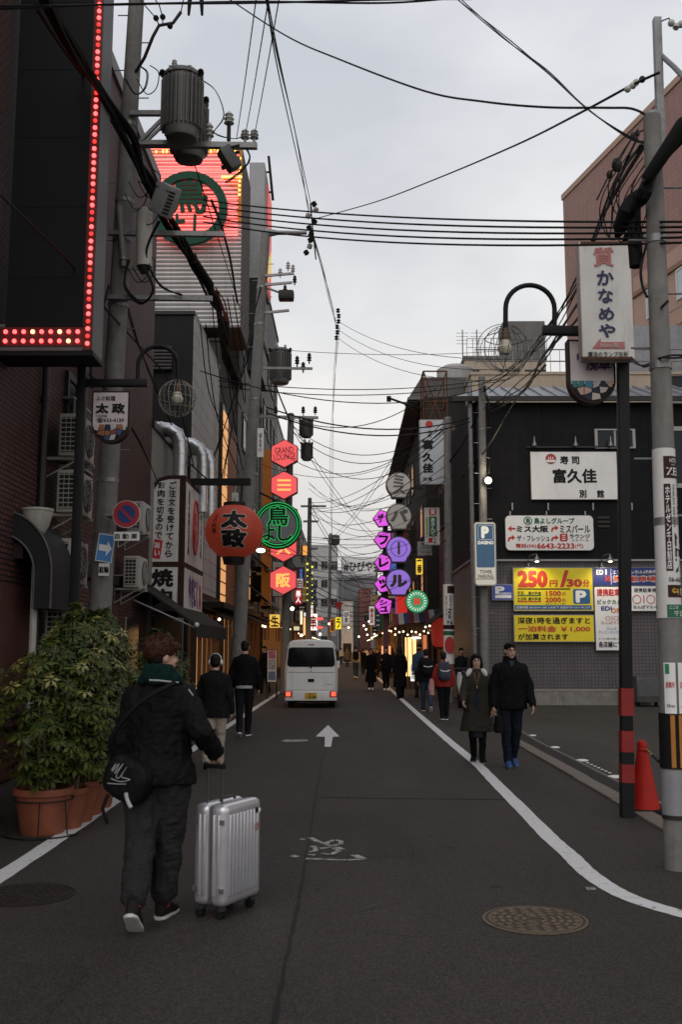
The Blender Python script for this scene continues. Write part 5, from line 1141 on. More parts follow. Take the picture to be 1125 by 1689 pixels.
MB().box((x0, Yr - .06, z1 - .22), (x1, Yr - .045, z1)).build('bulb_strip', goldm, rs_, smooth=0)
q = [P(364, 292, Yr), P(398, 292, Yr), P(398, 322, Yr)]
MB().prism([(p.x, Yr - .065, p.z) for p in q], (0, .012, 0)).build('corner_panel', goldm, rs_, smooth=0)
MB().box((x1 - .16, Yr - .062, z0 + 3.6), (x1, Yr - .046, z1 - .23)).build('bulb_strip', goldm, rs_, smooth=0)
gb = MB().ball((0, 0, 0), .04, 8).mesh('bulb'); gb.materials.append(glow('gold_bulb', (1, .62, .12), 4))
for k in range(26):
 for j in (0, 1):
  if rnd.random() < .75: piece('bulb', gb, rs_, (x0 + .3 + k * .115, Yr - .09, z1 - .06 - j * .1))
for k in range(9): piece('bulb', gb, rs_, (q[0].x + .06 + k * (x1 - q[0].x - .1) / 8, Yr - .09, q[0].z - .04 - k * .0))
for k in range(9): piece('bulb', gb, rs_, (x1 - .08, Yr - .09, z1 - .4 - k * .16))
# second roof sign behind, lit red on its street face
Yq = 35.6; xa, za_, xb, zb2 = pbox((410, 268, 440, 458), Yq)
r2s = thing('rooftop_sign', 'slim grey rooftop sign with a glowing red edge behind the ring emblem', 'sign', (xa, Yq, za_))
MB().box((xa, Yq, za_), (xb - .1, Yq + 3, zb2)).build('sign_box', mat('grey_cladding', (.36, .36, .37), .6, var=.1, dirt=.25), r2s, smooth=0)
MB().box((xb - .097, Yq + 1.2, za_ + .2), (xb - .05, Yq + 3, zb2 - .3)).build('lit_edge', glow('red_edge', (1, .13, .11), .4), r2s, smooth=0)
MB().box((xa, Yq + .05, 11.8), (xa + .5, Yq + 3, za_ - .003)).build('support', dark_steel, r2s, smooth=0)
for k in range(5): MB().box((xb - .048, Yq + 1.3 + k * .3, za_ + .4 + k * .2), (xb - .02, Yq + 1.5 + k * .3, za_ + 1.2 + k * .2)).build('lit_mark', glow('lit_green' if k % 2 else 'lit_orange', (.1, .6, .2) if k % 2 else (1, .45, .1), .8), r2s, smooth=0)
# lantern
Yn = 22.4; lc = P(386, 877, Yn); lr = 48.5 / F * Yn
lan = thing('paper_lantern', 'big round red lantern with black brush characters hanging over the left pavement', 'lantern', (lc.x, Yn, lc.z - lr))
lm_ = mat('lantern_red', (.34, .04, .02), .6, var=.15, scale=3, dirt=.2, emit=.07, ecol=(1, .12, .05)); prof = []
for i in range(61):
 a = math.pi * (i / 60) - math.pi / 2; k = 1 + (.006 if i % 2 else -.006); prof.append((max(.25, math.cos(a) * lr * k) if abs(math.sin(a)) > .93 else math.cos(a) * lr * k, math.sin(a) * lr * .95))
prof = [p for p in prof if abs(p[1]) <= lr * .9]
MB().lathe(lc, prof, 40).build('shade', lm_, lan, smooth=.9)
for s_ in (1, -1): MB().cyl(lc + Vector((0, 0, s_ * lr * .87)), lc + Vector((0, 0, s_ * lr * 1.0)), .26, .25, 24).build('end_ring', ink, lan)
MB().cyl(lc + Vector((0, 0, -lr * 1.0)), lc + Vector((0, 0, -lr * 1.12)), .24, .23, 24).build('end_ring', ink, lan)
def on_ball(az, el, k):
 def fn(a, b):
  t, p = az + a / lr, el + b / lr
  return lc + Vector((math.sin(t) * math.cos(p), -math.cos(t) * math.cos(p), math.sin(p) * .95)) * (lr * k)
 return fn
def subdiv(o, n=1):
 bm = bmesh.new(); bm.from_mesh(o.data); bmesh.ops.triangulate(bm, faces=bm.faces); bmesh.ops.subdivide_edges(bm, edges=bm.edges, cuts=n); bm.to_mesh(o.data); bm.free()
lw_ = mat('lantern_outline', (.62, .55, .5), .6, var=0)
def ball_text(ch, az, el, w, h, m, k, bold):
 me = glyphs(ch, bold); me.materials.clear(); bm = bmesh.new(); bm.from_mesh(me); bmesh.ops.triangulate(bm, faces=bm.faces)
 bmesh.ops.subdivide_edges(bm, edges=[e for e in bm.edges if e.calc_length() > .08], cuts=3); bm.to_mesh(me); bm.free()
 xs = [v.co.x for v in me.vertices]; ys = [v.co.y for v in me.vertices]; X0, X1, Y0, Y1 = min(xs), max(xs), min(ys), max(ys); fn = on_ball(az, el, k)
 for v in me.vertices: v.co = fn((v.co.x - (X0 + X1) / 2) * w / (X1 - X0), (v.co.y - (Y0 + Y1) / 2) * h / (Y1 - Y0)) + Vector((0, -v.co.z * 2, 0))
 shape('lettering', me, m, lan, smooth=0)
for ch, el in (('太', .36), ('政', -.36)): ball_text(ch, .1, el, .66, .5, lw_, 1.014, .125); ball_text(ch, .1, el, .61, .455, ink, 1.022, .085)
for i, ch in enumerate('ふぐ料理'): ball_text(ch, -.62, .5 - i * .19, .13, .11, ink, 1.014, .03)
zbm = P(365, 795, Yn + .2).z
hg = thing('sign_beam', 'black steel beam reaching from the building to hold the lantern', 'bracket', (XL + .1, Yn + .2, zbm))
MB().box((-4.1, Yn + .1, zbm - .07), (P(412, 795, Yn).x, Yn + .3, zbm + .07)).build('beam', black_steel, hg, smooth=0)
MB().cyl((lc.x, Yn + .2, zbm), (lc.x, Yn + .0, lc.z + lr), .025, n=8).build('hook', grey_steel, hg); MB().cbox((lc.x, Yn + .1, lc.z + lr + .14), (.14, .14, .2)).build('socket', porc, hg, smooth=0)
MB().cyl((lc.x - .6, Yn + .2, zbm), (-4.1, Yn + .2, zbm + .9), .02, n=6).build('stay', black_steel, hg)
sp_ = thing('spot_lamp', 'small bright white lamp under the red lantern', 'lamp', P(430, 908, 23)); MB().ball(P(430, 908, 23), .075, 10, (1.4, 1, .7)).build('bulb', glow('white_spot', (1, .96, .88), 7), sp_); MB().cyl(P(424, 904, 23.1), P(410, 896, 24), .02, n=6).build('arm', black_steel, sp_)
# green ring neon
Yg = 26.5; gc = P(458, 866, Yg); gr = 40 / F * Yg
gs = thing('neon_ring_sign', 'round grey sign with bright green neon rings behind the lantern', 'sign', (gc.x, Yg, gc.z - gr))
MB().cyl((gc.x, Yg, gc.z), (gc.x, Yg + .2, gc.z), gr, n=48).build('cabinet', mat('dark_green', (.005, .035, .015), .5, var=.1), gs)
MB().cyl((gc.x, Yg - .006, gc.z), (gc.x, Yg - .003, gc.z), gr * .77, n=48).build('face_panel', mat('sign_grey', (.23, .22, .24), .6, var=.1, dirt=.2), gs)
gn = glow('green_neon', (.03, .9, .2), .5)
for k in (.83, .94): MB().tube([(gc.x + math.cos(a) * gr * k, Yg - .05, gc.z + math.sin(a) * gr * k) for a in [i * math.tau / 48 for i in range(48)]], .009, 6, True).build('neon_tube', gn, gs)
for ch, dx, dz, ww, hh in (('鳥', .0, .24, .56, .5), ('よ', -.24, -.22, .34, .42), ('し', .2, -.22, .38, .42)):
 lettering(gs, ch, (gc.x + dx, Yg - .008, gc.z + dz), ww * 1.1, hh * 1.1, gn, bold=.055); lettering(gs, ch, (gc.x + dx, Yg - .011, gc.z + dz), ww * 1.04, hh * 1.04, mat('neon_black', (.012, .03, .018), .5, var=0), bold=.035)
MB().cyl((gc.x, Yg + .1, gc.z + gr), (gc.x - .5, Yg + .1, gc.z + gr + .25), .03, n=6).build('bracket', black_steel, gs); MB().box((gc.x - 1.2, Yg + .05, gc.z - .04), (gc.x - gr, Yg + .15, gc.z + .04)).build('bracket', black_steel, gs)
# hexagons
Yh = 36.6; hexm = glow('hex_red', (.87, .1, .105), .86); hexf = mat('hex_frame', (.11, .02, .02), .5, var=.1); yel = glow('hex_yellow', (1, .52, .12), 1.0)
hx = [('GRAND\nLOUNGE', 748, 469), ('ミ', 800, 468.5), ('ス', 852, 468), ('大', 903, 467.5), ('阪', 957, 467)]
hlab = ['red hexagon sign lettered GRAND LOUNGE, topmost of the column', 'red hexagon sign with three yellow strokes, second from the top', 'red hexagon sign mostly hidden by the green neon ring', 'red hexagon sign showing its foot under the green neon ring', 'lowest red hexagon sign with a yellow character']
for (tx, py, px), lab in zip(hx, hlab):
 c = P(px, py, Yh); w_, h_ = 22.5 / F * Yh, 24.5 / F * Yh; rt_ = thing('hexagon_sign', lab, 'sign', (c.x, Yh, c.z - h_), group='column of red hexagon signs')
 hp_ = [(1, .5), (0, 1), (-1, .5), (-1, -.5), (0, -1), (1, -.5)]
 MB().prism([(c.x + x * w_, Yh, c.z + z * h_) for x, z in hp_], (0, .3, 0)).build('cabinet', hexf, rt_, smooth=0)
 MB().prism([(c.x + x * w_ * .94, Yh - .006, c.z + z * h_ * .94) for x, z in hp_], (0, .005, 0)).build('lit_panel', hexm, rt_, smooth=0)
 if len(tx) > 2: lettering(rt_, tx, (c.x, Yh - .008, c.z), w_ * 1.62, h_ * .9, mat('hex_dark', (.2, .012, .015), .5, var=0), up=(-.08, 0, 1), right=(1, 0, .08), line=.75)
 elif tx == 'ミ':
  for k in range(3): MB().box((c.x - w_ * .5, Yh - .012, c.z + h_ * (.32 - k * .32) - .035), (c.x + w_ * .5, Yh - .007, c.z + h_ * (.32 - k * .32) + .035)).build('lettering', yel, rt_, smooth=0)
 else: lettering(rt_, tx, (c.x, Yh - .008, c.z), w_ * 1.05, h_ * .95, yel, bold=.05)
x0, z0, x1, z1 = pbox((436, 742, 448, 1000), 38.5)
s = thing('orange_panel', 'tall narrow orange panel behind the column of hexagons', 'sign', ((x0 + x1) / 2, 38.5, z0)); MB().box((x0 - .1, 38.5, z0), (x1 - .02, 38.8, z1)).build('panel', mat('orange_panel', (.42, .13, .015), .5, var=.12, dirt=.2, emit=.06, ecol=(1, .3, .03)), s, smooth=0)
MB().box((x0 - .1, 38.45, z0 - .1), (x1, 38.49, z0 + .02)).build('edge', black_steel, s, smooth=0)
s = board('banner_sign', 'narrow white banner with dark script strapped to the leaning pole', 'sign', (424, 706, 435, 754), 24.6, white_board, alu, .03, .004); ptext(s, 'ばんらい', (427, 714, 432, 745), 24.59, ink, bold=.04, vertical=True)
# striped awnings and shop fronts on the left
def shop(label, X, y0, y1, face, lit, col, zt=2.75, depth=.9, seed=0, valance=None):
 rg = random.Random(seed); s = 1 if face == '+X' else -1
 root = thing('shop_front', label, 'shop front', (X, (y0 + y1) / 2, 0))
 MB().box((X + .003 * s, y0, 0), (X + .12 * s, y1, .55)).build('base_wall', mat('shop_base', (.06, .04, .03), .7, var=.3), root, smooth=0)
 MB().box((X + .003 * s, y0, .552), (X + .05 * s, y1, zt)).build('lit_window', lit, root, smooth=0)
 k = max(2, int((y1 - y0) / .9))
 for i in range(k + 1):
  y = y0 + (y1 - y0) * i / k; MB().box((X + .003 * s, y - .05, 0), (X + .16 * s, y + .05, zt)).build('door_post', mat('shop_wood', (.09, .045, .02), .6, var=.3), root, smooth=0)
 MB().box((X + .003 * s, y0, zt), (X + .2 * s, y1, zt + .5)).build('fascia', mat('shop_fascia_%d' % seed, tuple(c * .6 for c in col), .6, var=.2), root, smooth=0)
 MB().add([(X + .2 * s, y0, zt + .35), (X + depth * s, y0, zt - .1), (X + depth * s, y1, zt - .1), (X + .2 * s, y1, zt + .35), (X + .2 * s, y0, zt + .31), (X + depth * s, y0, zt - .14), (X + depth * s, y1, zt - .14), (X + .2 * s, y1, zt + .31)],
    [(0, 1, 2, 3), (7, 6, 5, 4), (4, 5, 1, 0), (5, 6, 2, 1), (6, 7, 3, 2), (7, 4, 0, 3)]).build('awning', mat('awning_%d' % seed, col, .8, var=.25, dirt=.3), root, smooth=0)
 b = MB().ball((0, 0, 0), .04, 8).mesh('bulb'); b.materials.append(bulb_lit)
 for i in range(k):
  if rg.random() < .22: piece('bulb', b, root, (X + (depth - .08) * s, y0 + .2 + i * (y1 - y0 - .4) / k, zt - .2))
 for i in range(k):
  if rg.random() < .6:
   y = y0 + (i + .5) * (y1 - y0) / k; MB().box((X + .17 * s, y - .28, zt - .75), (X + .19 * s, y + .28, zt - .05)).build('shop_curtain', mat('noren_%d' % (i % 3), ((.2, .02, .02), (.03, .04, .12), (.3, .27, .22))[i % 3], .85, var=.1), root, smooth=0)
 return root
shop('dim shop front with a dark awning behind the shrubs under the white panelled wall', -4.07, 26.3, 31, '+X', warm_dim, (.04, .033, .03), 2.6, .8, 1)
shop('warmly lit shop front below the amber windows', -4.05, 32, 36.4, '+X', warm_dim, (.06, .03, .02), 2.6, 1.3, 2)
shop('lit bar front with bulbs under a brown awning on the left', -4.05, 36.8, 45.5, '+X', warm_dim, (.12, .06, .03), 2.7, 1.5, 3)
shop('lit shop front under the brown ribbed tower', -4.0, 46.4, 56.5, '+X', warm_lit, (.2, .03, .02), 2.8, 1.3, 4)
shop('lit shop front beneath the pale tower', -4.1, 58, 71, '+X', warm_lit, (.05, .05, .06), 2.8, 1.2, 5)
shop('lit shop front far down on the left with a red fascia', -3.9, 73, 91, '+X', warm_lit, (.25, .03, .03), 2.8, 1.1, 6)
shop('lit shop front farthest down the left side', -4.1, 93, 118, '+X', warm_lit, (.1, .08, .05), 2.9, 1.1, 7)
shop('wood fronted restaurant with lit doors and a striped awning on the right', 3.45, 42.3, 50, '-X', warm_lit, (.16, .035, .035), 2.8, 1.1, 8)
shop('dim shop front between the rust panel house and the black building', 3.95, 36.3, 41.6, '-X', warm_dim, (.03, .03, .035), 2.7, .8, 9)
shop('lit shop front under the sloping eave beyond the restaurant', 3.45, 51, 65, '-X', warm_lit, (.25, .03, .02), 2.8, 1.2, 10)
shop('lit shop front with a red awning beyond the eaves building', 3.5, 67, 90, '-X', warm_lit, (.35, .03, .03), 2.8, 1.3, 11)
shop('lit shop front farthest down the right side', 3.7, 94, 120, '-X', warm_lit, (.12, .1, .07), 2.8, 1.2, 12)
# pleated dark awnings stacked on the left facade above the bar
pm_ = mat('pleat_grey', (.16, .15, .15), .7, var=.3, scale=3, dirt=.3)
for i, zz_ in enumerate((3.35, 4.6)):
 root = thing('pleated_awning', ['lower pleated grey awning on the facade left of the hexagons', 'upper pleated grey awning on the facade left of the hexagons'][i], 'awning', (-4, 33, zz_))
 mb = MB(); n = 16; vs = []
 for k in range(n + 1):
  y = 37 + k * .5; d = .0 if k % 2 else .16; vs += [(-4.0, y, zz_ + .95), (-3.0 + d, y, zz_)]
 mb.add(vs, [(2 * k, 2 * k + 1, 2 * k + 3, 2 * k + 2) for k in range(n)]); mb.build('cloth', pm_, root, smooth=0)
 MB().box((-3.05, 37, zz_ - .06), (-2.98, 45, zz_ - .02)).build('front_bar', black_steel, root, smooth=0)
# posters / A-board on the left
def aboard(label, box, Y, base, strips, name='standing_sign', lit=None):
 s = board(name, label, 'sign', box, Y, base, dark_alu, .08, .025)
 x0, z0, x1, z1 = pbox(box, Y)
 for (a, b, m) in strips: MB().box((x0 + .05, Y - .009, z0 + (z1 - z0) * a), (x1 - .05, Y - .0055, z0 + (z1 - z0) * b)).build('print_band', m, s, smooth=0)
 return s
pk = mat('poster_pink', (.45, .12, .13), .5, var=.3, scale=9); pb = mat('poster_mixed', (.4, .36, .3), .5, var=.6, scale=14)
s = aboard('tall standing menu board with a pink top beside the left pavement', (440, 1071, 457, 1126), 33, white_board, ((.72, .97, pk), (.38, .7, pb), (.08, .34, mat('poster_blue', (.2, .25, .35), .5, var=.5, scale=12))))
x0, z0, x1, z1 = pbox((440, 1071, 457, 1126), 33); MB().box((x0, 33.02, 0), (x0 + .04, 33.3, z0)).build('foot', dark_alu, s, smooth=0); MB().box((x1 - .04, 33.02, 0), (x1, 33.3, z0)).build('foot', dark_alu, s, smooth=0)
def lit_box(label, box, Y, col, e, text=None, tcol=None, depth=.18, vertical=True, name='lit_sign', bold=.05, inset=.16, frame=.012):
 s = board(name, label, 'sign', box, Y, glow('lit_%02x%02x%02x_%d' % (int(col[0] * 255), int(col[1] * 255), int(col[2] * 255), int(e * 100)), col, e), dark_alu, depth, frame)
 if text:
  x0, y0, x1, y1 = box; w_, h_ = x1 - x0, y1 - y0
  ptext(s, text, (x0 + w_ * inset, y0 + h_ * .1, x1 - w_ * inset, y1 - h_ * .1), Y - .008, tcol or ink, bold=bold, vertical=vertical)
 return s
litw = glow('lit_letter', (1, .95, .9), .9)
lit_box('vertical red sign with white characters beside the lowest hexagon', (486, 971, 498, 997), 44, (.5, .02, .03), .5, '美人', litw)
lit_box('small white sign above the vertical red one', (489, 954, 500, 970), 44.5, (.6, .5, .5), .6, '白', ink_red)
lit_box('glowing white sign with red bars in the far left cluster', (509, 1012, 524, 1040), 62, (1, .85, .8), 1.1, '串', ink_red)
for i, (a, b_) in enumerate(((1018, 1023), (1033, 1037))): lit_box('red lit bar %s the glowing white sign' % ('above' if i == 0 else 'below')[:5] + (' right beside its top' if i == 0 else ' right beside its foot'), (522, a, 533, b_), 61, (1, .1, .08), 1.4, depth=.1)
lit_box('yellow glowing sign in the middle of the far street', (553, 1018, 563, 1038), 70, (.95, .75, .03), .9, 'ラ', ink)
lit_box('dim orange sign left of the yellow glowing one', (544, 1020, 552, 1043), 72, (.55, .2, .06), .5, '酒', ink_brown)
lit_box('white vertical sign with black writing above the pale pillar', (566, 1007, 577, 1029), 74, (.55, .55, .55), .55, 'びま', ink)
lit_box('hanging amber sign high in the far left cluster', (499, 900, 507, 916), 58, (1, .4, .08), .9)
lit_box('yellow lit shop board beneath the leaning pole', (444, 1013, 462, 1036), 42, (1, .62, .1), .8, '生', ink_brown)
lit_box('column of amber lights at the far left', (500, 1018, 504, 1048), 56, (1, .5, .2), 1.2, depth=.1)
lit_box('white hot lit strip sign at the far left', (495, 1008, 499, 1030), 54, (1, .7, .45), 1.6, depth=.1)
lit_box('small lit menu strip over the van roof', (484, 1033, 494, 1040), 48, (.8, .75, .45), .7, depth=.1, vertical=False)
lit_box('white and red vertical sign right of the street end', (609, 1000, 618, 1031), 80, (.7, .62, .6), .6, '喫茶店', ink_red)
lit_box('orange lit menu board behind the pedestrians', (629, 1065, 645, 1082), 52, (1, .45, .25), .8, depth=.1)
lit_box('bright white standing sign by the right line', (677, 1098, 687, 1124), 35, (1, .96, .9), 1.1, '営業中', ink, name='standing_sign')
yz = glow('yellow_zigzag', (.85, .9, .1), 1.1); root = thing('neon_garland', 'zigzag of yellow lights hanging on the slim left pole', 'neon sign', P(512, 990, 59)); mb = MB()
for k in range(14):
 q = P(511 + (4 if k % 2 else -4), 930 + k * 5, 59); mb.ball(q, .07 if k < 3 else .045, 6)
mb.build('light_string', yz, root)['kind'] = 'stuff'
tri = P(559, 1000, 66); root = thing('stop_sign', 'red inverted triangle sign hanging over the far street', 'road sign', tri); w_ = 7 / F * 66 * 1.05
MB().prism([(tri.x - w_, 66, tri.z + w_ * .9), (tri.x + w_, 66, tri.z + w_ * .9), (tri.x, 66, tri.z - w_ * .9)], (0, .05, 0)).build('plate', mat('sign_red', (.42, .015, .02)), root, smooth=0); MB().cyl((tri.x, 66.1, tri.z), (tri.x - 2.3, 66.1, tri.z + .3), .04, n=6).build('arm', grey_steel, root)
gl = [(482, 1004, 40), (497, 1048, 56), (528, 1046, 62), (548, 1036, 80), (575, 1035, 80), (600, 1032, 85), (604, 1038, 90), (609, 1025, 85), (606, 1047, 95), (592, 1050, 100), (543, 1029, 75), (618, 1046, 82)]
sb = MB().ball((0, 0, 0), .08, 8).mesh('bulb'); sb.materials.append(glow('far_bulb', (1, .86, .66), 6))
for i, (x, y, Y) in enumerate(gl):
 q = P(x, y, Y); root = thing('hanging_lamp', 'tiny lit lamp in the far street, %s' % ('below the lowest hexagon', 'over the van roof', 'right of the van roof', 'beside the orange sign', 'left of the pale pillar', 'above the crowd', 'right above the crowd', 'highest on the right', 'low on the right', 'deepest in the middle', 'over the yellow sign', 'by the red awning')[i], 'lamp', q, group='tiny lamps down the street')
 o = bpy.data.objects.new('bulb', sb); link(o); o.parent = root; MB().cyl(q + Vector((0, 0, .1)), q + Vector((0, .02, .3)), .02, n=5).build('cord', cable_mat, root)

# ================================================================== SIGNS, RIGHT
# boards on the black building
YB = YR - .16
s = board('sushi_sign', 'white board with black brush name on the black wall', 'sign', (876, 745, 1019, 824), YB, white_board, alu, .1, .012)
ptext(s, '寿 司', (924, 752, 956, 766), YB - .006, ink, bold=.05); ptext(s, '富久佳', (912, 773, 985, 797), YB - .006, ink, bold=.05)
ptext(s, '別', (956, 808, 968, 821), YB - .006, ink, bold=.05); ptext(s, '館', (985, 808, 997, 821), YB - .006, ink, bold=.05)
c = P(909, 757, YB); MB().cyl((c.x, YB - .012, c.z), (c.x, YB - .006, c.z), .16, n=24).build('logo_ring', mat('logo_brown', (.2, .12, .06), .5), s); MB().cyl((c.x, YB - .015, c.z), (c.x, YB - .0125, c.z), .13, n=24).build('logo_disc', ink_red, s)
MB().box((c.x - .14, YB - .019, c.z - .1), (c.x + .14, YB - .0155, c.z - .03)).build('logo_band', white_board, s, smooth=0)
for k in (-.06, 0, .06): MB().box((c.x + k - .012, YB - .019, c.z - .02), (c.x + k + .012, YB - .0155, c.z + .06)).build('logo_ray', white_board, s, smooth=0)
s = board('direction_sign', 'white rounded board with red arrows below the sushi board', 'sign', (834, 850, 980, 908), YB, white_board, alu, .1, .012, r=.14)
Y_ = YB - .006
c = P(871, 859, YB); MB().tube([(c.x + math.cos(a) * .115, Y_ - .002, c.z + math.sin(a) * .115) for a in [i * math.tau / 24 for i in range(24)]], .014, 5, True).build('logo_ring', ink_green, s); ptext(s, '鳥', (867, 854.5, 875, 863.5), Y_, ink_green, bold=.03)
ptext(s, '鳥よしグループ', (881, 854, 948, 864), Y_, ink_green, bold=.05); ptext(s, 'ミス大阪', (852, 867, 905, 878), Y_, ink, bold=.06); ptext(s, 'ミスパール', (924, 866, 974, 879), Y_, ink, bold=.03)
ptext(s, 'ザ・フレッシュ', (853, 883, 907, 893), Y_, ink, bold=.02); ptext(s, 'ラウンジ', (940, 881, 974, 888), Y_, ink, bold=.04); ptext(s, 'ミスパール', (944, 889, 972, 893), Y_, ink, bold=.01)
ptext(s, '電話(06)', (851, 896.5, 885, 904.5), Y_, ink_red, bold=.03); ptext(s, '6643-2233', (886, 896, 948, 905), Y_, ink_red, bold=.05); ptext(s, '(代)', (949, 896.5, 963, 905), Y_, ink_red, bold=.02)
def pp(x, y): q = P(x, y, YB); return (q.x, Y_ - .003, q.z)
for poly in ([(838, 872), (844, 867), (844, 870.5), (851, 870.5), (851, 873.5), (844, 873.5), (844, 877)],): MB().prism([pp(*q) for q in poly], (0, .002, 0)).build('arrow', ink_red, s, smooth=0)
for ox, oy in ((838, 893), (909.5, 877), (909.5, 893)):
 MB().prism([pp(ox + x, oy + y) for x, y in ((0, 0), (.5, -5), (3, -7.5), (7, -8), (7, -11), (12.5, -6.2), (7, -2), (7, -4.6), (4, -4.5), (2.5, 0))], (0, .002, 0)).build('arrow', ink_red, s, smooth=0)
plate('emblem', (924, 880, 937, 893), Y_, ink_red, s, .002, .05); ptext(s, '三', (927, 882.5, 934, 890.5), Y_ - .004, ink_white, bold=.06)
for x in (842, 902, 966): MB().box((P(x, 845, YB).x - .02, YB, P(x, 852, YB).z), (P(x, 845, YB).x + .02, YB + .04, P(x, 843, YB).z)).build('hanger', alu, s, smooth=0)
# little up-pointing lamps above the sushi board and brackets below it
for i, x in enumerate((882, 950, 1008)):
 q = P(x, 728, YR - .3); root = thing('sign_lamp', '%s unlit cone lamp above the white sushi board' % ('left', 'middle', 'right')[i], 'lamp', q, group='small cone lamps above the sushi board')
 MB().lathe(q - Vector((0, 0, .14)), [(.085, 0), (.08, .03), (.03, .14), (.02, .26), (.008, .3)], 12).build('shade', mat('pewter', (.25, .25, .26), .4, .6), root); MB().cyl(q - Vector((0, 0, .1)), q + Vector((0, .28, -.16)), .015, n=6).build('arm', dark_alu, root)
MB().box((P(868, 738, YR).x, YR - .1, P(868, 738, YR).z - .03), (P(1030, 738, YR).x, YR - .04, P(868, 738, YR).z + .02)).build('lamp_rail', dark_alu, r1, smooth=0)
for x in (845, 904, 978, 1042): MB().box((P(x, 835, YR).x - .02, YR - .08, P(x, 842, YR).z), (P(x, 835, YR).x + .02, YR - .035, P(x, 830, YR).z)).build('wall_bracket', alu, r1, smooth=0)
# yellow price boards
yb = mat('board_yellow', (.75, .6, .012), .5, var=.05, scale=2, dirt=.06); bluep = mat('board_blue', (.02, .12, .3), .45, var=.05); red2 = mat('board_red', (.5, .035, .012), .5, var=0)
s = board('price_board', 'yellow parking price board with big red figures', 'sign', (847, 936, 979, 1008), YB, yb, alu, .08, .02)
ptext(s, '250', (854, 941, 904, 969), Y_, red2, bold=.09); ptext(s, '円', (907, 957, 920, 968), Y_, red2, bold=.05); ptext(s, '30', (934.5, 955, 961, 968), Y_, red2, bold=.07); ptext(s, '分', (962, 956, 973, 968), Y_, red2, bold=.05)
MB().prism([pp(924, 968.5), pp(930.5, 968.5), pp(938.5, 940.5), pp(932, 940.5)], (0, .002, 0)).build('slash', red2, s, smooth=0)
plate('rule', (854, 970.5, 941, 972.5), Y_, ink, s); plate('rule', (854, 981.2, 893, 983.2), Y_, ink_green, s); plate('rule', (854, 991.3, 893, 993.2), Y_, ink_red, s)
ptext(s, '平日', (854, 975.5, 864, 980.5), Y_, ink, bold=.02); ptext(s, '最大料金', (872, 975.5, 893, 980.5), Y_, ink, bold=.02); ptext(s, '土日祝', (854, 985, 869, 990.5), Y_, ink, bold=.02); ptext(s, '最大料金', (872, 985, 893, 990.5), Y_, ink, bold=.02)
ptext(s, '1500', (901, 974.5, 926, 983), Y_, red2, bold=.05); ptext(s, '円', (928, 977, 933, 983), Y_, red2); ptext(s, '2000', (900, 985, 926, 993.5), Y_, red2, bold=.05); ptext(s, '円', (928, 987.5, 933, 993.5), Y_, red2); ptext(s, '※クレジット可', (901, 995, 932, 997.2), Y_, ink)
plate('parking_emblem', (946, 971.5, 974, 996), Y_, bluep, s, .002, .05); ptext(s, 'P', (950, 974, 968, 994), Y_ - .004, ink_white, bold=.07)
plate('blue_strip', (849.5, 998.2, 976.5, 1005.5), Y_, bluep, s); ptext(s, '営業時間 AM 8:00～AM 1:00まで 大阪タワーパーキング', (852, 1000, 974, 1004), Y_ - .004, ink_white, bold=.01)
s = board('night_rate_board', 'yellow board about the overnight fee below the price board', 'sign', (848, 1014, 981, 1059), YB, yb, alu, .08, .02)
ptext(s, '深夜1時を過ぎますと', (854, 1018, 974, 1029), Y_, ink, bold=.035); ptext(s, '一泊料金 ￥1,000', (855, 1032, 974, 1042.5), Y_, red2, bold=.04); ptext(s, 'が加算されます', (855, 1045, 938, 1055.5), Y_, ink, bold=.035)
blue_b = mat('board_deep_blue', (.015, .035, .22), .45, var=.05)
s = board('store_board', 'deep blue board with white lettering right of the yellow price board', 'sign', (979.5, 936, 1092, 966), YB, blue_b, alu, .08, .008)
ptext(s, 'ED', (984, 940, 996, 948), Y_, ink_white, bold=.05); ptext(s, 'I', (999, 939, 1001.5, 948), Y_, ink_white, bold=.05); ptext(s, 'U\nN', (999, 949, 1007, 959), Y_, red2, bold=.05, line=.7); ptext(s, 'エディオンなんば本店', (1011, 940, 1084, 947.5), Y_, ink_white, bold=.03)
ptext(s, '提携駐車場', (1011, 949, 1084, 960.5), Y_, ink_white, bold=.08); ptext(s, '提携駐車場', (1012, 950, 1083, 959.5), Y_ - .002, red2, bold=.05)
plate('rule', (1008.2, 938, 1009, 964), Y_, ink_white, s)
s = board('partner_board', 'tall white board of partner shops half behind the striped lamp post', 'sign', (982, 967.5, 1036, 1073), YB, white_board, alu, .08, .015)
ptext(s, '提携駐車場', (985, 971, 1033, 983), Y_, ink_red, bold=.05); ptext(s, 'ビックカメラ', (986, 989, 1033, 996.5), Y_, ink_green, bold=.05); ptext(s, 'EDI', (992, 1000, 1010, 1007), Y_, ink_blue, bold=.05); ptext(s, 'ON', (1008, 1003, 1026, 1011), Y_, mat('ink_orange', (.6, .2, .02), .5, var=0), bold=.05)
ptext(s, 'OIOI', (999, 1016, 1024, 1023), Y_, ink_rose, bold=.0); ptext(s, 'なんばマルイ', (992, 1024, 1030, 1029.5), Y_, ink_rose); ptext(s, 'なんば', (1001, 1034, 1018, 1039), Y_, mat('ink_sky', (.2, .35, .6), .5, var=0)); ptext(s, 'オリエンタルホテル', (988, 1040, 1030, 1045), Y_, mat('ink_sky', (.2, .35, .6)))
ptext(s, 'サービス券をお渡しします', (988, 1052, 1030, 1055), Y_, ink); ptext(s, '各店舗にて', (988, 1058, 1026, 1068), Y_, ink, bold=.04)
s = board('partner_board', 'small white board with red circles right of the striped lamp post', 'sign', (1037.5, 966.5, 1092, 1008), YB, white_board, alu, .08, .012)
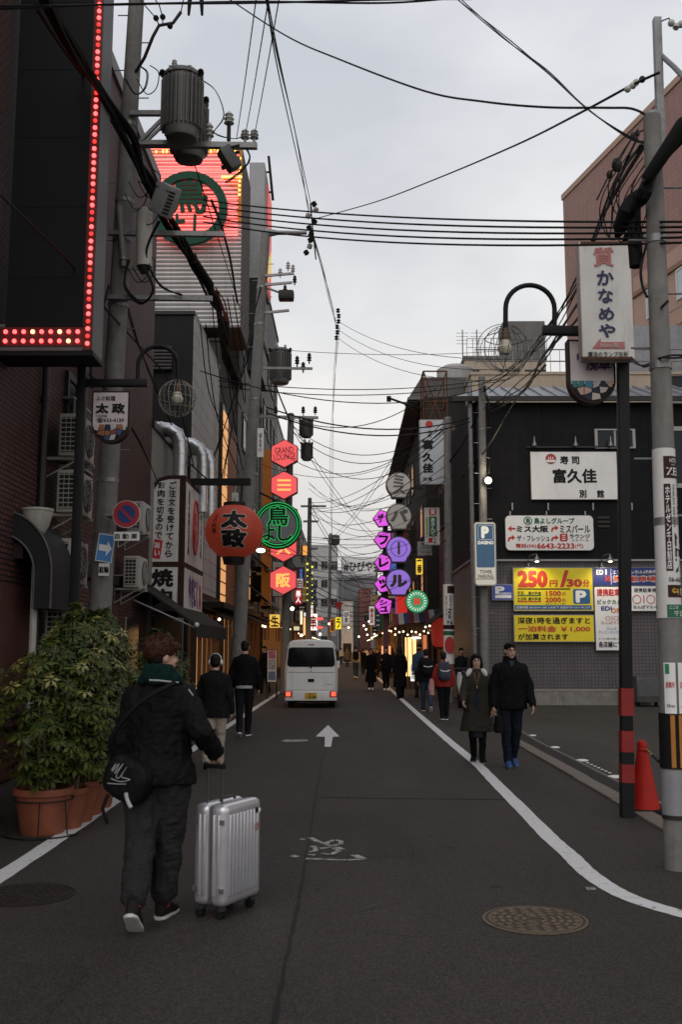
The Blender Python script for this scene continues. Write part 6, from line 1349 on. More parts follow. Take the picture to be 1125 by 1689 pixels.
ptext(s, '提携駐車場', (1046, 970, 1083, 977), Y_, ink, bold=.02); ptext(s, 'なんばマルイ', (1045, 998, 1085, 1004), Y_, ink, bold=.03)
for x in (1051, 1074):
 c = P(x, 988.5, YB); MB().tube([(c.x + math.cos(a) * .118, Y_ - .002, c.z + math.sin(a) * .12) for a in [i * math.tau / 24 for i in range(24)]], .011, 5, True).build('red_ring', ink_red, s)
plate('red_bar', (1062, 982, 1063.5, 995), Y_, ink_red, s)
s = board('small_parking_sign', 'small blue parking sign left of the yellow price board', 'sign', (812, 964, 847, 990), YB + .02, mat('p_blue', (.015, .04, .25), .4, var=.05, emit=.1, ecol=(.05, .1, .6)), alu, .1, .02)
ptext(s, 'P', (817, 967, 833, 980), YB + .012, ink_white, bold=.08); plate('white_strip', (817, 981.5, 844, 986.5), YB + .014, ink_white, s); ptext(s, 'DAISHO', (823, 977, 844, 981), YB + .012, ink_white, bold=.04)
# gooseneck lamps
for i, x in enumerate((872, 993)):
 root = thing('gooseneck_lamp', ['left lit gooseneck lamp over the yellow price board', 'right lit gooseneck lamp over the deep blue board'][i], 'lamp', P(x, 930, YR - .1), group='gooseneck lamps on the tiled wall')
 q = [P(x, 929, YR - .08), P(x, 920, YR - .25), P(x + 5, 916, YR - .45), P(x + 13, 914, YR - .7), P(x + 14, 918, YR - .75)]
 MB().tube(smooth_path(q, 4), .016, 8).build('arm', mat('pewter', (.25, .25, .26)), root); MB().cyl(q[0] - Vector((0, 0, .12)), q[0], .06, .05, 12).build('base', mat('pewter', (.25, .25, .26)), root)
 h = q[-1]; MB().lathe(h - Vector((0, 0, .14)), [(.1, 0), (.095, .05), (.06, .1), (.025, .15), (.02, .2)], 16, cap=False).build('shade', mat('pewter', (.25, .25, .26)), root)
 MB().ball(h - Vector((0, 0, .13)), .06, 12, (1, 1, .6)).build('bulb', glow('warm_bulb', (1, .85, .65), 10), root)
 ld = bpy.data.lights.new('lamp_light', 'SPOT'); lo = bpy.data.objects.new('lamp_light', ld); link(lo); lo.parent = root; lo.location = h - Vector((0, 0, .2)) - WL[root.name]; ld.energy = 34; ld.color = (1, .85, .66); ld.spot_size = R(130); ld.spot_blend = .7; ld.shadow_soft_size = .06; lo.rotation_euler = (R(28), 0, 0)
# bright lamp on the corner pole
bl = P(806, 792, 28.2); root = thing('flood_lamp', 'dazzling white lamp on the corner pole of the black building', 'lamp', bl)
MB().ball(bl, .06, 14).build('bulb', glow('flood', (1, .9, .66), 60), root); MB().lathe(bl + Vector((0, .02, 0)), [(.1, 0), (.12, .06), (.06, .14)], 14, (0, 1, 0)).build('shade', alu, root); MB().cyl(bl + Vector((0, .1, 0)), bl + Vector((-.05, .4, .05)), .02, n=6).build('arm', alu, root)
ld = bpy.data.lights.new('flood_light', 'POINT'); lo = bpy.data.objects.new('flood_light', ld); link(lo); lo.parent = root; lo.location = (0, -.2, 0); ld.energy = 35; ld.color = (1, .88, .64); ld.shadow_soft_size = .09
# parking tower sign
s = board('parking_sign', 'tall blue and white lit parking sign on the corner pole', 'sign', (783, 861, 819, 966), 28.2, mat('p_white', (.62, .6, .52), .4, var=.05, emit=.22, ecol=(1, .93, .75)), mat('p_frame', (.5, .48, .42), .5, dirt=.3), .25, .03, r=.09)
pbl = mat('p_panel', (.04, .11, .2), .4, var=.12, scale=2, emit=.1, ecol=(.13, .3, .52), vscale=(9, 1, .1)); plate('blue_panel', (786, 864, 816, 936), 28.194, pbl, s, r=.05)
x0, z0, x1, z1 = pbox((789, 866.5, 813.5, 890), 28.188)
MB().tube([(x, 28.187, z) for x, z in rrect(x0, z0, x1, z1, .05)], .01, 5, True).build('white_ring', ink_white, s); ptext(s, 'P', (794, 868, 807, 888), 28.186, mat('p_letter', (.7, .68, .6), .5, var=0, emit=.4, ecol=(1, .95, .85)), bold=.09); ptext(s, 'DAISHO', (788.5, 892, 814.5, 898), 28.186, mat('p_letter', (.7, .68, .6)), bold=.06)
ptext(s, 'TOWER', (792, 940, 812, 946), 28.19, ink); ptext(s, 'PARKING', (789, 947.5, 814, 953.5), 28.19, ink); plate('rule', (786, 954.5, 816, 955.5), 28.194, ink, s)
# vertical sushi sign with rusty frame
s = board('vertical_sushi_sign', 'tall white vertical sushi sign on the right side of the street', 'sign', (693, 692, 733, 799), 36.5, mat('cool_white_board', (.52, .54, .57), .45, var=.08, dirt=.2), alu, .35, .03)
c = P(708, 700, 36.5); MB().cyl((c.x, 36.48, c.z), (c.x, 36.495, c.z), .14, n=20).build('logo_disc', ink_red, s); ptext(s, '寿司', (706, 710, 712, 722), 36.49, ink, vertical=True)
for ch, y in (('富', 725), ('久', 746), ('佳', 764)): ptext(s, ch, (697, y, 715, y + 16), 36.49, ink, bold=.06)
ptext(s, '別 館', (698, 787, 713, 793), 36.49, ink, bold=.04)
mb = MB()
for z in (9.6, 8.4, 7.2): mb.box((2.8, 36.6, z), (3.95, 36.65, z + .05))
for k in range(5): mb.cyl((3.3, 36.62, 9.6 - k * .6), (3.95, 36.62, 9.0 - k * .6), .025, n=5)
mb.build('sign_frame', dark_steel, s)
s = board('pawn_sign', 'white vertical sign with green strip below the sushi sign', 'sign', (700, 837, 726, 899), 37, old_board, alu, .2, .02); plate('red_square', (708, 839, 720, 850), 36.992, ink_red, s); ptext(s, '質', (710, 840, 718, 849), 36.985, ink_white, bold=.04)
plate('green_strip', (708, 852, 721, 885), 36.992, ink_green, s); ptext(s, 'あきんど', (710.5, 854, 718.5, 883), 36.985, ink_white, bold=.04, vertical=True); plate('side_strip', (703, 853, 706.5, 883), 36.992, mat('strip_yellow', (.4, .35, .1), .6), s); plate('red_square', (707, 887, 714, 895), 36.992, ink_red, s); ptext(s, '2', (715.5, 887, 719.5, 896), 36.99, ink, bold=.03)
s = board('small_grey_sign', 'small grey sign beside the lilac bubble signs', 'sign', (689, 893, 713, 916), 38.5, mat('sign_pale_grey', (.4, .41, .42), .5, var=.1, dirt=.2), alu, .15, .02); ptext(s, 'ビジネスホテル', (693, 901, 710, 905), 38.49, ink); ptext(s, '東横', (695, 895, 702, 899), 38.49, ink); ptext(s, 'なんば', (694, 908, 708, 912), 38.49, ink)
lit_box('yellow lit hanging sign beside the lilac bubble signs', (686, 921, 698, 948), 39, (.95, .62, .05), .85, '一番', ink_brown)
# bubble signs
Yb2 = 43; lil = glow('lilac_panel', (.3, .17, .68), .78); gry = mat('bubble_grey', (.8, .77, .72), .5, var=.08, dirt=.15); brn = mat('bubble_letter', (.14, .1, .1), .5, var=0); grl = mat('bubble_letter_grey', (.22, .2, .18), .5, var=0)
blab = ['topmost grey bulb shaped sign of the column on the right', 'second grey bulb shaped sign of the column', 'lilac lit bulb shaped sign, upper of the two lit ones', 'lilac lit bulb shaped sign, lowest of the column']
for i, (py, px, tx, lit) in enumerate(((799, 658, 'ミス', 0), (851, 658.5, 'パ', 0), (905, 658, '丨', 1), (959, 657.5, 'ル', 1))):
 c = P(px, py, Yb2); r = 21.8 / F * Yb2
 pts = [(math.cos(a) * r, math.sin(a) * r * .98) for a in [R(-48) + k * R(276) / 28 for k in range(29)]] + [(-r * .55, -r * 1.08), (r * .55, -r * 1.08)]
 root = thing('bulb_sign', blab[i], 'sign', (c.x, Yb2, c.z - r * 1.1), group='column of bulb shaped signs')
 MB().prism([(c.x + x, Yb2, c.z + z) for x, z in pts], (0, .35, 0)).build('cabinet', mat('bubble_rim', (.1, .095, .09), .5), root, smooth=.5)
 MB().prism([(c.x + x * .9, Yb2 - .02, c.z + z * .9) for x, z in pts], (0, .018, 0)).build('face_panel', lil if lit else gry, root, smooth=0)
 if tx == 'ミス': lettering(root, 'ミ', (c.x, Yb2 - .026, c.z + .2), .5, .42, grl, bold=.06); lettering(root, 'ス', (c.x, Yb2 - .026, c.z - .24), .6, .4, grl, bold=.06)
 else: lettering(root, tx, (c.x, Yb2 - .026, c.z + .02), (.1 if i == 2 else .78), .55, brn if lit else grl, bold=.08)
 if i == 2: MB().tube([(c.x + math.cos(a) * r * .6, Yb2 - .03, c.z + math.sin(a) * r * .6) for a in [k * math.tau / 24 for k in range(24)]], .012, 4, True).build('wire_ring', black_steel, root)
c = P(650, 870, Yb2 + .3); root = thing('sign_post', 'dark steel post carrying the bulb shaped signs', 'post', (c.x + .25, Yb2 + .4, 0)); MB().box((c.x + .1, Yb2 + .36, 0), (c.x + .4, Yb2 + .6, 9.2)).build('post', dark_steel, root, smooth=0)
MB().box((c.x + .4, Yb2 + .4, 8.6), (3.4, Yb2 + .5, 8.7)).build('stay', dark_steel, root, smooth=0)
x0, z0, x1, z1 = pbox((655, 984, 672, 1028), Yb2 - .2); root = thing('red_pillar_sign', 'red lit pillar sign under the lilac bulb signs', 'sign', (x0, Yb2, z0)); MB().box((x0, Yb2 - .2, z0), (x1, Yb2 + .3, z1)).build('lit_pillar', glow('pillar_red', (.75, .03, .02), .55), root, smooth=0); MB().box((x0 - .05, Yb2 - .1, z0), (x0 - .004, Yb2 + .2, z1)).build('lit_side', glow('pillar_violet', (.35, .08, .4), .5), root, smooth=0)
# pink pentagons
Yp = 47.5; pkm = glow('pink_panel', (.8, .11, .82), .8); plab = ['topmost pink pentagon sign', 'second pink pentagon sign, partly behind the bulb signs', 'middle pink pentagon sign', 'fourth pink pentagon sign', 'lowest pink pentagon sign']
for i, (tx, px, py) in enumerate((('ザ・', 630, 855), ('フ', 631.5, 891), ('レ', 632, 928), ('ッ', 632, 963), ('シュ', 632.5, 999))):
 c = P(px, py, Yp); r = 15.5 / F * Yp; pts = [(-1.0, 0), (-.35, -.95), (.75, -.85), (.98, .55), (-.2, .98)]
 if i == 1: pts = [(-1, 0), (-.2, -.98), (.95, -.6), (.9, .85), (-.35, .95)]
 root = thing('pentagon_sign', plab[i] + ' in the lit column on the right', 'sign', (c.x, Yp, c.z - r), group='column of pink pentagon signs')
 MB().prism([(c.x + x * r, Yp, c.z + z * r) for x, z in pts[::-1]], (0, .25, 0)).build('cabinet', mat('pink_rim', (.06, .01, .06), .5), root, smooth=0)
 MB().prism([(c.x + x * r * .9, Yp - .012, c.z + z * r * .9) for x, z in pts[::-1]], (0, .01, 0)).build('lit_panel', pkm, root, smooth=0)
 if tx == 'シュ': lettering(root, 'シ', (c.x, Yp - .016, c.z + .15), .4, .26, ink, bold=.07); lettering(root, 'ュ', (c.x + .03, Yp - .016, c.z - .17), .4, .26, ink, bold=.07)
 else: lettering(root, tx, (c.x + .03, Yp - .016, c.z), .48, .45, ink, bold=.07)
c = P(636, 930, Yp + .3); root = thing('sign_post', 'dark purple post carrying the pink pentagon signs', 'post', (c.x, Yp + .4, 0)); MB().box((c.x - .12, Yp + .27, 0), (c.x + .12, Yp + .5, 7.8)).build('post', mat('purple_post', (.07, .03, .09), .5), root, smooth=0); MB().box((c.x + .12, Yp + .3, 7.2), (3.42, Yp + .4, 7.3)).build('stay', dark_steel, root, smooth=0)
# green round sign
c = P(688, 992, 41); r = 18.5 / F * 41; root = thing('round_lit_sign', 'round green and white lit sign over the wood fronted restaurant', 'sign', (c.x, 41, c.z - r))
MB().cyl((c.x, 41, c.z), (c.x, 41.2, c.z), r * 1.04, n=36).build('cabinet', ink, root); MB().cyl((c.x, 40.99, c.z), (c.x, 40.997, c.z), r, n=36).build('green_disc', glow('lit_green_disc', (.06, .42, .17), .55), root)
mb = MB(); gw = glow('lit_pale_green', (.75, .95, .8), .75)
for k in range(20):
 a = k * math.tau / 20; u = Vector((math.cos(a), 0, math.sin(a))); v = Vector((-u.z, 0, u.x)); f_ = Vector((c.x, 40.985, c.z))
 mb.prism([f_ + u * r * .5, f_ + u * r * .78 + v * r * .16, f_ + u * r * .88 + v * r * .02, f_ + u * r * .7 + v * r * .02], (0, .003, 0))
mb.build('leaf_ring', gw, root, smooth=0)
MB().box((c.x - .13, 40.98, c.z - .13), (c.x + .13, 40.984, c.z + .13)).build('red_square', glow('lit_red_square', (.8, .1, .06), .6), root, smooth=0); MB().box((c.x + .1, 41.05, c.z + .2), (3.95, 41.12, c.z + .28)).build('arm', dark_steel, root, smooth=0)
# red lantern and pepsi-like roundel at the restaurant
for lab, px, py, Y, r, col in (('upright red lantern hanging by the restaurant on the right', 727, 1043, 38, .33, (.3, .02, .025)),):
 c = P(px, py, Y); root = thing('paper_lantern', lab, 'lantern', (c.x, Y, c.z - .6)); m = mat('lantern_dim', col, .6, var=.1, emit=.12, ecol=(1, .08, .05))
 MB().lathe(c - Vector((0, 0, .55)), [(.2, 0), (.3, .08), (.35, .3), (.36, .55), (.35, .8), (.3, 1.02), (.2, 1.1)], 20).build('shade', m, root); MB().cyl(c + Vector((0, 0, .55)), c + Vector((0, 0, .75)), .015, n=6).build('cord', cable_mat, root); MB().cyl(c + Vector((0, 0, -.62)), c + Vector((0, 0, -.551)), .2, n=16).build('end_ring', ink, root)
c = P(713, 1039, 40.5); root = thing('roundel_sign', 'small round sign in red white and blue by the restaurant', 'sign', c); MB().cyl(c, c + Vector((0, .08, 0)), .17, n=20).build('disc', ink_white, root)
MB().prism([c + Vector((math.cos(a) * .165, -.004, math.sin(a) * .165)) for a in [R(10 + k * 16) for k in range(11)]], (0, .003, 0)).build('red_half', ink_red, root, smooth=0); MB().prism([c + Vector((math.cos(a) * .165, -.004, math.sin(a) * .165)) for a in [R(200 + k * 14) for k in range(11)]], (0, .003, 0)).build('blue_half', ink_blue, root, smooth=0)
MB().box((c.x + .1, 40.55, c.z - .02), (3.9, 40.6, c.z + .02)).build('arm', dark_steel, root, smooth=0)
# striped restaurant awning, lit beams and its lantern string facing up the street
Ya = 41.2; x0, z0, x1, z1 = pbox((650, 1012, 735, 1030), Ya); aw2 = thing('striped_awning', 'striped red white and blue awning above the restaurant lights', 'awning', (x0, Ya, z0))
cols = [mat('stripe_red', (.22, .03, .03), .8, var=.15, dirt=.2), mat('stripe_white', (.42, .4, .38), .8, var=.1, dirt=.3), mat('stripe_blue', (.05, .06, .16), .8, var=.15, dirt=.2)]
n = 10
for k in range(n):
 a, b = x0 + (x1 - x0) * k / n, x0 + (x1 - x0) * (k + 1) / n; za = z0 + .25 * k / n; zb3 = z0 + .25 * (k + 1) / n
 MB().add([(a, Ya, za), (b, Ya, zb3), (b, Ya + .8, zb3 + .45), (a, Ya + .8, za + .45), (a, Ya, za - .04), (b, Ya, zb3 - .04), (b, Ya + .8, zb3 + .41), (a, Ya + .8, za + .41)], [(0, 1, 2, 3), (7, 6, 5, 4), (4, 5, 1, 0), (5, 6, 2, 1), (6, 7, 3, 2), (7, 4, 0, 3)]).build('awning_stripe', cols[k % 3], aw2, smooth=0)
b = MB().ball((0, 0, 0), .038, 8).mesh('bulb'); b.materials.append(bulb_lit)
root = thing('string_lights', 'row of warm bulbs under the striped awning', 'lights', (x0, Ya - .1, z0 - .25)); q = [Vector((x0 - .3 + k * .17, Ya - .1, z0 - .28 + .08 * math.sin(k * 2.2))) for k in range(12)]; MB().tube(q, .01, 5).build('cord', cable_mat, root)
for p_ in q[1:]: piece('bulb', b, root, p_ - Vector((0, 0, .06)))
# small booth facing the street
bo = thing('restaurant_booth', 'wooden restaurant booth with glowing doorway under the striped awning', 'shop front', (3.0, 42, 0)); wd = mat('booth_wood', (.1, .055, .03), .65, var=.3, scale=4, vscale=(6, 6, .6))
xa, _, xb, _ = pbox((663, 1050, 712, 1110), 41.9)
MB().box((xa, 42.0, 0), (3.4, 42.15, 2.9)).build('back_wall', wd, bo, smooth=0); MB().box((xa + .15, 41.985, .5), (xa + .6, 41.998, 2.1)).build('lit_doorway', warm_lit, bo, smooth=0); MB().box((xa + .85, 41.985, .2), (xa + 1.1, 41.998, 2.2)).build('lit_doorway', glow('dim_red_shop', (1, .3, .12), .5), bo, smooth=0)
for k in range(7): MB().box((xa + k * .21, 41.92, 0), (xa + k * .21 + .05, 41.98, 2.5)).build('door_slat', mat('booth_slat', (.2, .13, .07), .6, var=.2), bo, smooth=0)
MB().box((xa - .05, 41.9, 2.5), (3.4, 42, 2.65)).build('lintel', wd, bo, smooth=0);
q = P(680, 1052, 41.8); MB().box((q.x, 41.8, q.z - .03), (q.x + .35, 41.86, q.z + .03)).build('tube_lamp', glow('tube_lamp', (1, .93, .8), 6), bo, smooth=0)
# wrap adverts on the pale right pole (pr3)
c0 = P(740.5, 1000, 31); wr = .162
wrp = thing('pole_advert', 'narrow white hotel advert wrapped round the pale pole', 'sign', (c0.x, 31, P(741, 1090, 31).z)); MB().cyl(P(741, 1095, 31), P(740, 964, 31), .17, n=20).build('wrap_sheet', white_board, wrp)
for y0, y1, m in ((967, 979, ink_brown), (1031, 1038, ink_brown), (1041, 1048, ink_green)):
 a = P(740.5, y1, 31); b_ = P(740.5, y0, 31); MB().cyl(a, b_, .173, n=20, cap=False).build('print_band', m, wrp)
for tx, bx in (('HOTEL', (741.5, 982, 745.5, 1005)), ('ZEN', (738.5, 1004, 746, 1030)), ('ホテルゼン', (735.5, 982, 738, 1028))):
 ptext(wrp, tx, bx, 30.82, ink, vertical=True, bold=.03)
c = P(742, 1064, 30.8); MB().prism([c + Vector((math.cos(a) * .15, 0, math.sin(a) * .26)) for a in [k * math.tau / 20 for k in range(20)]][::-1], (0, .004, 0)).build('red_oval', ink_red, wrp, smooth=0)
q = P(690, 612, 30); root = thing('wall_arm', 'dark steel flag arm jutting from the eaves building', 'bracket', P(700, 672, 42)); MB().tube([P(640, 656, 42), P(668, 666, 42), P(694, 674, 42.2)], .05, 6).build('arm', black_steel, root); MB().cyl(P(668, 668, 42), P(692, 684, 42.2), .03, n=6).build('brace', black_steel, root); MB().box(P(638, 662, 42), P(645, 654, 42.1)).build('tip', black_steel, root, smooth=0)
# right pole wraps
def pr_at(py):
 t = (py - 192) / (1400 - 192); return P(1076 + (1118 - 1076) * t, py, 7.7), .07 + .028 * t
def wrap(name, label, cat, y0, y1, dr, m):
 a, ra = pr_at(y1); b, rb = pr_at(y0); root = thing(name, label, cat, a); MB().cyl(a, b, ra + dr, rb + dr, 32).build('wrap_sheet', m, root); return root
def wtext(root, tx, box, m, dr, **k):
 x0, y0, x1, y1 = box; c, r = pr_at((y0 + y1) / 2); r += dr; px = F / 7.7; cxp = 562.5 + 0; cpx = 1076 + 42 * ((y0 + y1) / 2 - 192) / 1208
 zc = (P(cpx, y0, 7.7).z + P(cpx, y1, 7.7).z) / 2; x0m, x1m = (x0 - cpx) / px, (x1 - cpx) / px
 cl_ = lambda v: max(-.98, min(.98, v / r)); a0, a1 = math.asin(cl_(x0m)), math.asin(cl_(x1m)); am = (a0 + a1) / 2 + .14
 w_ = max(.01, (a1 - a0) * r); h_ = (y1 - y0) / px
 top, _ = pr_at(192); bot, _ = pr_at(1400); ax = (top - bot) / (top.z - bot.z)
 def fn(a, b):
  t = am + a / r; cc = c + ax * (zc + b - c.z); return cc + Vector((math.sin(t) * (r + .002), -math.cos(t) * (r + .002), 0))
 if k.pop('patch', False):
  mb = MB(); n = 8
  vs = [fn(-w_ / 2 + w_ * i / n, s_ * h_ / 2) for i in range(n + 1) for s_ in (-1, 1)]
  return mb.add(vs, [(2 * i, 2 * i + 2, 2 * i + 3, 2 * i + 1) for i in range(n)]).build('print_patch', m, root, smooth=0)
 if k.get('side'):
  k.pop('side'); r90 = lambda a, b: fn(b * 1.0, -a); return lettering(root, tx, (0, 0, 0), h_, w_, m, fn=r90, **k)
 return lettering(root, tx, (0, 0, 0), w_, h_, m, fn=fn, **k)
hz_ = wrap('pole_advert', 'white hotel advert with brown panels wrapped round the right pole', 'sign', 742, 1020, .005, mat('advert_white', (.66, .64, .62), .45, var=.05, dirt=.12))
wtext(hz_, '', (1087, 755, 1121, 792), ink_brown, .0062, patch=True); wtext(hz_, 'HOTEL', (1096, 759, 1110, 766), ink_white, .0075); wtext(hz_, 'WITH', (1099, 768.5, 1106, 771), ink_white, .0075); wtext(hz_, 'ZEN', (1091, 774, 1117, 787), ink_white, .0075, bold=.01)
wtext(hz_, '', (1089.5, 800, 1100, 944), ink_brown, .0062, patch=True); wtext(hz_, 'ホテル\nゼン\n千日前店'.replace('\n', ''), (1091, 804, 1098.5, 941), ink_white, .0075, vertical=True, bold=.03)
wtext(hz_, 'TIMELESS REBORN', (1102, 800, 1106, 872), ink, .0075, side=True); wtext(hz_, 'HOTEL', (1111, 800, 1118, 852), ink, .0075, side=True, bold=.01); wtext(hz_, 'with', (1116, 856, 1120, 872), ink, .0075, side=True); wtext(hz_, 'ZEN', (1106, 880, 1120, 946), ink, .0075, side=True, bold=.02)
wtext(hz_, '06-6635-1', (1095, 953, 1123, 961), ink, .0075); wtext(hz_, '', (1094, 966, 1129, 986), ink_brown, .0062, patch=True); wtext(hz_, '⮪', (1099, 970, 1112, 982), mat('ink_gold', (.55, .33, .03), .5, var=0), .0078, bold=.04); wtext(hz_, '道頓\n宗右', (1115, 970, 1124, 983), ink_white, .0075)
wtext(hz_, '', (1093, 998, 1130, 1019), ink_green, .0062, patch=True); wtext(hz_, 'ここは', (1096, 1000, 1110, 1005), ink_white, .0078); wtext(hz_, '千日前', (1103, 1008, 1126, 1017), ink_white, .0078, bold=.02)
s = board('small_sticker', 'narrow pale notice strip beside the hotel advert', 'sign', (1079, 792, 1087, 855), 7.72, old_board, alu, .004, .001); ptext(s, '止', (1080, 800, 1085, 812), 7.715, ink)
for i, (bx, tw) in enumerate((((1091, 1094, 1106, 1176), .0), ((1110, 1094, 1137, 1176), .0))):
 r_ = wrap('evacuation_notice', ['white notice with green corner on the right pole, left one', 'white disaster notice with a red arrow on the right pole'][i], 'sign', 1094, 1094.5, -.02, white_board) if False else thing('evacuation_notice', ['white notice with green corner on the right pole, left one', 'white disaster notice with a red arrow on the right pole'][i], 'sign', pr_at(1176)[0])
 wtext(r_, '', bx, white_board, .006, patch=True); x0, y0, x1, y1 = bx
 wtext(r_, '', (x0, y0 + 1, x0 + 5, y0 + 17) if i == 0 else (x0 + 8, y0 + 1, x0 + 20, y0 + 17), mat('notice_green', (.02, .25, .12), .5), .0075, patch=True)
 wtext(r_, '避難所' if i == 0 else '災害', (x0 + 1, y0 + 30, x1 - 2, y0 + 40) if i == 0 else (x0 + 2, y0 + 30, x0 + 16, y0 + 41), ink_red, .0078, bold=.02)
 if i == 0: wtext(r_, '0m', (x0 + 3, y0 + 66, x0 + 13, y0 + 72), ink, .0078)
 else: wtext(r_, '⇧', (x0 + 5, y0 + 62, x0 + 15, y0 + 78), ink_red, .0078, bold=.06)
hz = wrap('hazard_sleeve', 'black sleeve with orange stripes round the foot of the right pole', 'hazard sleeve', 1176, 1266, .012, rubber)
orm = mat('hazard_orange', (.42, .16, .02), .5, var=.1, dirt=.2)
for k in range(6): wtext(hz, '', (1098.5 + k * 12 - (0 if k < 3 else 2), 1180, 1104.5 + k * 11.5, 1262), orm, .0145, patch=True)
wh = wrap('pole_sleeve', 'pale painted sleeve round the foot of the right pole', 'pole sleeve', 1268, 1345, .004, mat('pale_sleeve', (.33, .33, .34), .5, var=.1, dirt=.3)); a, ra = pr_at(1346); MB().cyl(a - Vector((0, 0, .015)), a + Vector((0, 0, .015)), ra + .008, n=28).build('sleeve_band', dk_ins, wh)

# ================================================================== STREET FURNITURE
g = G(1064, 1338); cone = thing('traffic_cone', 'red traffic cone standing on a dark base beside the striped lamp post', 'traffic cone', (g.x, g.y, 0)); cm_ = mat('cone_red', (.4, .014, .007), .6, var=.15, scale=6, dirt=.25, spec=.25)
shape('base_plate', bevel_mesh(MB().box((g.x - .2, g.y - .2, 0), (g.x + .2, g.y + .2, .035)).mesh(), .01), rubber, cone)
MB().lathe((g.x, g.y, .035), [(.155, 0), (.15, .02), (.048, .58), (.045, .6), (.05, .6), (.05, .635), (.035, .66), (.02, .665)], 28).build('cone_body', cm_, cone); MB().lathe((g.x, g.y, .595), [(.052, 0), (.058, .015), (.052, .03)], 20, cap=False).build('collar', cm_, cone)
wb = thing('cone_weight', 'flat black rubber weight lying right of the traffic cone', 'weight', (g.x + .33, g.y - .1, 0)); shape('weight_ring', bevel_mesh(MB().box((g.x + .21, g.y - .22, .003), (g.x + .5, g.y + .0, .07)).mesh(), .02), rubber, wb); MB().box((g.x + .3, g.y - .16, .071), (g.x + .42, g.y - .05, .085)).build('grip', rubber, wb, smooth=0)
bar = thing('barrier_bar', 'thin yellow and black bar from the cone to the right pole', 'barrier bar', (g.x + .3, g.y - .6, .5)); a = Vector((g.x + .05, g.y, .6)); b_ = pr_at(1262)[0] + Vector((-.1, .05, .02)); n = 10
for k in range(n): MB().cyl(a.lerp(b_, k / n), a.lerp(b_, (k + 1) / n), .012, n=8).build('bar_segment', rubber if k % 2 or k > 4 else mat('bar_yellow', (.5, .3, .04), .5), bar)
# cabinet by the wall
x0, z0, x1, z1 = pbox((1053, 1116, 1093, 1162), 28.6); ub = thing('utility_cabinet', 'low grey metal cabinet standing by the tiled wall', 'cabinet', (x0, 28.8, 0)); shape('body', bevel_mesh(MB().box((x0, 28.7, .12), (x1, 29.35, z1)).mesh(), .02), mat('cabinet_grey', (.1, .1, .1), .5, .3, var=.2, dirt=.4), ub); MB().box((x0 + .05, 28.69, .3), (x1 - .05, 28.7, z1 - .1)).build('door', mat('cabinet_door', (.12, .12, .125), .5, .3, dirt=.3), ub, smooth=0)
for x in (x0 + .08, x1 - .08): MB().cyl((x, 28.95, 0), (x, 28.95, .12), .06, n=12).build('caster', rubber, ub)
sc_ = thing('scooter', 'parked dark motor scooter with pale legshield behind the couple', 'scooter', (3.2, 27.6, 0))
MB().lathe((3.2, 27.1, .25), [(.12, -.05), (.25, -.05), (.25, .05), (.12, .05)], 20, (1, 0, 0)).build('wheel', rubber, sc_); MB().lathe((3.2, 28.3, .25), [(.12, -.05), (.25, -.05), (.25, .05), (.12, .05)], 20, (1, 0, 0)).build('wheel', rubber, sc_)
MB().loft([((3.2, 27.3, .35), (.12, 0, 0), (0, .1, 0)), ((3.2, 27.25, .7), (.2, 0, 0), (0, .09, 0)), ((3.2, 27.3, 1.0), (.16, 0, 0), (0, .1, 0))], 16).build('leg_shield', mat('scooter_white', (.5, .5, .5), .4), sc_); MB().loft([((3.2, 27.7, .4), (.15, 0, 0), (0, .3, 0)), ((3.2, 28.1, .65), (.17, 0, 0), (0, .42, 0)), ((3.2, 28.1, .82), (.13, 0, 0), (0, .4, 0))], 16).build('body', mat('scooter_black', (.02, .02, .022), .35), sc_)
MB().tube([(2.88, 27.35, 1.08), (3.05, 27.3, 1.1), (3.35, 27.3, 1.1), (3.52, 27.35, 1.08)], .018, 8).build('handlebar', dk_ins, sc_); MB().ball((3.2, 27.18, .98), .08, 12).build('headlight', glass, sc_)

# ================================================================== PLANTS
leaf_d = bpy.data.materials.new('leaf_green'); leaf_d.use_nodes = True; t_ = leaf_d.node_tree; b_ = t_.nodes['Principled BSDF']; b_.inputs['Roughness'].default_value = .5; b_.inputs['Specular IOR Level'].default_value = .2
oi = N(t_, 'ShaderNodeTexCoord'); nn = N(t_, 'ShaderNodeTexNoise'); nn.inputs['Scale'].default_value = 5; nn.inputs['Detail'].default_value = 4; t_.links.new(oi.outputs['Object'], nn.inputs[0]); rr_ = N(t_, 'ShaderNodeValToRGB'); t_.links.new(nn.outputs[0], rr_.inputs[0])
rr_.color_ramp.elements[0].position = .38; rr_.color_ramp.elements[0].color = (.02, .036, .007, 1); rr_.color_ramp.elements[1].position = .66; rr_.color_ramp.elements[1].color = (.08, .092, .014, 1); t_.links.new(rr_.outputs[0], b_.inputs['Base Color'])
leaf_y = mat('leaf_variegated', (.3, .27, .07), .45, var=.5, scale=26)
bark = mat('stem_bark', (.16, .13, .085), .8, var=.25, scale=20); terra = mat('terracotta', (.3, .085, .04), .75, var=.22, scale=5, bump=.15, dirt=.4)
def leaflet_cluster(mb, c, nrm, L, rg, k=None):
 """palmate leaf: leaflets radiating and drooping from the stalk tip"""
 u, w, d = basis(nrm); k = k or rg.randint(6, 8); off = rg.uniform(0, 6)
 for i in range(k):
  a = off + i * math.tau / k + rg.uniform(-.15, .15); r = u * math.cos(a) + w * math.sin(a); l = L * rg.uniform(.75, 1.1); s = r.cross(d).normalized() * l * .17; dr = d * (-.28 * l * rg.uniform(.5, 1.3))
  b = c + r * l * .14; m1 = c + r * l * .55 + dr * .35; tip = c + r * l + dr
  mb.add([b, m1 - s, m1 + d * l * .015, m1 + s, tip], [(0, 1, 2), (0, 2, 3), (1, 4, 2), (2, 4, 3)])
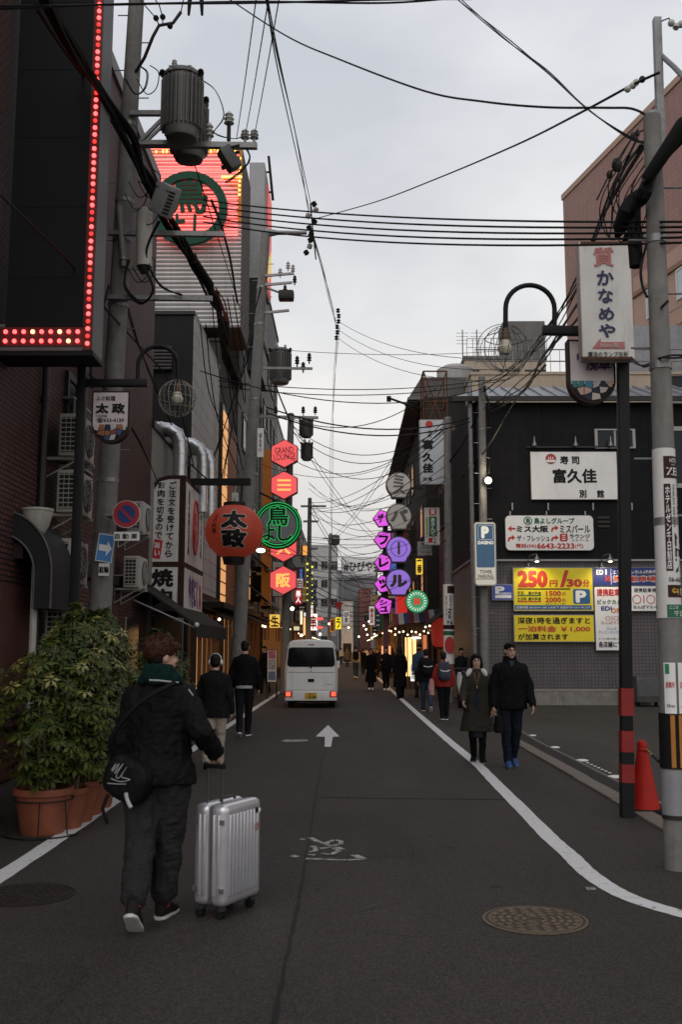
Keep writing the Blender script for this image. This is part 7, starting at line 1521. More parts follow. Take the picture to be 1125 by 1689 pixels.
def potted_shrub(label, x, y, pot_r, pot_h, H, spread, seed, n=150, nprom=46, group='potted umbrella shrubs along the left line', pot=True, variegated=.15):
 rg = random.Random(seed); root = thing('potted_shrub', label, 'potted plant', (x, y, 0), group=group)
 if pot:
  MB().lathe((x, y, 0), [(pot_r * .72, 0), (pot_r * .76, .02), (pot_r * .97, pot_h * .84), (pot_r * 1.0, pot_h * .85), (pot_r * 1.06, pot_h * .86), (pot_r * 1.07, pot_h), (pot_r * .97, pot_h), (pot_r * .94, pot_h * .9)], 32, cap=False).build('pot', terra, root)
  MB().lathe((x, y, pot_h * .86), [(0, 0.0), (pot_r * .5, .01), (pot_r * .95, 0)], 24, cap=False).build('soil', mat('soil', (.03, .022, .016), .95, bump=.5), root)
 tips = []
 for s in range(7):
  a = rg.uniform(0, 6.28); r0 = pot_r * .5 * rg.random(); b = Vector((x + math.cos(a) * r0, y + math.sin(a) * r0, pot_h * .8 if pot else .1)); top = Vector((x + math.cos(a) * spread * .55 * rg.uniform(.3, 1), y + math.sin(a) * spread * .5 * rg.uniform(.3, 1), H * rg.uniform(.72, .96)))
  mid = b.lerp(top, .5) + Vector((rg.uniform(-.07, .07), rg.uniform(-.07, .07), 0)); q = smooth_path([b, mid, top], 5); MB().tube(q, [.018 - .011 * i / len(q) for i in range(len(q))], 6).build('stem', bark, root)
  tips += [q[i] for i in range(len(q)) if i > 2]
 mbs = MB(); mbv = MB(); prom = []
 for k in range(n):
  t = rg.random() ** .85; z = pot_h + .04 + (H - pot_h - .04) * t; prof = math.sin(min(1, .22 + t * .8) * math.pi) ** .6
  a = rg.uniform(0, 6.283); rr = spread * prof * math.sqrt(rg.random()) * rg.uniform(.75, 1.12)
  if t < .3: rr *= rg.choice([.6, .9])
  c = Vector((x + math.cos(a) * rr, y + math.sin(a) * rr, z)); nrm = Vector((math.cos(a) * .55, math.sin(a) * .55 - .1, .8)) + Vector((rg.uniform(-.4, .4), rg.uniform(-.4, .4), 0))
  L = rg.uniform(.075, .115)
  if rr > spread * .45 and math.sin(a) < .55 and len(prom) < nprom: prom.append((c, nrm, L, z))
  else: leaflet_cluster(mbv if (rg.random() < variegated * .45 and t > .6) else mbs, c, nrm, L, rg)
 o = mbs.build('foliage', leaf_d, root, smooth=0); o['kind'] = 'stuff'
 if mbv.v: o = mbv.build('foliage', leaf_y, root, smooth=0); o['kind'] = 'stuff'
 for c, nrm, L, z in prom:
  mb = MB(); leaflet_cluster(mb, Vector((0, 0, 0)), nrm, L * 1.05, rg); me = mb.mesh('leaf'); me.materials.append(leaf_y if rg.random() < variegated * (1.6 if z > H * .72 else .12) else leaf_d); piece('leaf', me, root, c)
  MB()
 return root
plab2 = ['umbrella shrub in the nearest, widest clay pot', 'shrub in the second clay pot from the front', 'shrub in the middle clay pot of the row', 'shrub in the fourth clay pot from the front', 'shrub in the farthest clay pot of the row']
for i, (px, py, pr_, ph, H, sp_2) in enumerate(((60, 1383, .25, .4, 1.72, .58), (103, 1371, .19, .36, 1.95, .5), (122, 1360, .19, .38, 1.9, .5), (140, 1348, .19, .38, 2.0, .52), (157, 1336, .19, .4, 2.05, .55))):
 g = G(px, py); potted_shrub(plab2[i], g.x - .03, g.y + pr_, pr_, ph, H, sp_2, 20 + i, n=440, nprom=120)
potted_shrub('leafy shrub against the frame edge behind the nearest pot', -3.55, 9.0, .2, .36, 1.95, .6, 31, n=400, nprom=50)
potted_shrub('tall shrub with pale leaf tips in front of the concrete pole', -3.05, 11.3, .2, .38, 2.12, .62, 32, n=400, nprom=110, variegated=.55)
potted_shrub('dark shrub behind the walking man at the left', -3.25, 12.4, .2, .36, 1.9, .55, 33, n=380, nprom=30, variegated=.15)
potted_shrub('dark green shrub beyond the man with the suitcase', -3.1, 16.3, .22, .36, 1.92, .6, 34, n=380, nprom=40, variegated=.08)
potted_shrub('farther green shrub under the dark awning', -3.3, 18.2, .22, .36, 1.95, .65, 35, n=380, nprom=40, variegated=.08)
# wire stand round the nearest pot
g = G(60, 1383); x, y = g.x - .03, g.y + .25; ws = thing('wire_stand', 'black wire plant stand round the nearest clay pot', 'plant stand', (x, y, 0)); MB().tube([(x + math.cos(a) * .262, y + math.sin(a) * .262, .3) for a in [k * math.tau / 28 for k in range(28)]], .006, 6, True).build('hoop', black_steel, ws)
for a in (-2.6, -1.4, -.5, .9): MB().tube([(x + math.cos(a) * .262, y + math.sin(a) * .262, .3), (x + math.cos(a) * .3, y + math.sin(a) * .3, .015), (x + math.cos(a + .2) * .36, y + math.sin(a + .2) * .36, .01)], .006, 6).build('leg', black_steel, ws)
MB().tube([(x + math.cos(a) * .35, y + math.sin(a) * .35, .01) for a in [-2.6 + k * .3 for k in range(9)]], .008, 6).build('foot_ring', black_steel, ws)
rl = thing('low_rail', 'low pale rail running behind the clay pots', 'rail', (-3.3, 9, .0)); MB().tube([(-3.6, 6.5, .42), (-3.2, 9.2, .42), (-3.2, 9.3, 0)], .018, 8).build('rail_bar', grey_steel, rl); MB().cyl((-3.6, 6.5, 0), (-3.6, 6.5, .42), .018, n=8).build('rail_post', grey_steel, rl)

# ================================================================== PEOPLE
def remesh(mb, vox, it=6, fac=.5):
 me = mb.mesh('tmp'); o = bpy.data.objects.new('tmp', me); link(o)
 r = o.modifiers.new('r', 'REMESH'); r.mode = 'VOXEL'; r.voxel_size = vox; r.adaptivity = 0
 if it: s = o.modifiers.new('s', 'SMOOTH'); s.factor = fac; s.iterations = it
 dg = bpy.context.evaluated_depsgraph_get(); dg.update()
 m2 = bpy.data.meshes.new_from_object(o.evaluated_get(dg)); bpy.data.objects.remove(o); bpy.data.meshes.remove(me); m2.materials.clear(); return m2
def folds(me, amp, fr=9, seed=0, stretch=(1, 1, .6)):
 ns = [v.normal.copy() for v in me.vertices]
 for v, n in zip(me.vertices, ns):
  p = Vector((v.co.x * fr * stretch[0] + seed, v.co.y * fr * stretch[1] + seed * .7, v.co.z * fr * stretch[2]))
  k = mnoise.noise(p) + .5 * mnoise.noise(p * 2.3); k = 1 - 2 * abs(k) ** .8; v.co += n * amp * (k - .3)
 return me
skin = mat('skin', (.5, .29, .21), .55, var=.08, scale=20); skin2 = mat('skin_light', (.56, .35, .27), .55, var=.08, scale=20)
def cloth(name, col, rough=.85, var=.12): return mat('cloth_' + name, col, rough, var=var, scale=30, bump=.2, bscale=260, spec=.1)
c_black = cloth('black', (.008, .008, .009)); c_black2 = cloth('soft_black', (.012, .012, .014)); c_char = cloth('charcoal', (.022, .022, .025)); c_navy = cloth('navy', (.012, .015, .026)); hair_b = mat('hair_black', (.01, .008, .007), .5, var=.3, scale=60, bump=.5, bscale=160)
hair_r = mat('hair_russet', (.06, .02, .009), .55, var=.4, scale=60, bump=.5, bscale=160); lip = mat('lip', (.3, .1, .09), .5, var=0); eyem = mat('eye_dark', (.012, .009, .008), .2, var=0)
def person(label, pos, rz, H, legs=((.25, .1), (-.2, .35)), arms=((.15, .25, .08), (-.15, .2, .08)), lean=.03, head=(0, 0), width=1.0, vox=.016, top='jacket', topm=None, hem=.47, flare=0, pants=c_black, leg_w=1.0, shoes=None, sole=None, hair='short', hairm=None, skinm=None, face=False, puff=1.0, dress=None, armtarget=None, seed=0, cuff=.005, adduct=.6, fold=.006, cuff_z=None, thin=False):
 """one walking figure; local +Y is the way it faces. legs: (hip swing, knee bend) right, left; arms: (swing, elbow bend, spread) right, left"""
 root = thing('person', label, 'person', (0, 0, 0)); sm = skinm or skin
 T = .245 * H; V = Vector; J = {}
 for s, (a, k), n in ((1, legs[0], 'R'), (-1, legs[1], 'L')):
  hip = V((s * .052 * H * width, 0, 0)); kn = hip + V((-s * .01 * H * adduct, math.sin(a) * T, -math.cos(a) * T)); an = kn + V((-s * .016 * H * adduct, math.sin(a - k) * T, -math.cos(a - k) * T)); J['hip' + n], J['knee' + n], J['ank' + n] = hip, kn, an
  J['pitch' + n] = (a - k)
 low = min(J['ankR'].z, J['ankL'].z); dz = V((0, 0, .048 * H - low))
 for k in list(J):
  if isinstance(J[k], Vector): J[k] = J[k] + dz
 pel = V((0, 0, 0)) + dz; up = V((0, math.sin(lean), math.cos(lean))); fw = V((0, math.cos(lean), -math.sin(lean)))
 def tor(z, y=0): return pel + up * (z * H) + fw * (y * H)       # z measured from the hips
 shc = tor(.315); neck = tor(.35); hd = tor(.428, .012); hs = H / 1.7 * (1.0 if H > 1.55 else 1.06)
 for s, (a, e, b), n in ((1, arms[0], 'R'), (-1, arms[1], 'L')):
  sh = shc + V((s * .104 * H * width, 0, -.026 * H)); ua, fa = .17 * H, .15 * H
  el = sh + V((s * math.sin(b) * ua, math.sin(a) * ua, -math.cos(a) * math.cos(b) * ua)); wr = el + V((s * math.sin(b * .3) * fa, math.sin(a + e) * fa, -math.cos(a + e) * fa))
  if armtarget and n in armtarget:
   wr = V(armtarget[n]); d = wr - sh; L = min(d.length, ua + fa - .005); d.normalize(); wr = sh + d * L
   h = math.sqrt(max(0, ua * ua - ((L * L + ua * ua - fa * fa) / (2 * L)) ** 2)); q = (L * L + ua * ua - fa * fa) / (2 * L); out = V((s * .12, -1, 0)); out = (out - d * out.dot(d)).normalized(); el = sh + d * q + out * h
  J['sh' + n], J['el' + n], J['wr' + n] = sh, el, wr
 HM = Matrix.Translation(hd) @ Euler((head[1], 0, head[0])).to_matrix().to_4x4() @ Matrix.Scale(hs, 4)
 def hp(*p): return HM @ V(p)
 # ---- body, one surface
 mb = MB(); X = V((1, 0, 0)) * H * width; Yv = fw * H
 mb.loft([(tor(-.02), X * .075, Yv * .055), (tor(.03), X * .09, Yv * .062), (tor(.12), X * .078, Yv * .055), (tor(.22), X * .092, Yv * .062), (tor(.285), X * .085, Yv * .048), (tor(.33), X * .05, Yv * .036)], 18)
 for n, s in (('R', 1), ('L', -1)):
  mb.cap(J['hip' + n], .046 * H, J['knee' + n], .027 * H); mb.cap(J['knee' + n], .027 * H, J['ank' + n], .018 * H)
  mb.cap(J['sh' + n] + V((-s * .012, 0, -.01)) * H, .024 * H, J['el' + n], .021 * H); mb.cap(J['el' + n], .025 * H, J['wr' + n], .016 * H)
  d = (J['wr' + n] - J['el' + n]).normalized(); pal = J['wr' + n] + d * .048 * H; side = V((-s, 0, 0)); fwd = side.cross(d); fwd = fwd if fwd.y > 0 else -fwd
  mb.loft([(J['wr' + n], fwd * .013 * H, side * .012 * H), (J['wr' + n] + d * .02 * H, fwd * .02 * H, side * .011 * H), (pal, fwd * .024 * H, side * .0105 * H)], 12, 2.4)
  hold = armtarget and n in armtarget
  for i in range(4):
   b = pal + fwd * (.017 - .0115 * i) * H - d * .004 * H; l = (.026, .03, .028, .022)[i] * H; c1 = (d + side * (.35 if not hold else .8)).normalized(); p1 = b + c1 * l; c2 = (d + side * (1.0 if not hold else 6)).normalized(); p2 = p1 + c2 * l * .85
   mb.cap(b, .0058 * H, p1, .0052 * H, 8); mb.cap(p1, .0052 * H, p2, .0045 * H, 8)
  b = J['wr' + n] + d * .018 * H + fwd * .016 * H; p1 = b + (d * .6 + fwd * .55 + side * .2).normalized() * .026 * H; p2 = p1 + (d + side * .5).normalized() * .02 * H
  mb.cap(b, .0075 * H, p1, .0062 * H, 8); mb.cap(p1, .0062 * H, p2, .005 * H, 8)
 mb.cap(neck - up * .03 * H, .038 * H, hp(0, -.012, -.04), .034 * H)
 rotm = HM.to_3x3().normalized()
 mb.ball(hp(0, -.012, .02), hs, 20, (.074, .093, .098), rotm); mb.ball(hp(0, .022, -.045), hs, 18, (.058, .064, .068), rotm); mb.ball(hp(0, .05, -.088), hs, 12, (.032, .03, .026), rotm)
 mb.cap(hp(0, .082, .012), .010 * hs, hp(0, .1, -.026), .0145 * hs, 10)
 for s in (1, -1): mb.ball(hp(s * .076, -.008, -.008), hs, 10, (.012, .02, .033), rotm); mb.ball(hp(s * .032, .066, -.03), hs, 10, (.024, .02, .022), rotm)
 mb.ball(hp(0, .086, -.06), hs, 10, (.022, .01, .011), rotm); mb.ball(hp(0, .07, .028), hs, 10, (.05, .014, .012), rotm)
 body = shape('body', remesh(mb, min(vox, .0075) if vox < .012 else vox, 3 if vox > .01 else 5), sm, root, True, smooth=0)
 body.data.polygons.foreach_set('use_smooth', [True] * len(body.data.polygons))
 if face:
  for s in (1, -1):
   MB().ball(hp(s * .03, .079, .004), hs, 10, (.0125, .006, .0055), rotm).build('eye', eyem, root, True); MB().ball(hp(s * .031, .083, .026), hs, 10, (.02, .005, .0042), rotm).build('eyebrow', hair_b, root, True)
  MB().ball(hp(0, .0955, -.06), hs, 12, (.022, .0045, .0055), rotm).build('mouth', lip, root, True)
 def put(name, mb_, m, it=5, amp=fold, fr=9, v=None, par=None):
  me = remesh(mb_, v or vox, it)
  if amp: folds(me, amp, fr, seed + len(name)); folds(me, amp * .45, fr * 2.7, seed + 3, (.7, .7, 1.5))
  o = shape(name, me, m, par or root, True, smooth=0); o.data.polygons.foreach_set('use_smooth', [True] * len(o.data.polygons)); return o
 # ---- trousers
 if pants:
  mb = MB(); mb.loft([(tor(-.03), X * .085, Yv * .066), (tor(.03), X * .1, Yv * .072), (tor(.08), X * .092, Yv * .066)], 18)
  for n in 'RL':
   d = (J['ank' + n] - J['knee' + n]).normalized(); mb.cap(J['hip' + n] + V((0, 0, -.01)), .062 * H * leg_w, J['knee' + n], .044 * H * leg_w, 14); mb.cap(J['knee' + n], .044 * H * leg_w, J['ank' + n] - d * cuff * H, .034 * H * (leg_w if leg_w < 1.05 else leg_w * 1.12), 14)
  put('trousers', mb, pants)
 # ---- shoes
 shm = shoes or c_black; som = sole or c_char
 for n, s in (('R', 1), ('L', -1)):
  pt = J['pitch' + n]; ankz = J['ank' + n].z - .048 * H; q = -max(0, min(1.1, -pt * 1.0)) if ankz > .01 else 0.0
  if not ankz > .01 and pt > .1: q = min(.3, pt * .6)
  rot = Euler((q, 0, -s * .12)).to_matrix(); A = J['ank' + n]
  def fp(x, y, z): return A + rot @ V((x * H, y * H, z * H))
  mb = MB(); rx = rot @ V((1, 0, 0)) * H; rz_ = rot @ V((0, 0, 1)) * H
  prof = ((-.034, .012, .030, -.016), (-.022, .022, .040, -.008), (.0, .024, .042, -.006), (.03, .025, .030, -.018), (.065, .029, .021, -.027), (.095, .026, .016, -.031), (.112, .014, .011, -.034))
  mb.loft([(fp(0, y, z), rx * w, rz_ * h) for y, w, h, z in prof], 14, 2.5)
  me = mb.mesh(); sh = shape('shoe', me, shm, root, True, smooth=1.2)
  mb = MB(); mb.loft([(fp(0, y, -.0425), rx * w, rz_ * .0065) for y, w in ((-.038, .012), (-.025, .025), (.0, .027), (.03, .027), (.065, .031), (.098, .028), (.117, .012))], 14, 4); mb.build('sole', som, sh, True, smooth=.9)
 # ---- top
 tm = topm or c_black; Ht = hem - .51
 if top:
  mb = MB(); k = puff; lo = Ht
  rg = [(tor(lo), X * (.105 + flare) * k, Yv * (.08 + flare * .8) * k), (tor(lo + .03), X * (.108 + flare * .8) * k, Yv * (.082 + flare * .7) * k)]
  if lo < -.1: rg += [(tor(lo / 2), X * (.104 + flare * .5) * k, Yv * (.079 + flare * .4) * k)]
  rg += [(tor(.05), X * .102 * k, Yv * .076 * k), (tor(.14), X * .1 * k, Yv * .074 * k), (tor(.23), X * .112 * k, Yv * .078 * k), (tor(.285), X * .116 * k, Yv * .069 * k), (tor(.316), X * .09 * k, Yv * .058), (tor(.335), X * .06, Yv * .05), (tor(.352), X * .047, Yv * .046)]
  mb.loft(rg, 20)
  for n, s in (('R', 1), ('L', -1)):
   d = (J['wr' + n] - J['el' + n]).normalized(); mb.cap(J['sh' + n] + V((-s * .014, 0, -.012)) * H, .04 * H * k, J['el' + n], .036 * H * k, 14); mb.cap(J['el' + n], .036 * H * k, J['wr' + n] - d * .004 * H, .029 * H * k, 14)
  put('coat' if hem < .4 else 'jacket', mb, tm)
  if top in ('collar', 'hood'):
   mb = MB()
   if top == 'collar': mb.loft([(tor(.325), X * .062, Yv * .058), (tor(.365, .0), X * .052, Yv * .052), (tor(.385, .0), X * .05, Yv * .052)], 18); put('collar', mb, tm, 3, 0, v=vox * .8)
 # ---- hair
 if hair:
  hm = hairm or hair_b; mb = MB()
  mb.ball(hp(0, -.016, .046), hs, 18, (.083, .098, .083), rotm); mb.ball(hp(0, -.05, -.002), hs, 16, (.077, .062, .085), rotm)
  if hair == 'short': mb.ball(hp(.01, .05, .088), hs, 12, (.05, .04, .03), rotm)
  if hair in ('bob', 'long'):
   for s in (1, -1): mb.cap(hp(s * .068, .015, .03), .026 * hs, hp(s * .075, -.005, -.085), .03 * hs)
   mb.ball(hp(0, .05, .075), hs, 12, (.062, .04, .035), rotm); mb.cap(hp(0, -.06, 0), .07 * hs, hp(0, -.06, -.09), .06 * hs)
  if hair == 'long': mb.loft([(hp(0, -.06, -.05), X * .055, Yv * .035), (hp(0, -.08, -.16), X * .06, Yv * .03), (hp(0, -.085, -.28), X * .055, Yv * .022), (hp(0, -.08, -.36), X * .03, Yv * .012)], 14)
  if hair == 'tail': mb.ball(hp(0, -.1, .02), hs, 10, (.035, .035, .035), rotm); mb.cap(hp(0, -.12, .0), .025 * hs, hp(0, -.11, -.14), .012 * hs)
  put('hair', mb, hm, 2, .004 if vox < .013 else .002, 40, v=vox * .8)
 root.location = pos; root.rotation_euler = (0, 0, rz); WL[root.name] = V(pos)
 root['_h'] = 0; del root['_h']
 return root, J, tor, hp, hs
def sub(root, name, mb, m, smooth=.6): return mb.build(name, m, root, True, smooth)
def place(px, py): g = G(px, py); return (g.x, g.y, 0)
PI = math.pi
def w2l(root, p):
 return Matrix.Translation(root.location).inverted() and (Euler(root.rotation_euler).to_matrix().inverted() @ (Vector(p) - Vector(root.location)))
# --- the man with the suitcase
sw_, sd_, sh_ = .42, .235, .60; rzs = R(63); cornr = G(369, 1521); wd_, dd_ = Vector((math.cos(rzs), math.sin(rzs), 0)), Vector((-math.sin(rzs), math.cos(rzs), 0)); sc0 = cornr + wd_ * sw_ / 2 + dd_ * sd_ / 2
HW = sc0 - wd_ * .155 + Vector((0, 0, .93))
g = G(265, 1511); mp_ = Vector((g.x - .02, g.y - .12, 0)); rz0 = -.12
hand_w = HW; inv = Euler((0, 0, rz0)).to_matrix().inverted()
hand_l = inv @ (hand_w - mp_)
jac = cloth('anorak', (.0085, .0085, .0095), .7); jean = cloth('washed_black_denim', (.032, .03, .032)); sneaker = cloth('sneaker_black', (.02, .016, .016), .6)
M1, J, tor, hp, hs = person('man with russet hair and glasses in a bulky black jacket pulling the silver suitcase', mp_, rz0, 1.635, legs=((.14, .06), (-.2, .42)), arms=((.1, .3, .2), (-.12, .25, .16)), lean=.04, head=(-.85, .02), width=1.05, vox=.0085, top='jacket', topm=jac, hem=.47, flare=.012, pants=jean, leg_w=1.28, shoes=sneaker, sole=mat('sole_white', (.5, .48, .46), .7, var=.1, dirt=.3), hair=None, face=True, adduct=1.5, puff=1.2, armtarget={'R': hand_l + Vector((0, -.02, .06))}, seed=3, fold=.011, cuff=.045)
X_, H_ = Vector((1, 0, 0)), 1.635
mb = MB(); rotm = (Euler((.02, 0, -.85))).to_matrix()
mb.ball(hp(0, -.022, .05), hs, 20, (.096, .108, .088), rotm); mb.ball(hp(.0, .06, .062), hs, 14, (.078, .045, .035), rotm); mb.ball(hp(0, -.075, .03), hs, 14, (.082, .05, .055), rotm)
me = folds(remesh(mb, .007, 2), .006, 45, 2); o = shape('hair', me, hair_r, M1, True, smooth=0); o.data.polygons.foreach_set('use_smooth', [True] * len(me.polygons))
mb = MB(); rh = random.Random(5)
for k in range(260):
 a, e = rh.uniform(0, 6.28), rh.uniform(.05, 1.5); n_ = Vector((math.cos(a) * math.cos(e), math.sin(a) * math.cos(e), math.sin(e))); p0 = Vector((n_.x * .094, -.02 + n_.y * .106, .045 + n_.z * .086)); d_ = (n_ * .35 + Vector((rh.uniform(-.8, .8), rh.uniform(-.3, .9), rh.uniform(-.5, .2)))).normalized()
 mb.tube([hp(*(p0 - d_ * .006)), hp(*(p0 + d_ * .018 + n_ * .004)), hp(*(p0 + d_ * .034 + n_ * .001))], [.0042, .003, .0008], 4)
mb.build('hair_tuft', hair_r, M1, True)['kind'] = 'stuff'
mb = MB(); mb.ball(hp(0, -.048, -.005), hs, 16, (.077, .058, .075), rotm); me = remesh(mb, .008, 2); o = shape('undercut', me, hair_b, M1, True, smooth=0); o.data.polygons.foreach_set('use_smooth', [True] * len(me.polygons))
mb = MB()
for s in (1, -1):
 mb.tube([hp(s * .034 + math.cos(a) * .024, .098, .002 + math.sin(a) * .019) for a in [k * math.tau / 16 for k in range(16)]], .0016, 5, True); mb.tube([hp(s * .058, .096, .006), hp(s * .077, .03, .008), hp(s * .079, -.01, .002)], .0016, 5)
mb.tube([hp(-.01, .1, .004), hp(.01, .1, .004)], .0016, 5); mb.build('glasses', mat('glasses_frame', (.03, .028, .026), .3, .5), M1, True)
green = cloth('bottle_green', (.005, .022, .02)); mb = MB(); mb.loft([(tor(.325, -.005), X_ * .15, Vector((0, .115, 0))), (tor(.35, -.012), X_ * .135, Vector((0, .11, -.01))), (tor(.378, -.02), X_ * .105, Vector((0, .095, -.015))), (tor(.395, -.022), X_ * .09, Vector((0, .085, -.01)))], 24); me = folds(remesh(mb, .009, 3), .009, 12, 5); o = shape('hood', me, green, M1, True, smooth=0); o.data.polygons.foreach_set('use_smooth', [True] * len(me.polygons))
pipe_m = mat('reflective_piping', (.4, .4, .39), .5, var=0)
MB().tube([tor(.34, -.094) + Vector((x, .16 * abs(x) * 2.0 - .02, -.06 * abs(x) * 2)) for x in (-.02, .04, .1, .15)], .005, 6).build('piping', pipe_m, M1, True); MB().tube([tor(.31, .0) + Vector((.2, -.075, -.005)), tor(.29, .0) + Vector((.245, -.05, -.04)), tor(.26, .0) + Vector((.262, -.045, -.09))], .0045, 6).build('piping', pipe_m, M1, True)
for n in 'RL': MB().cyl(J['ank' + n] + Vector((0, 0, -.005)), J['ank' + n].lerp(J['knee' + n], .2), .046, .05, 16).build('sock', mat('sock_red', (.28, .015, .015), .8, var=.1), M1, True)
for n in 'RL':
 A = J['ank' + n]; MB().ball(A + Vector((.03 if n == 'R' else -.03, .045, -.035)), .03, 10, (.5, 1.3, .6)).build('shoe_patch', mat('sock_red', (.28, .015, .015)), M1, True)
# crossbody bag on his left hip
bagc = P(213, 1284, mp_.y - .12); bag = thing('crossbody_bag', 'black crossbody bag with white scribbled lettering on the hip of the man with the suitcase', 'bag', bagc); bm_b = cloth('bag_nylon', (.01, .01, .011), .55)
mb = MB(); rt = Euler((.0, R(24), R(-22))).to_matrix(); mb.loft([(bagc + rt @ Vector((0, y, 0)), rt @ Vector((.155 * k, 0, 0)), rt @ Vector((0, 0, .13 * k))) for y, k in ((-.075, .72), (-.06, .95), (0, 1), (.06, .95), (.075, .75))], 24, 3.2)
me = folds(remesh(mb, .008, 3), .005, 14, 1); o = shape('bag_body', me, bm_b, bag, smooth=0); o.data.polygons.foreach_set('use_smooth', [True] * len(me.polygons))
def bp(x, z): return bagc + rt @ Vector((x, -.083, z))
mb = MB()
for pts in ([(-.09, .02), (-.075, .07), (-.08, .015), (-.055, .08), (-.06, .012), (-.03, .09)], [(-.03, .09), (-.045, .01), (-.02, .005), (.0, .085), (-.01, .02), (.03, .025), (.055, .03)], [(.055, .03), (.0, -.01), (-.07, -.025)], [(.04, -.005), (-.02, -.035), (-.08, -.06)]): mb.tube(smooth_path([bp(*p) for p in pts], 4), .0024, 5)
mb.build('script_mark', mat('script_grey', (.4, .4, .4), .6, var=0), bag); MB().tube(smooth_path([bp(.06, -.05), bp(.09, -.085), bp(.13, -.11)], 4), .012, 6).build('reflective_strip', pipe_m, bag)
MB().tube(smooth_path([bagc + Vector((-.1, .0, .09)), mp_ + Vector((-.24, -.2, 1.1)), mp_ + Vector((-.08, -.22, 1.3)), mp_ + Vector((.12, -.13, 1.42))], 6), .016, 6).build('strap', bm_b, bag); MB().tube([bagc + Vector((-.12, -.02, -.09)), bagc + Vector((-.15, -.03, -.17)), bagc + Vector((-.125, -.03, -.24)), bagc + Vector((-.115, -.03, -.26))], .012, 6).build('loose_strap', bm_b, bag)
# --- silver suitcase
case = thing('suitcase', 'silver ribbed hard shell suitcase with spinner wheels and small stickers', 'suitcase', sc0, rzs)
silver = mat('suitcase_silver', (.66, .655, .69), .3, .7, var=.08, scale=5, bump=.03, bscale=200); sb_ = silver.node_tree.nodes['Principled BSDF']
try:
 t_ = silver.node_tree; c_ = N(t_, 'ShaderNodeTexCoord'); n_ = N(t_, 'ShaderNodeTexNoise'); n_.inputs['Scale'].default_value = 3; t_.links.new(c_.outputs['Object'], n_.inputs[0]); r_ = N(t_, 'ShaderNodeMapRange'); r_.inputs[1].default_value = .3; r_.inputs[2].default_value = .7; r_.inputs[3].default_value = 250; r_.inputs[4].default_value = 700; t_.links.new(n_.outputs[0], r_.inputs[0]); t_.links.new(r_.outputs[0], sb_.inputs['Thin Film Thickness']); sb_.inputs['Thin Film IOR'].default_value = 1.45
except Exception: pass
z0 = .075
def shell(mb, x0, x1, y0, y1, za, zb_, r=.045):
 me = bevel_mesh(MB().box((x0, y0, za), (x1, y1, zb_)).mesh(), r, 5); k = len(mb.v); mb.add([v.co for v in me.vertices], [tuple(p.vertices) for p in me.polygons])
mb = MB(); shell(mb, -sw_ / 2, sw_ / 2, -sd_ / 2, -.006, z0, z0 + sh_); shape('front_shell', mb.mesh(), silver, case, True); mb = MB(); shell(mb, -sw_ / 2, sw_ / 2, .006, sd_ / 2, z0, z0 + sh_); shape('rear_shell', mb.mesh(), silver, case, True)
shape('zip_band', bevel_mesh(MB().box((-sw_ / 2 + .012, -.0075, z0 + .012), (sw_ / 2 - .012, .0075, z0 + sh_ - .012)).mesh(), .03, 4), mat('zip_dark', (.12, .12, .13), .5), case, True)
rib = bevel_mesh(MB().box((-.009, -.008, -.24), (.009, .004, .24)).mesh('shell_rib'), .006, 2); rib.materials.append(silver); rib.polygons.foreach_set('use_smooth', [True] * len(rib.polygons))
for k in range(9):
 o = bpy.data.objects.new('shell_rib', rib); link(o); o.parent = case; o.location = (-.155 + k * .0388, -sd_ / 2, z0 + sh_ / 2)
 o = bpy.data.objects.new('shell_rib', rib); link(o); o.parent = case; o.location = (-.155 + k * .0388, sd_ / 2, z0 + sh_ / 2); o.rotation_euler = (0, 0, PI)
for y in (-.07, -.035, .035, .07):
 for s in (-1, 1): o = bpy.data.objects.new('shell_rib', rib); link(o); o.parent = case; o.location = (s * sw_ / 2, y, z0 + sh_ / 2); o.rotation_euler = (0, 0, R(90) * s)
for z in (z0 + .1, z0 + .5):
 for y in (-.055, .055): MB().cbox((-sw_ / 2 - .006, y * 1.75, z), (.014, .026, .03)).build('corner_clip', mat('clip_grey', (.3, .3, .31), .35, .6), case, True, smooth=0)
zt2 = z0 + sh_
MB().tube([(-.09, 0, zt2 + .002), (-.08, 0, zt2 + .022), (.06, 0, zt2 + .022), (.07, 0, zt2 + .002)], .009, 8).build('carry_handle', mat('handle_dark', (.05, .05, .052), .5), case, True)
hl = Euler((0, 0, rzs)).to_matrix().inverted() @ (hand_w - sc0); hx_ = max(-sw_ / 2 + .03, min(sw_ / 2 - .03, hl.x))
for y in (-.055, .055): MB().cyl((hx_, y, zt2 - .05), (hx_, y, hl.z - .03), .0065, n=10).build('trolley_rod', mat('rod_grey', (.12, .12, .125), .35, .6), case, True)
shape('trolley_grip', bevel_mesh(MB().box((hx_ - .014, -.075, hl.z - .045), (hx_ + .014, .075, hl.z - .018)).mesh(), .008), rubber, case, True)
for sx in (-1, 1):
 for sy in (-1, 1):
  cx, cy = sx * (sw_ / 2 - .045), sy * (sd_ / 2 - .045); wh_ = MB().cyl((cx, cy, .05), (cx, cy, z0 + .01), .02, n=10).cbox((cx, cy, .058), (.045, .03, .02)).build('wheel', mat('handle_dark', (.05, .05, .052)), case, True)
  for dx in (-.013, .013): MB().lathe((cx + dx * 1.0, cy + .012, .026), [(.008, -.008), (.026, -.008), (.026, .008), (.008, .008)], 18, (1, 0, 0)).build('tyre', rubber, wh_, True)
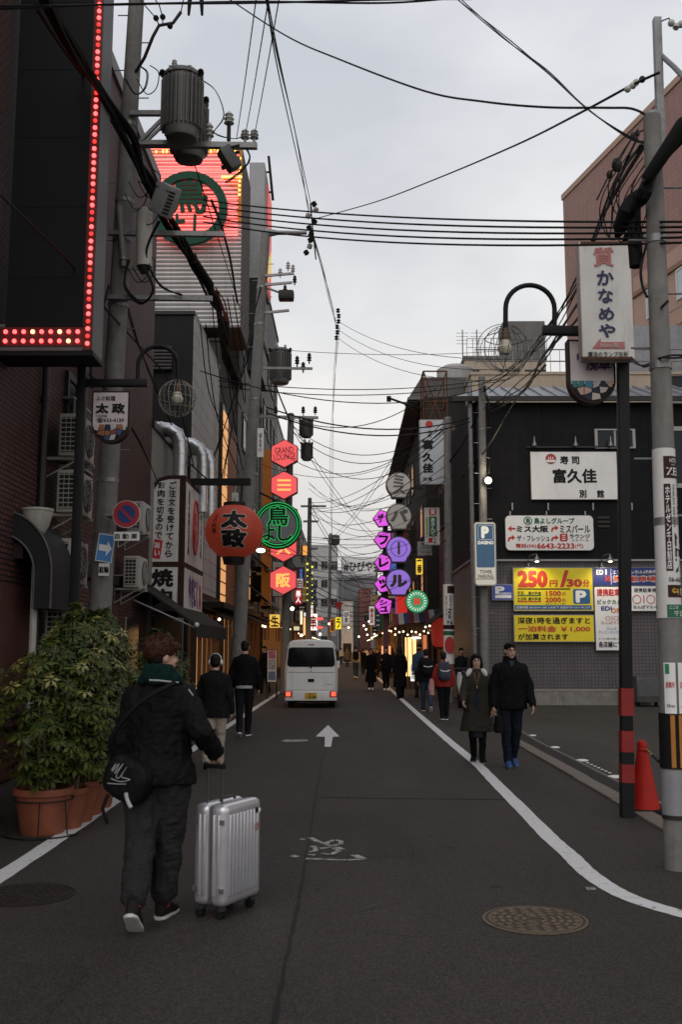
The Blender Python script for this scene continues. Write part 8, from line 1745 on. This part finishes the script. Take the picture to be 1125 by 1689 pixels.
for z, r_, m in ((zt2 - .07, .02, ink), (zt2 - .075, .016, white_board), (zt2 - .17, .026, mat('sticker_pink', (.4, .2, .17), .5, var=.5, scale=60))):
 x = sw_ / 2 - .075 + (0 if m is not white_board else .03); MB().lathe((x, -sd_ / 2 - .0095, z), [(r_, 0), (r_ * .9, .001), (0, .001)], 14, (0, -1, 0), cap=False).build('sticker', m, case, True)
# --- headphones walker
pale_p = cloth('beige', (.36, .31, .26)); P2, J, tor, hp, hs = person('person in black with white headphones and beige trousers walking behind the suitcase man', place(352, 1266), -.05, 1.5, legs=((.2, .1), (-.15, .3)), arms=((-.1, .35, .2), (.1, .4, .25)), width=1.05, vox=.012, topm=c_black2, hem=.43, pants=pale_p, leg_w=1.1, shoes=c_char, hair='short', puff=1.18, seed=8, fold=.009)
wp_ = mat('headphone_white', (.68, .66, .64), .4, var=.05); MB().tube([hp(.088 * math.cos(a), -.02, .02 + .108 * math.sin(a)) for a in [k * PI / 14 for k in range(15)]], .0075, 8).build('headband', wp_, P2, True)
for s in (1, -1): MB().lathe(hp(s * .078, -.015, -.005), [(.0, 0), (.034, .002), (.036, .016), (.026, .026), (0, .028)], 18, (s, 0, 0), cap=False).build('ear_cup', wp_, P2, True)
# --- man in black on the left
P3, J, tor, hp, hs = person('man in a black bomber jacket with a pale shirt hem walking away on the left', place(402, 1214), .02, 1.72, legs=((.12, .08), (-.16, .28)), arms=((.05, .25, .22), (-.05, .25, .22)), width=1.02, vox=.013, topm=c_black, hem=.52, pants=c_black2, leg_w=1.0, shoes=c_char, sole=white_paint, hair='short', puff=1.15, seed=4)
mb = MB(); mb.loft([(tor(-.02), X_ * .185, Vector((0, .145, 0))), (tor(.03), X_ * .18, Vector((0, .14, 0)))], 20); mb.build('shirt_hem', cloth('pale_shirt', (.35, .36, .4)), P3, True)
# --- couple on the right
P4, J, tor, hp, hs = person('man in a black padded jacket and blue shoes walking towards the camera', place(845, 1265), PI + .1, 1.655, legs=((.1, .05), (-.12, .22)), arms=((-.02, .2, .2), (.05, .3, .24)), head=(.12, .0), width=1.12, vox=.0095, top='collar', topm=c_black, hem=.455, pants=c_navy, leg_w=.98, shoes=mat('shoe_blue', (.02, .07, .2), .6, var=.15), sole=mat('sole_dark', (.03, .05, .1), .7), hair='short', face=True, puff=1.2, seed=6, fold=.009, skinm=skin)
def specs(root, hp, m=None):
 mb = MB()
 for s in (1, -1):
  mb.tube([hp(s * .034 + math.cos(a) * .025, .097, .002 + math.sin(a) * .018) for a in [k * math.tau / 16 for k in range(16)]], .002, 5, True); mb.tube([hp(s * .06, .094, .006), hp(s * .079, .02, .006)], .002, 5)
 mb.tube([hp(-.01, .1, .004), hp(.01, .1, .004)], .002, 5); mb.build('glasses', m or mat('glasses_frame', (.03, .028, .026)), root, True)
specs(P4, hp); MB().prism([tor(.345, .055) + Vector((-.04, 0, .0)), tor(.345, .055) + Vector((.04, 0, 0)), tor(.27, .077) + Vector((.0, .003, 0))], (0, -.02, 0)).build('shirt_front', cloth('grey_shirt', (.05, .05, .055)), P4, True, smooth=0)
olive = cloth('olive', (.045, .042, .033)); P5, J, tor, hp, hs = person('woman with bobbed hair in an olive coat with white hood lining walking towards the camera', place(789, 1257), PI - .1, 1.5, legs=((-.05, .15), (.12, .06)), arms=((.25, .75, .12), (.0, .2, .15)), head=(.05, .03), width=1.05, vox=.0095, topm=olive, hem=.27, flare=.045, pants=c_black, leg_w=.9, shoes=c_black, sole=mat('sole_grey', (.2, .19, .18), .7), hair='bob', face=True, puff=1.1, seed=9, skinm=skin2)
specs(P5, hp)
dr = cloth('slate_dress', (.03, .034, .048)); mb = MB(); rr5 = []
for z, w_, d_ in ((-.3, .085, .16), (-.15, .08, .153), (0, .075, .14), (.12, .07, .127), (.22, .075, .132), (.3, .06, .105), (.335, .045, .09)): rr5.append((tor(z, .0) + Vector((0, 0.0, 0)), X_ * w_ * 1.4, Vector((0, d_, 0))))
mb.loft(rr5, 20); me = folds(remesh(mb, .011, 3), .005, 9, 2); o = shape('dress', me, dr, P5, True, smooth=0); o.data.polygons.foreach_set('use_smooth', [True] * len(me.polygons))
fleece = mat('fleece_white', (.56, .54, .5), .9, var=.15, scale=80, bump=.5, bscale=150)
for s in (1, -1): MB().tube(smooth_path([tor(.335, -.03) + Vector((s * .05, 0, .01)), tor(.325, .02) + Vector((s * .1, .02, .01)), tor(.285, .05) + Vector((s * .14, .03, 0))], 5), [.02, .024, .028, .032, .036, .038, .038, .036, .032, .024, .012], 10).build('hood_lining', fleece, P5, True)
MB().tube([tor(.32, .06) + Vector((.04, .04, 0)), tor(.2, .09) + Vector((0, .04, 0)), tor(.32, .06) + Vector((-.04, .04, 0))], .002, 5).build('necklace', mat('gold', (.4, .22, .06), .35, .8), P5, True); MB().ball(tor(.18, .09) + Vector((0, .045, 0)), .016, 10, (.8, .5, 1.7)).build('pendant', mat('gold', (.4, .22, .06)), P5, True)
hb = thing('handbag', 'small dark handbag between the couple on the right', 'bag', (2.07, 13.75, .55)); MB().loft([((2.07, 13.75, .5), (.05, 0, 0), (0, .1, 0)), ((2.07, 13.75, .6), (.06, 0, 0), (0, .12, 0)), ((2.07, 13.75, .72), (.035, 0, 0), (0, .1, 0))], 14, 3).build('bag_body', cloth('bag_black', (.012, .012, .012)), hb); MB().tube([(2.07, 13.68, .72), (2.07, 13.71, .84), (2.07, 13.79, .84), (2.07, 13.82, .72)], .007, 6).build('strap', rubber, hb)
# --- others
def backpack(label, root, tor, z, m, w=.15, h=.21, d=.075, stripe=None, strapm=None):
 L = Vector(root.location) + Euler(root.rotation_euler).to_matrix() @ (tor(z, -.13) - Vector((0, .0, 0))); b = thing('backpack', label, 'backpack', L, root.rotation_euler.z); mb = MB()
 mb.loft([((0, -d, 0), (w * .75, 0, 0), (0, 0, h * .75)), ((0, -d * .8, 0), (w * .95, 0, 0), (0, 0, h * .95)), ((0, 0, 0), (w, 0, 0), (0, 0, h)), ((0, d * .9, 0), (w, 0, 0), (0, 0, h))], 22, 3.2); mb.build('bag_body', m, b, True)
 MB().loft([((0, -d * 1.35, -h * .4), (w * .5, 0, 0), (0, 0, h * .25)), ((0, -d * 1.2, -h * .4), (w * .72, 0, 0), (0, 0, h * .38)), ((0, -d * .7, -h * .4), (w * .75, 0, 0), (0, 0, h * .4))], 18, 3.2).build('front_pocket', m, b, True)
 for s in (1, -1): MB().tube(smooth_path([(s * w * .6, d * .6, h * .8), (s * w * .75, d + .1, h * 1.05), (s * w * .8, d + .24, h * .7), (s * w * .85, d + .23, 0), (s * w * .9, d * .8, -h * .7)], 4), .015, 6).build('strap', strapm or m, b, True)
 if stripe: MB().tube([(x, -d * 1.02 if abs(x) < w * .7 else -d * .6, -h * .02 + .02 * (x / w) ** 2 * 3) for x in (-w * .9, -w * .6, -w * .2, w * .2, w * .6, w * .9)], .012, 6).build('stripe', stripe, b, True)
 return b
redc = cloth('red', (.33, .035, .03)); P6, J, tor, hp, hs = person('girl in a red jacket with a blue grey backpack walking away on the right', place(733, 1187), .05, 1.5, legs=((.05, .1), (-.08, .15)), arms=((.1, .2, .2), (-.05, .35, .25)), vox=.014, topm=redc, hem=.47, pants=c_black, shoes=c_char, sole=white_paint, hair='tail', puff=1.12, seed=12)
backpack('blue grey backpack with a pale band on the girl in red', P6, tor, .2, cloth('blue_grey', (.06, .07, .095)), stripe=white_board)
MB().loft([(tor(.02, .02) + Vector((-.27, 0, .1)), (.05, 0, 0), (0, .06, 0)), (tor(-.05, .0) + Vector((-.29, 0, 0)), (.075, 0, 0), (0, .07, 0)), (tor(-.16, .0) + Vector((-.28, 0, 0)), (.06, 0, 0), (0, .05, 0))], 14).build('held_jacket', cloth('pink', (.45, .24, .23)), P6, True)
denim = cloth('denim', (.035, .055, .09)); P7, J, tor, hp, hs = person('person in dark clothes and jeans with a black backpack walking away beside the line', place(704, 1173), .1, 1.58, legs=((-.25, .4), (.22, .05)), arms=((.1, .2, .18), (-.1, .2, .18)), vox=.015, topm=c_black2, hem=.46, pants=denim, shoes=c_char, sole=white_paint, hair='short', puff=1.12, seed=13)
backpack('black backpack with a thin white band on the person in jeans', P7, tor, .2, c_black2, .165, .23, .09, white_paint)
bluej = cloth('blue_jacket', (.06, .11, .18)); far = []
P8 = person('man in a faded blue jacket and dark mask standing behind the black backpack', place(693, 1150), PI - .3, 1.74, vox=.017, topm=bluej, hem=.5, pants=c_char, hair='short', face=True, seed=14); MB().ball(P8[3](0, .075, -.055), P8[4], 12, (.058, .04, .042)).build('face_mask', c_black, P8[0], True)
person('woman with long dark hair in a long black coat and wide trousers walking away', place(660, 1152), .05, 1.66, legs=((.12, .05), (-.15, .2)), vox=.017, topm=c_black, hem=.2, flare=.03, pants=c_black, leg_w=1.3, hair='long', puff=1.08, seed=15)
person('woman in black with a pale face holding a phone, walking towards the camera', place(637, 1139), PI, 1.66, legs=((.14, .05), (-.1, .2)), arms=((.3, 1.6, .05), (.1, .3, .15)), vox=.018, topm=c_black2, hem=.47, pants=c_black, shoes=white_paint, hair='long', face=True, skinm=skin2, seed=16)
person('woman in a long black coat and white shoes near the middle of the street', place(612, 1138), PI, 1.6, legs=((.1, .05), (-.1, .15)), vox=.018, topm=c_black, hem=.17, flare=.05, pants=c_black, shoes=white_paint, hair='bob', face=True, seed=17)
P9 = person('man in a pale grey hooded jacket and jeans with a black backpack in mid street', place(587, 1119), 0, 1.72, legs=((.1, .05), (-.12, .2)), vox=.02, topm=cloth('pale_grey', (.33, .32, .3)), hem=.48, pants=denim, shoes=white_paint, hair='short', puff=1.2, seed=18)
backpack('black backpack on the man in the pale grey jacket', P9[0], P9[2], .19, c_black, .17, .24, .09)
P10 = person('man in black carrying a dark bag beside the menu board on the left', place(436, 1143), PI - .6, 1.68, vox=.018, legs=((.15, .05), (-.15, .2)), topm=c_black, hem=.5, pants=c_black2, hair='short', seed=19)
hb2 = thing('handbag', 'dark shoulder bag carried by the man beside the menu board', 'bag', (P10[0].location.x + .3, P10[0].location.y - .1, .8)); l_ = hb2.location; MB().loft([((l_.x, l_.y, .72), (.14, 0, 0), (0, .07, 0)), ((l_.x, l_.y, .9), (.16, 0, 0), (0, .08, 0)), ((l_.x, l_.y, 1.02), (.12, 0, 0), (0, .05, 0))], 14, 3).build('bag_body', cloth('bag_black', (.012, .012, .012)), hb2); MB().tube([(l_.x - .1, l_.y, 1.0), (l_.x, l_.y, 1.25), (l_.x + .1, l_.y, 1.0)], .01, 6).build('strap', rubber, hb2)
person('man in a dark coat standing between scooter and pale pole', place(762, 1158), PI + .2, 1.62, vox=.018, topm=c_char, hem=.36, pants=c_black, hair='short', face=True, seed=20)
proto = {}
kinds = [('short', c_black, c_black2, 0, .5), ('bob', c_black2, c_black, PI, .3), ('short', cloth('tan_coat', (.2, .15, .1)), c_char, PI, .35), ('short', cloth('off_white', (.45, .43, .4)), denim, 0, .48), ('long', c_navy, c_black, 0, .3), ('short', cloth('dull_red', (.2, .04, .04)), c_black, PI, .48)]
spots = [(563, 1096, 3, 'in a pale top left of the crowd middle'), (556, 1093, 0, 'in black at the left edge of the far crowd'), (570, 1088, 1, 'in dark clothes behind the pale top'), (577, 1092, 4, 'with long hair left of the grey hooded man'), (599, 1112, 0, 'in black right beside the grey hooded man'), (604, 1104, 3, 'in white behind the grey hooded man'),
   (622, 1118, 1, 'in a dark coat between the two women in black'), (628, 1108, 0, 'in black behind the woman with the phone'), (648, 1118, 4, 'with long hair at the lit restaurant'), (617, 1098, 2, 'in a tan coat deep in the crowd'), (595, 1092, 5, 'in dull red deep in the crowd'), (583, 1088, 0, 'in black farthest in the middle'),
   (609, 1091, 1, 'with bobbed hair far to the right'), (590, 1086, 2, 'in a tan coat farthest of all'), (640, 1104, 0, 'in black by the orange menu board'), (672, 1128, 1, 'in a dark coat at the booth')]
for px, py, k, txt in spots:
 h_, tm_, pm2_, rz_, hm_ = kinds[k]; g = place(px, py)
 if k not in proto: proto[k] = person('distant walker ' + txt, g, rz_ + rnd.uniform(-.2, .2), rnd.uniform(1.58, 1.74), legs=((.14, .05), (-.16, .25)), vox=.024, topm=tm_, hem=hm_, pants=pm2_, hair=h_, puff=1.12, seed=30 + k)[0]; proto[k]['group'] = 'distant walkers down the street'
 else: dup(proto[k], g, rz_ + rnd.uniform(-.3, .3), 'distant walker ' + txt)

# ================================================================== VAN
Yv_ = 28.0; vx = P(513, 1120, Yv_).x; van = thing('van', 'white boxy mini van seen from behind with red tail lights lit', 'van', (vx, Yv_, 0)); paint = mat('van_white', (.72, .72, .71), .3, var=.03, scale=2, coat=.4, dirt=.22)
half = [(.0, 1.885), (.3, 1.88), (.5, 1.865), (.59, 1.83), (.635, 1.77), (.655, 1.7), (.7, 1.3), (.728, 1.08), (.735, .9), (.735, .6), (.728, .4), (.715, .3)]
prof = [(x, z) for x, z in half] + [(-x, z) for x, z in half[::-1] if x > 0]
def vring(y, k=1.0, dz=0, cz=1.0): return [(vx + x * k, Yv_ + y, cz + (z - cz) * k + dz) for x, z in prof]
mb = MB(); rings = [vring(0, .955), vring(.012, .972), vring(.035, .988), vring(.08, 1), vring(1.5, 1), vring(2.6, .995), vring(2.85, .985)]; n = len(prof)
# windscreen slopes forward, short nose
nose = []
for y, top_ in ((3.15, 1.25), (3.28, 1.0), (3.33, .85)): nose.append([(vx + x * .97, Yv_ + y, min(z, top_)) for x, z in prof])
rings += nose; vs = [p for r in rings for p in r]
mb.add(vs, [(i * n + j, i * n + (j + 1) % n, (i + 1) * n + (j + 1) % n, (i + 1) * n + j) for i in range(len(rings) - 1) for j in range(n)] + [tuple(reversed(range(n))), tuple(range((len(rings) - 1) * n, len(rings) * n))])
mb.build('body', paint, van, smooth=.5)
tint = mat('tinted_glass', (.012, .013, .015), .06, var=0, spec=.8)
def rr_plate(name, x0, z0, x1, z1, r, y, t, m, parent=van, tap=0):
 pts = rrect(x0, z0, x1, z1, r); return MB().prism([(vx + x * (1 - tap * (z - z0) / (z1 - z0)), Yv_ + y, z) for x, z in pts], (0, t, 0)).build(name, m, parent, smooth=.5)
rr_plate('window_seal', -.665, 1.13, .665, 1.665, .09, -.012, .02, rubber, tap=.055); wnd = rr_plate('rear_window', -.64, 1.155, .64, 1.645, .075, -.018, .008, tint, tap=.055)
def shut(pts): MB().tube([(vx + x, Yv_ - .002, z) for x, z in pts], .005, 5).build('tailgate_gap', mat('gap_dark', (.02, .02, .02), .8), van)
shut([(-.69, .49), (.69, .49)]); shut([(-.69, .5), (-.695, .9), (-.66, 1.3), (-.6, 1.74)]); shut([(.69, .5), (.695, .9), (.66, 1.3), (.6, 1.74)]); shut([(-.66, .98), (.66, .98)])
bump = bevel_mesh(MB().box((vx - .72, Yv_ - .035, .2), (vx + .72, Yv_ + .2, .475)).mesh(), .03, 3); shape('bumper', bump, paint, van)
tl = glow('tail_light', (1, .09, .04), 1.9); tlh = mat('tail_lens', (.3, .015, .012), .2, var=0)
for s in (-1, 1):
 hsg = MB().box((vx + s * .52, Yv_ - .05, .305), (vx + s * .715, Yv_ - .03, .465)).build('tail_light', tlh, van, smooth=0); MB().box((vx + s * .565, Yv_ - .056, .33), (vx + s * .69, Yv_ - .051, .445)).build('lit_lens', tl, hsg, smooth=0)
 MB().box((vx + s * .66, Yv_ + 2.5, 1.05), (vx + s * .78, Yv_ + 2.56, 1.27)).build('wing_mirror', paint, van, smooth=0)
 for y in (.55, 2.75):
  wl = MB().lathe((vx + s * .58, Yv_ + y, .27), [(.14, -.07), (.25, -.075), (.27, -.05), (.27, .05), (.25, .075), (.14, .07)], 28, (1, 0, 0)).build('wheel', rubber, van); MB().lathe((vx + s * .62, Yv_ + y, .27), [(.16, -.03), (.15, .035), (.05, .04), (0, .04)], 20, (s, 0, 0), cap=False).build('rim', grey_steel, wl)
 for y0, y1 in ((.25, 1.25), (1.4, 2.3)): MB().add([(vx + s * .71, Yv_ + y0, 1.16), (vx + s * .71, Yv_ + y1, 1.16), (vx + s * .667, Yv_ + y1, 1.62), (vx + s * .667, Yv_ + y0, 1.62), (vx + s * .725, Yv_ + y0, 1.16), (vx + s * .725, Yv_ + y1, 1.16), (vx + s * .682, Yv_ + y1, 1.62), (vx + s * .682, Yv_ + y0, 1.62)], [(0, 1, 2, 3), (7, 6, 5, 4), (4, 5, 1, 0), (5, 6, 2, 1), (6, 7, 3, 2), (7, 4, 0, 3)]).build('side_window', tint, van, smooth=0)
MB().box((vx - .6, Yv_ + .1, .16), (vx + .6, Yv_ + 3.1, .34)).build('underbody', rubber, van, smooth=0)
pl = rr_plate('licence_plate', -.17, .25, .17, .42, .015, -.046, .008, mat('plate_yellow', (.55, .36, .03), .45, var=.05))
lettering(pl, '・52-86', (vx, Yv_ - .048, .31), .28, .08, ink, bold=.03); lettering(pl, '大阪 480', (vx, Yv_ - .048, .39), .15, .035, ink)
rr_plate('handle_recess', -.09, .71, .09, .8, .03, -.008, .012, rubber); rr_plate('brake_lamp', -.08, 1.72, .08, 1.752, .012, -.002, .02, mat('brake_lens', (.3, .02, .03), .2, var=0))
MB().tube([(vx, Yv_ - .025, 1.13), (vx - .05, Yv_ - .028, 1.17), (vx - .4, Yv_ - .028, 1.2)], .009, 6).build('wiper', rubber, van); MB().cyl((vx, Yv_ - .03, 1.115), (vx, Yv_ + .0, 1.115), .025, n=12).build('wiper_hub', rubber, van)
MB().prism([(vx, Yv_ - .006, 1.05), (vx - .03, Yv_ - .006, 1.01), (vx, Yv_ - .006, .97), (vx + .03, Yv_ - .006, 1.01)], (0, .006, 0)).build('emblem', mat('chrome', (.5, .5, .5), .2, .9, var=0), van, smooth=0)
MB().box((vx + .4, Yv_ - .005, .64), (vx + .6, Yv_ + .003, .66)).build('badge', mat('chrome', (.5, .5, .5)), van, smooth=0)

# more slack service wires round the left poles and over the street
for i, (lab, pts, r) in enumerate((
  ('cable curling down from the junction box to the lower crossarm', [(262, 365, 13.5), (240, 420, 13.6), (262, 470, 13.7), (300, 488, 13.7)], .012), ('cable from the riser foot looping under the pole arm', [(238, 445, 13.6), (252, 478, 13.5), (232, 500, 13.6), (205, 470, 13.7), (212, 430, 13.7)], .013),
  ('drop cable running from the pole arm to the ducts', [(205, 492, 13.8), (225, 560, 15.5), (252, 630, 18.5), (282, 700, 22)], .009), ('drop cable from the switch box to the white wall', [(372, 300, 13.8), (395, 285, 14.2), (412, 262, 14), (404, 240, 14)], .007),
  ('jumper from the big transformer to the crossarm post', [(330, 130, 13.6), (356, 150, 13.8), (370, 190, 14), (352, 215, 14), (345, 232, 14)], .006), ('jumper from the far transformer to the outer insulators', [(332, 165, 14.4), (350, 215, 14.2), (385, 228, 14), (404, 222, 14)], .006),
  ('black cable falling past the rooftop emblem', [(348, 330, 15), (366, 375, 17), (380, 430, 19.5), (392, 500, 23)], .012), ('thin cable across the rooftop emblem down to the leaning pole', [(300, 205, 14.6), (340, 330, 17), (372, 430, 20), (398, 520, 24)], .008),
  ('cable sagging from the left pole arm to the shield sign', [(180, 470, 13.8), (160, 540, 13.2), (150, 600, 12.6), (152, 640, 12.35)], .008), ('low service cable from the brick wall to the yakiniku sign', [(120, 600, 13.8), (170, 640, 15.5), (225, 720, 18.5), (262, 800, 21.3)], .009),
  ('slack cable from the sushi corner pole to the bright lamp', [(798, 640, 28.3), (812, 700, 27.9), (806, 780, 28.1)], .015), ('bundle of thin wires between the corner pole and the pale pole', [(797, 660, 28.5), (770, 720, 29.6), (742, 760, 30.9)], .014),
  ('line fanning from the leaning pole down to the lantern beam', [(432, 470, 24.9), (402, 600, 24), (380, 720, 23), (366, 792, 22.6)], .011), ('line fanning from the leaning pole to the white wall', [(430, 520, 24.9), (392, 640, 25.6), (350, 760, 26.5), (322, 830, 27.5)], .011),
  ('line from the hexagon pole up to the leaning pole', [(479, 700, 37.4), (456, 640, 31), (432, 560, 25.2)], .014))):
 cable(lab, pts, r, jit=2, strands=2 if i in (4, 5, 7) else 3)
# many thin slack lines between the two rows of poles
for i in range(22):
 Y0, Y1 = rnd.choice(((25, 31), (37.5, 31), (37.5, 43), (60, 43), (60, 66), (96, 66), (96, 100), (60, 31)))
 xa = {25: 430, 37.5: 478, 60: 509, 96: 545}[Y0]; xb = {31: 740, 43: 700, 66: 668, 100: 634}[Y1]; top = 560 if Y0 < 60 else 780
 ya = rnd.uniform(top, 960 if Y0 < 60 else 1010); lines('thin slack line, one of many criss-crossing above the street', (xa, ya, Y0), (xb, min(1000, max(640, ya + rnd.uniform(-70, 90))), Y1), rnd.uniform(.2, 1.3), 1, 0, 0, .005 + Y0 * .0001, 'thin slack lines criss-crossing above the street')
# projecting boards and units down both facades
bc = [('red', (.32, .03, .03)), ('white', (.55, .54, .52)), ('black', (.02, .02, .02)), ('blue', (.03, .07, .22)), ('green', (.02, .15, .07)), ('yellow', (.5, .38, .03)), ('brown', (.1, .05, .03))]
ords = 'nearest second third fourth fifth sixth seventh eighth ninth tenth eleventh twelfth thirteenth fourteenth'.split()
for s, X in ((1, -4.0), (-1, 3.5)):
 for i in range(14):
  Y = (41 if s > 0 else 52) + i * (5.6 if s > 0 else 5.2); c_, col = bc[(i * 3 + (2 if s > 0 else 0)) % 7]; w_, h_, z_ = rnd.uniform(.45, .95), rnd.uniform(.7, 2.3), rnd.uniform(3.1, 6.5); lit = i % 4 == 1
  t = thing('projecting_sign', '%s projecting shop board on the %s side, %s of its row' % (c_, 'left' if s > 0 else 'right', ords[i]), 'sign', (X + s * .15, Y, z_), group='projecting shop boards down the street')
  MB().box((X + s * .15, Y, z_), (X + s * (.15 + w_), Y + .18, z_ + h_)).build('cabinet', dark_alu, t, smooth=0)
  m = glow('lit_board_' + c_, tuple(min(1, c * 2) for c in col), .7) if lit else mat('board_' + c_ + '_p', col, .5, var=.15, scale=5, dirt=.25)
  MB().box((X + s * .18, Y - .008, z_ + .04), (X + s * (.12 + w_), Y - .002, z_ + h_ - .04)).build('face_panel', m, t, smooth=0)
  for k in (.2, .5, .8):
   if not lit and rnd.random() < .8: MB().box((X + s * (.15 + w_ * .22), Y - .012, z_ + h_ * k - .06), (X + s * (.15 + w_ * .78), Y - .009, z_ + h_ * k + .06)).build('print_band', white_board if c_ != 'white' else ink_red, t, smooth=0)
  MB().box((X + .003 * s, Y + .05, z_ + h_ * .7), (X + s * .147, Y + .1, z_ + h_ * .7 + .06)).build('arm', dark_steel, t, smooth=0)
  if i % 2 == 0:
   d = ac_unit((X + s * .33, Y + 2.4, 3.9 + (i % 3) * 2.7), 'outdoor unit on the %s facade behind the %s projecting board' % ('left' if s > 0 else 'right', ords[i]), group='outdoor units down the facades'); d.rotation_euler.z = 0 if s > 0 else PI
# steel stair frame between the black and the eaves buildings
q = thing('stair_frame', 'rusty steel lattice frame above the vertical sushi sign', 'steel frame', (3.6, 37.5, 9.6)); mb = MB()
for a, b in (((3.0, 9.7), (3.0, 12.2)), ((3.9, 9.7), (3.9, 12.2)), ((3.0, 12.2), (3.9, 12.2)), ((3.0, 9.7), (3.9, 12.2)), ((3.9, 9.7), (3.0, 12.2)), ((3.0, 11), (3.9, 11))):
 for y in (37.2, 38.4): mb.cyl((a[0], y, a[1]), (b[0], y, b[1]), .03, n=6)
for z in (11, 12.2):
 for x in (3.0, 3.9): mb.cyl((x, 37.2, z), (x, 38.4, z), .03, n=6)
mb.build('frame_bar', rust, q)
c = P(735, 625, 44); wt = thing('water_tank', 'pale rooftop water tank on the eaves building', 'water tank', (c.x, 45, 13.3)); MB().lathe((c.x + .6, 45.5, 13.3), [(.8, 0), (.85, .1), (.85, 1.3), (.5, 1.5), (0, 1.55)], 24).build('tank', pale, wt)
for dx in (0, 1.2): MB().cyl((c.x + dx, 45.5, 13.0), (c.x + dx, 45.5, 13.32), .06, n=8).build('leg', dark_steel, wt)
# more walkers far off
for i in range(14):
 px = 556 + i * 8.3; py = 1086 + (i * 7) % 17; dup(proto[i % 6], place(px, py), kinds[i % 6][3] + rnd.uniform(-.4, .4), 'small far figure %s' % ('just right of the van', 'left of the white pillar doorway', 'in front of the white pillar', 'right of the white pillar', 'left of the grey hooded man', 'behind the grey hooded man', 'right behind the grey hooded man', 'under the street end sign', 'left of the woman in the long coat', 'behind the woman in the long coat', 'behind the phone holder', 'left of the orange menu board', 'under the pink pentagons', 'under the bulb signs')[i])
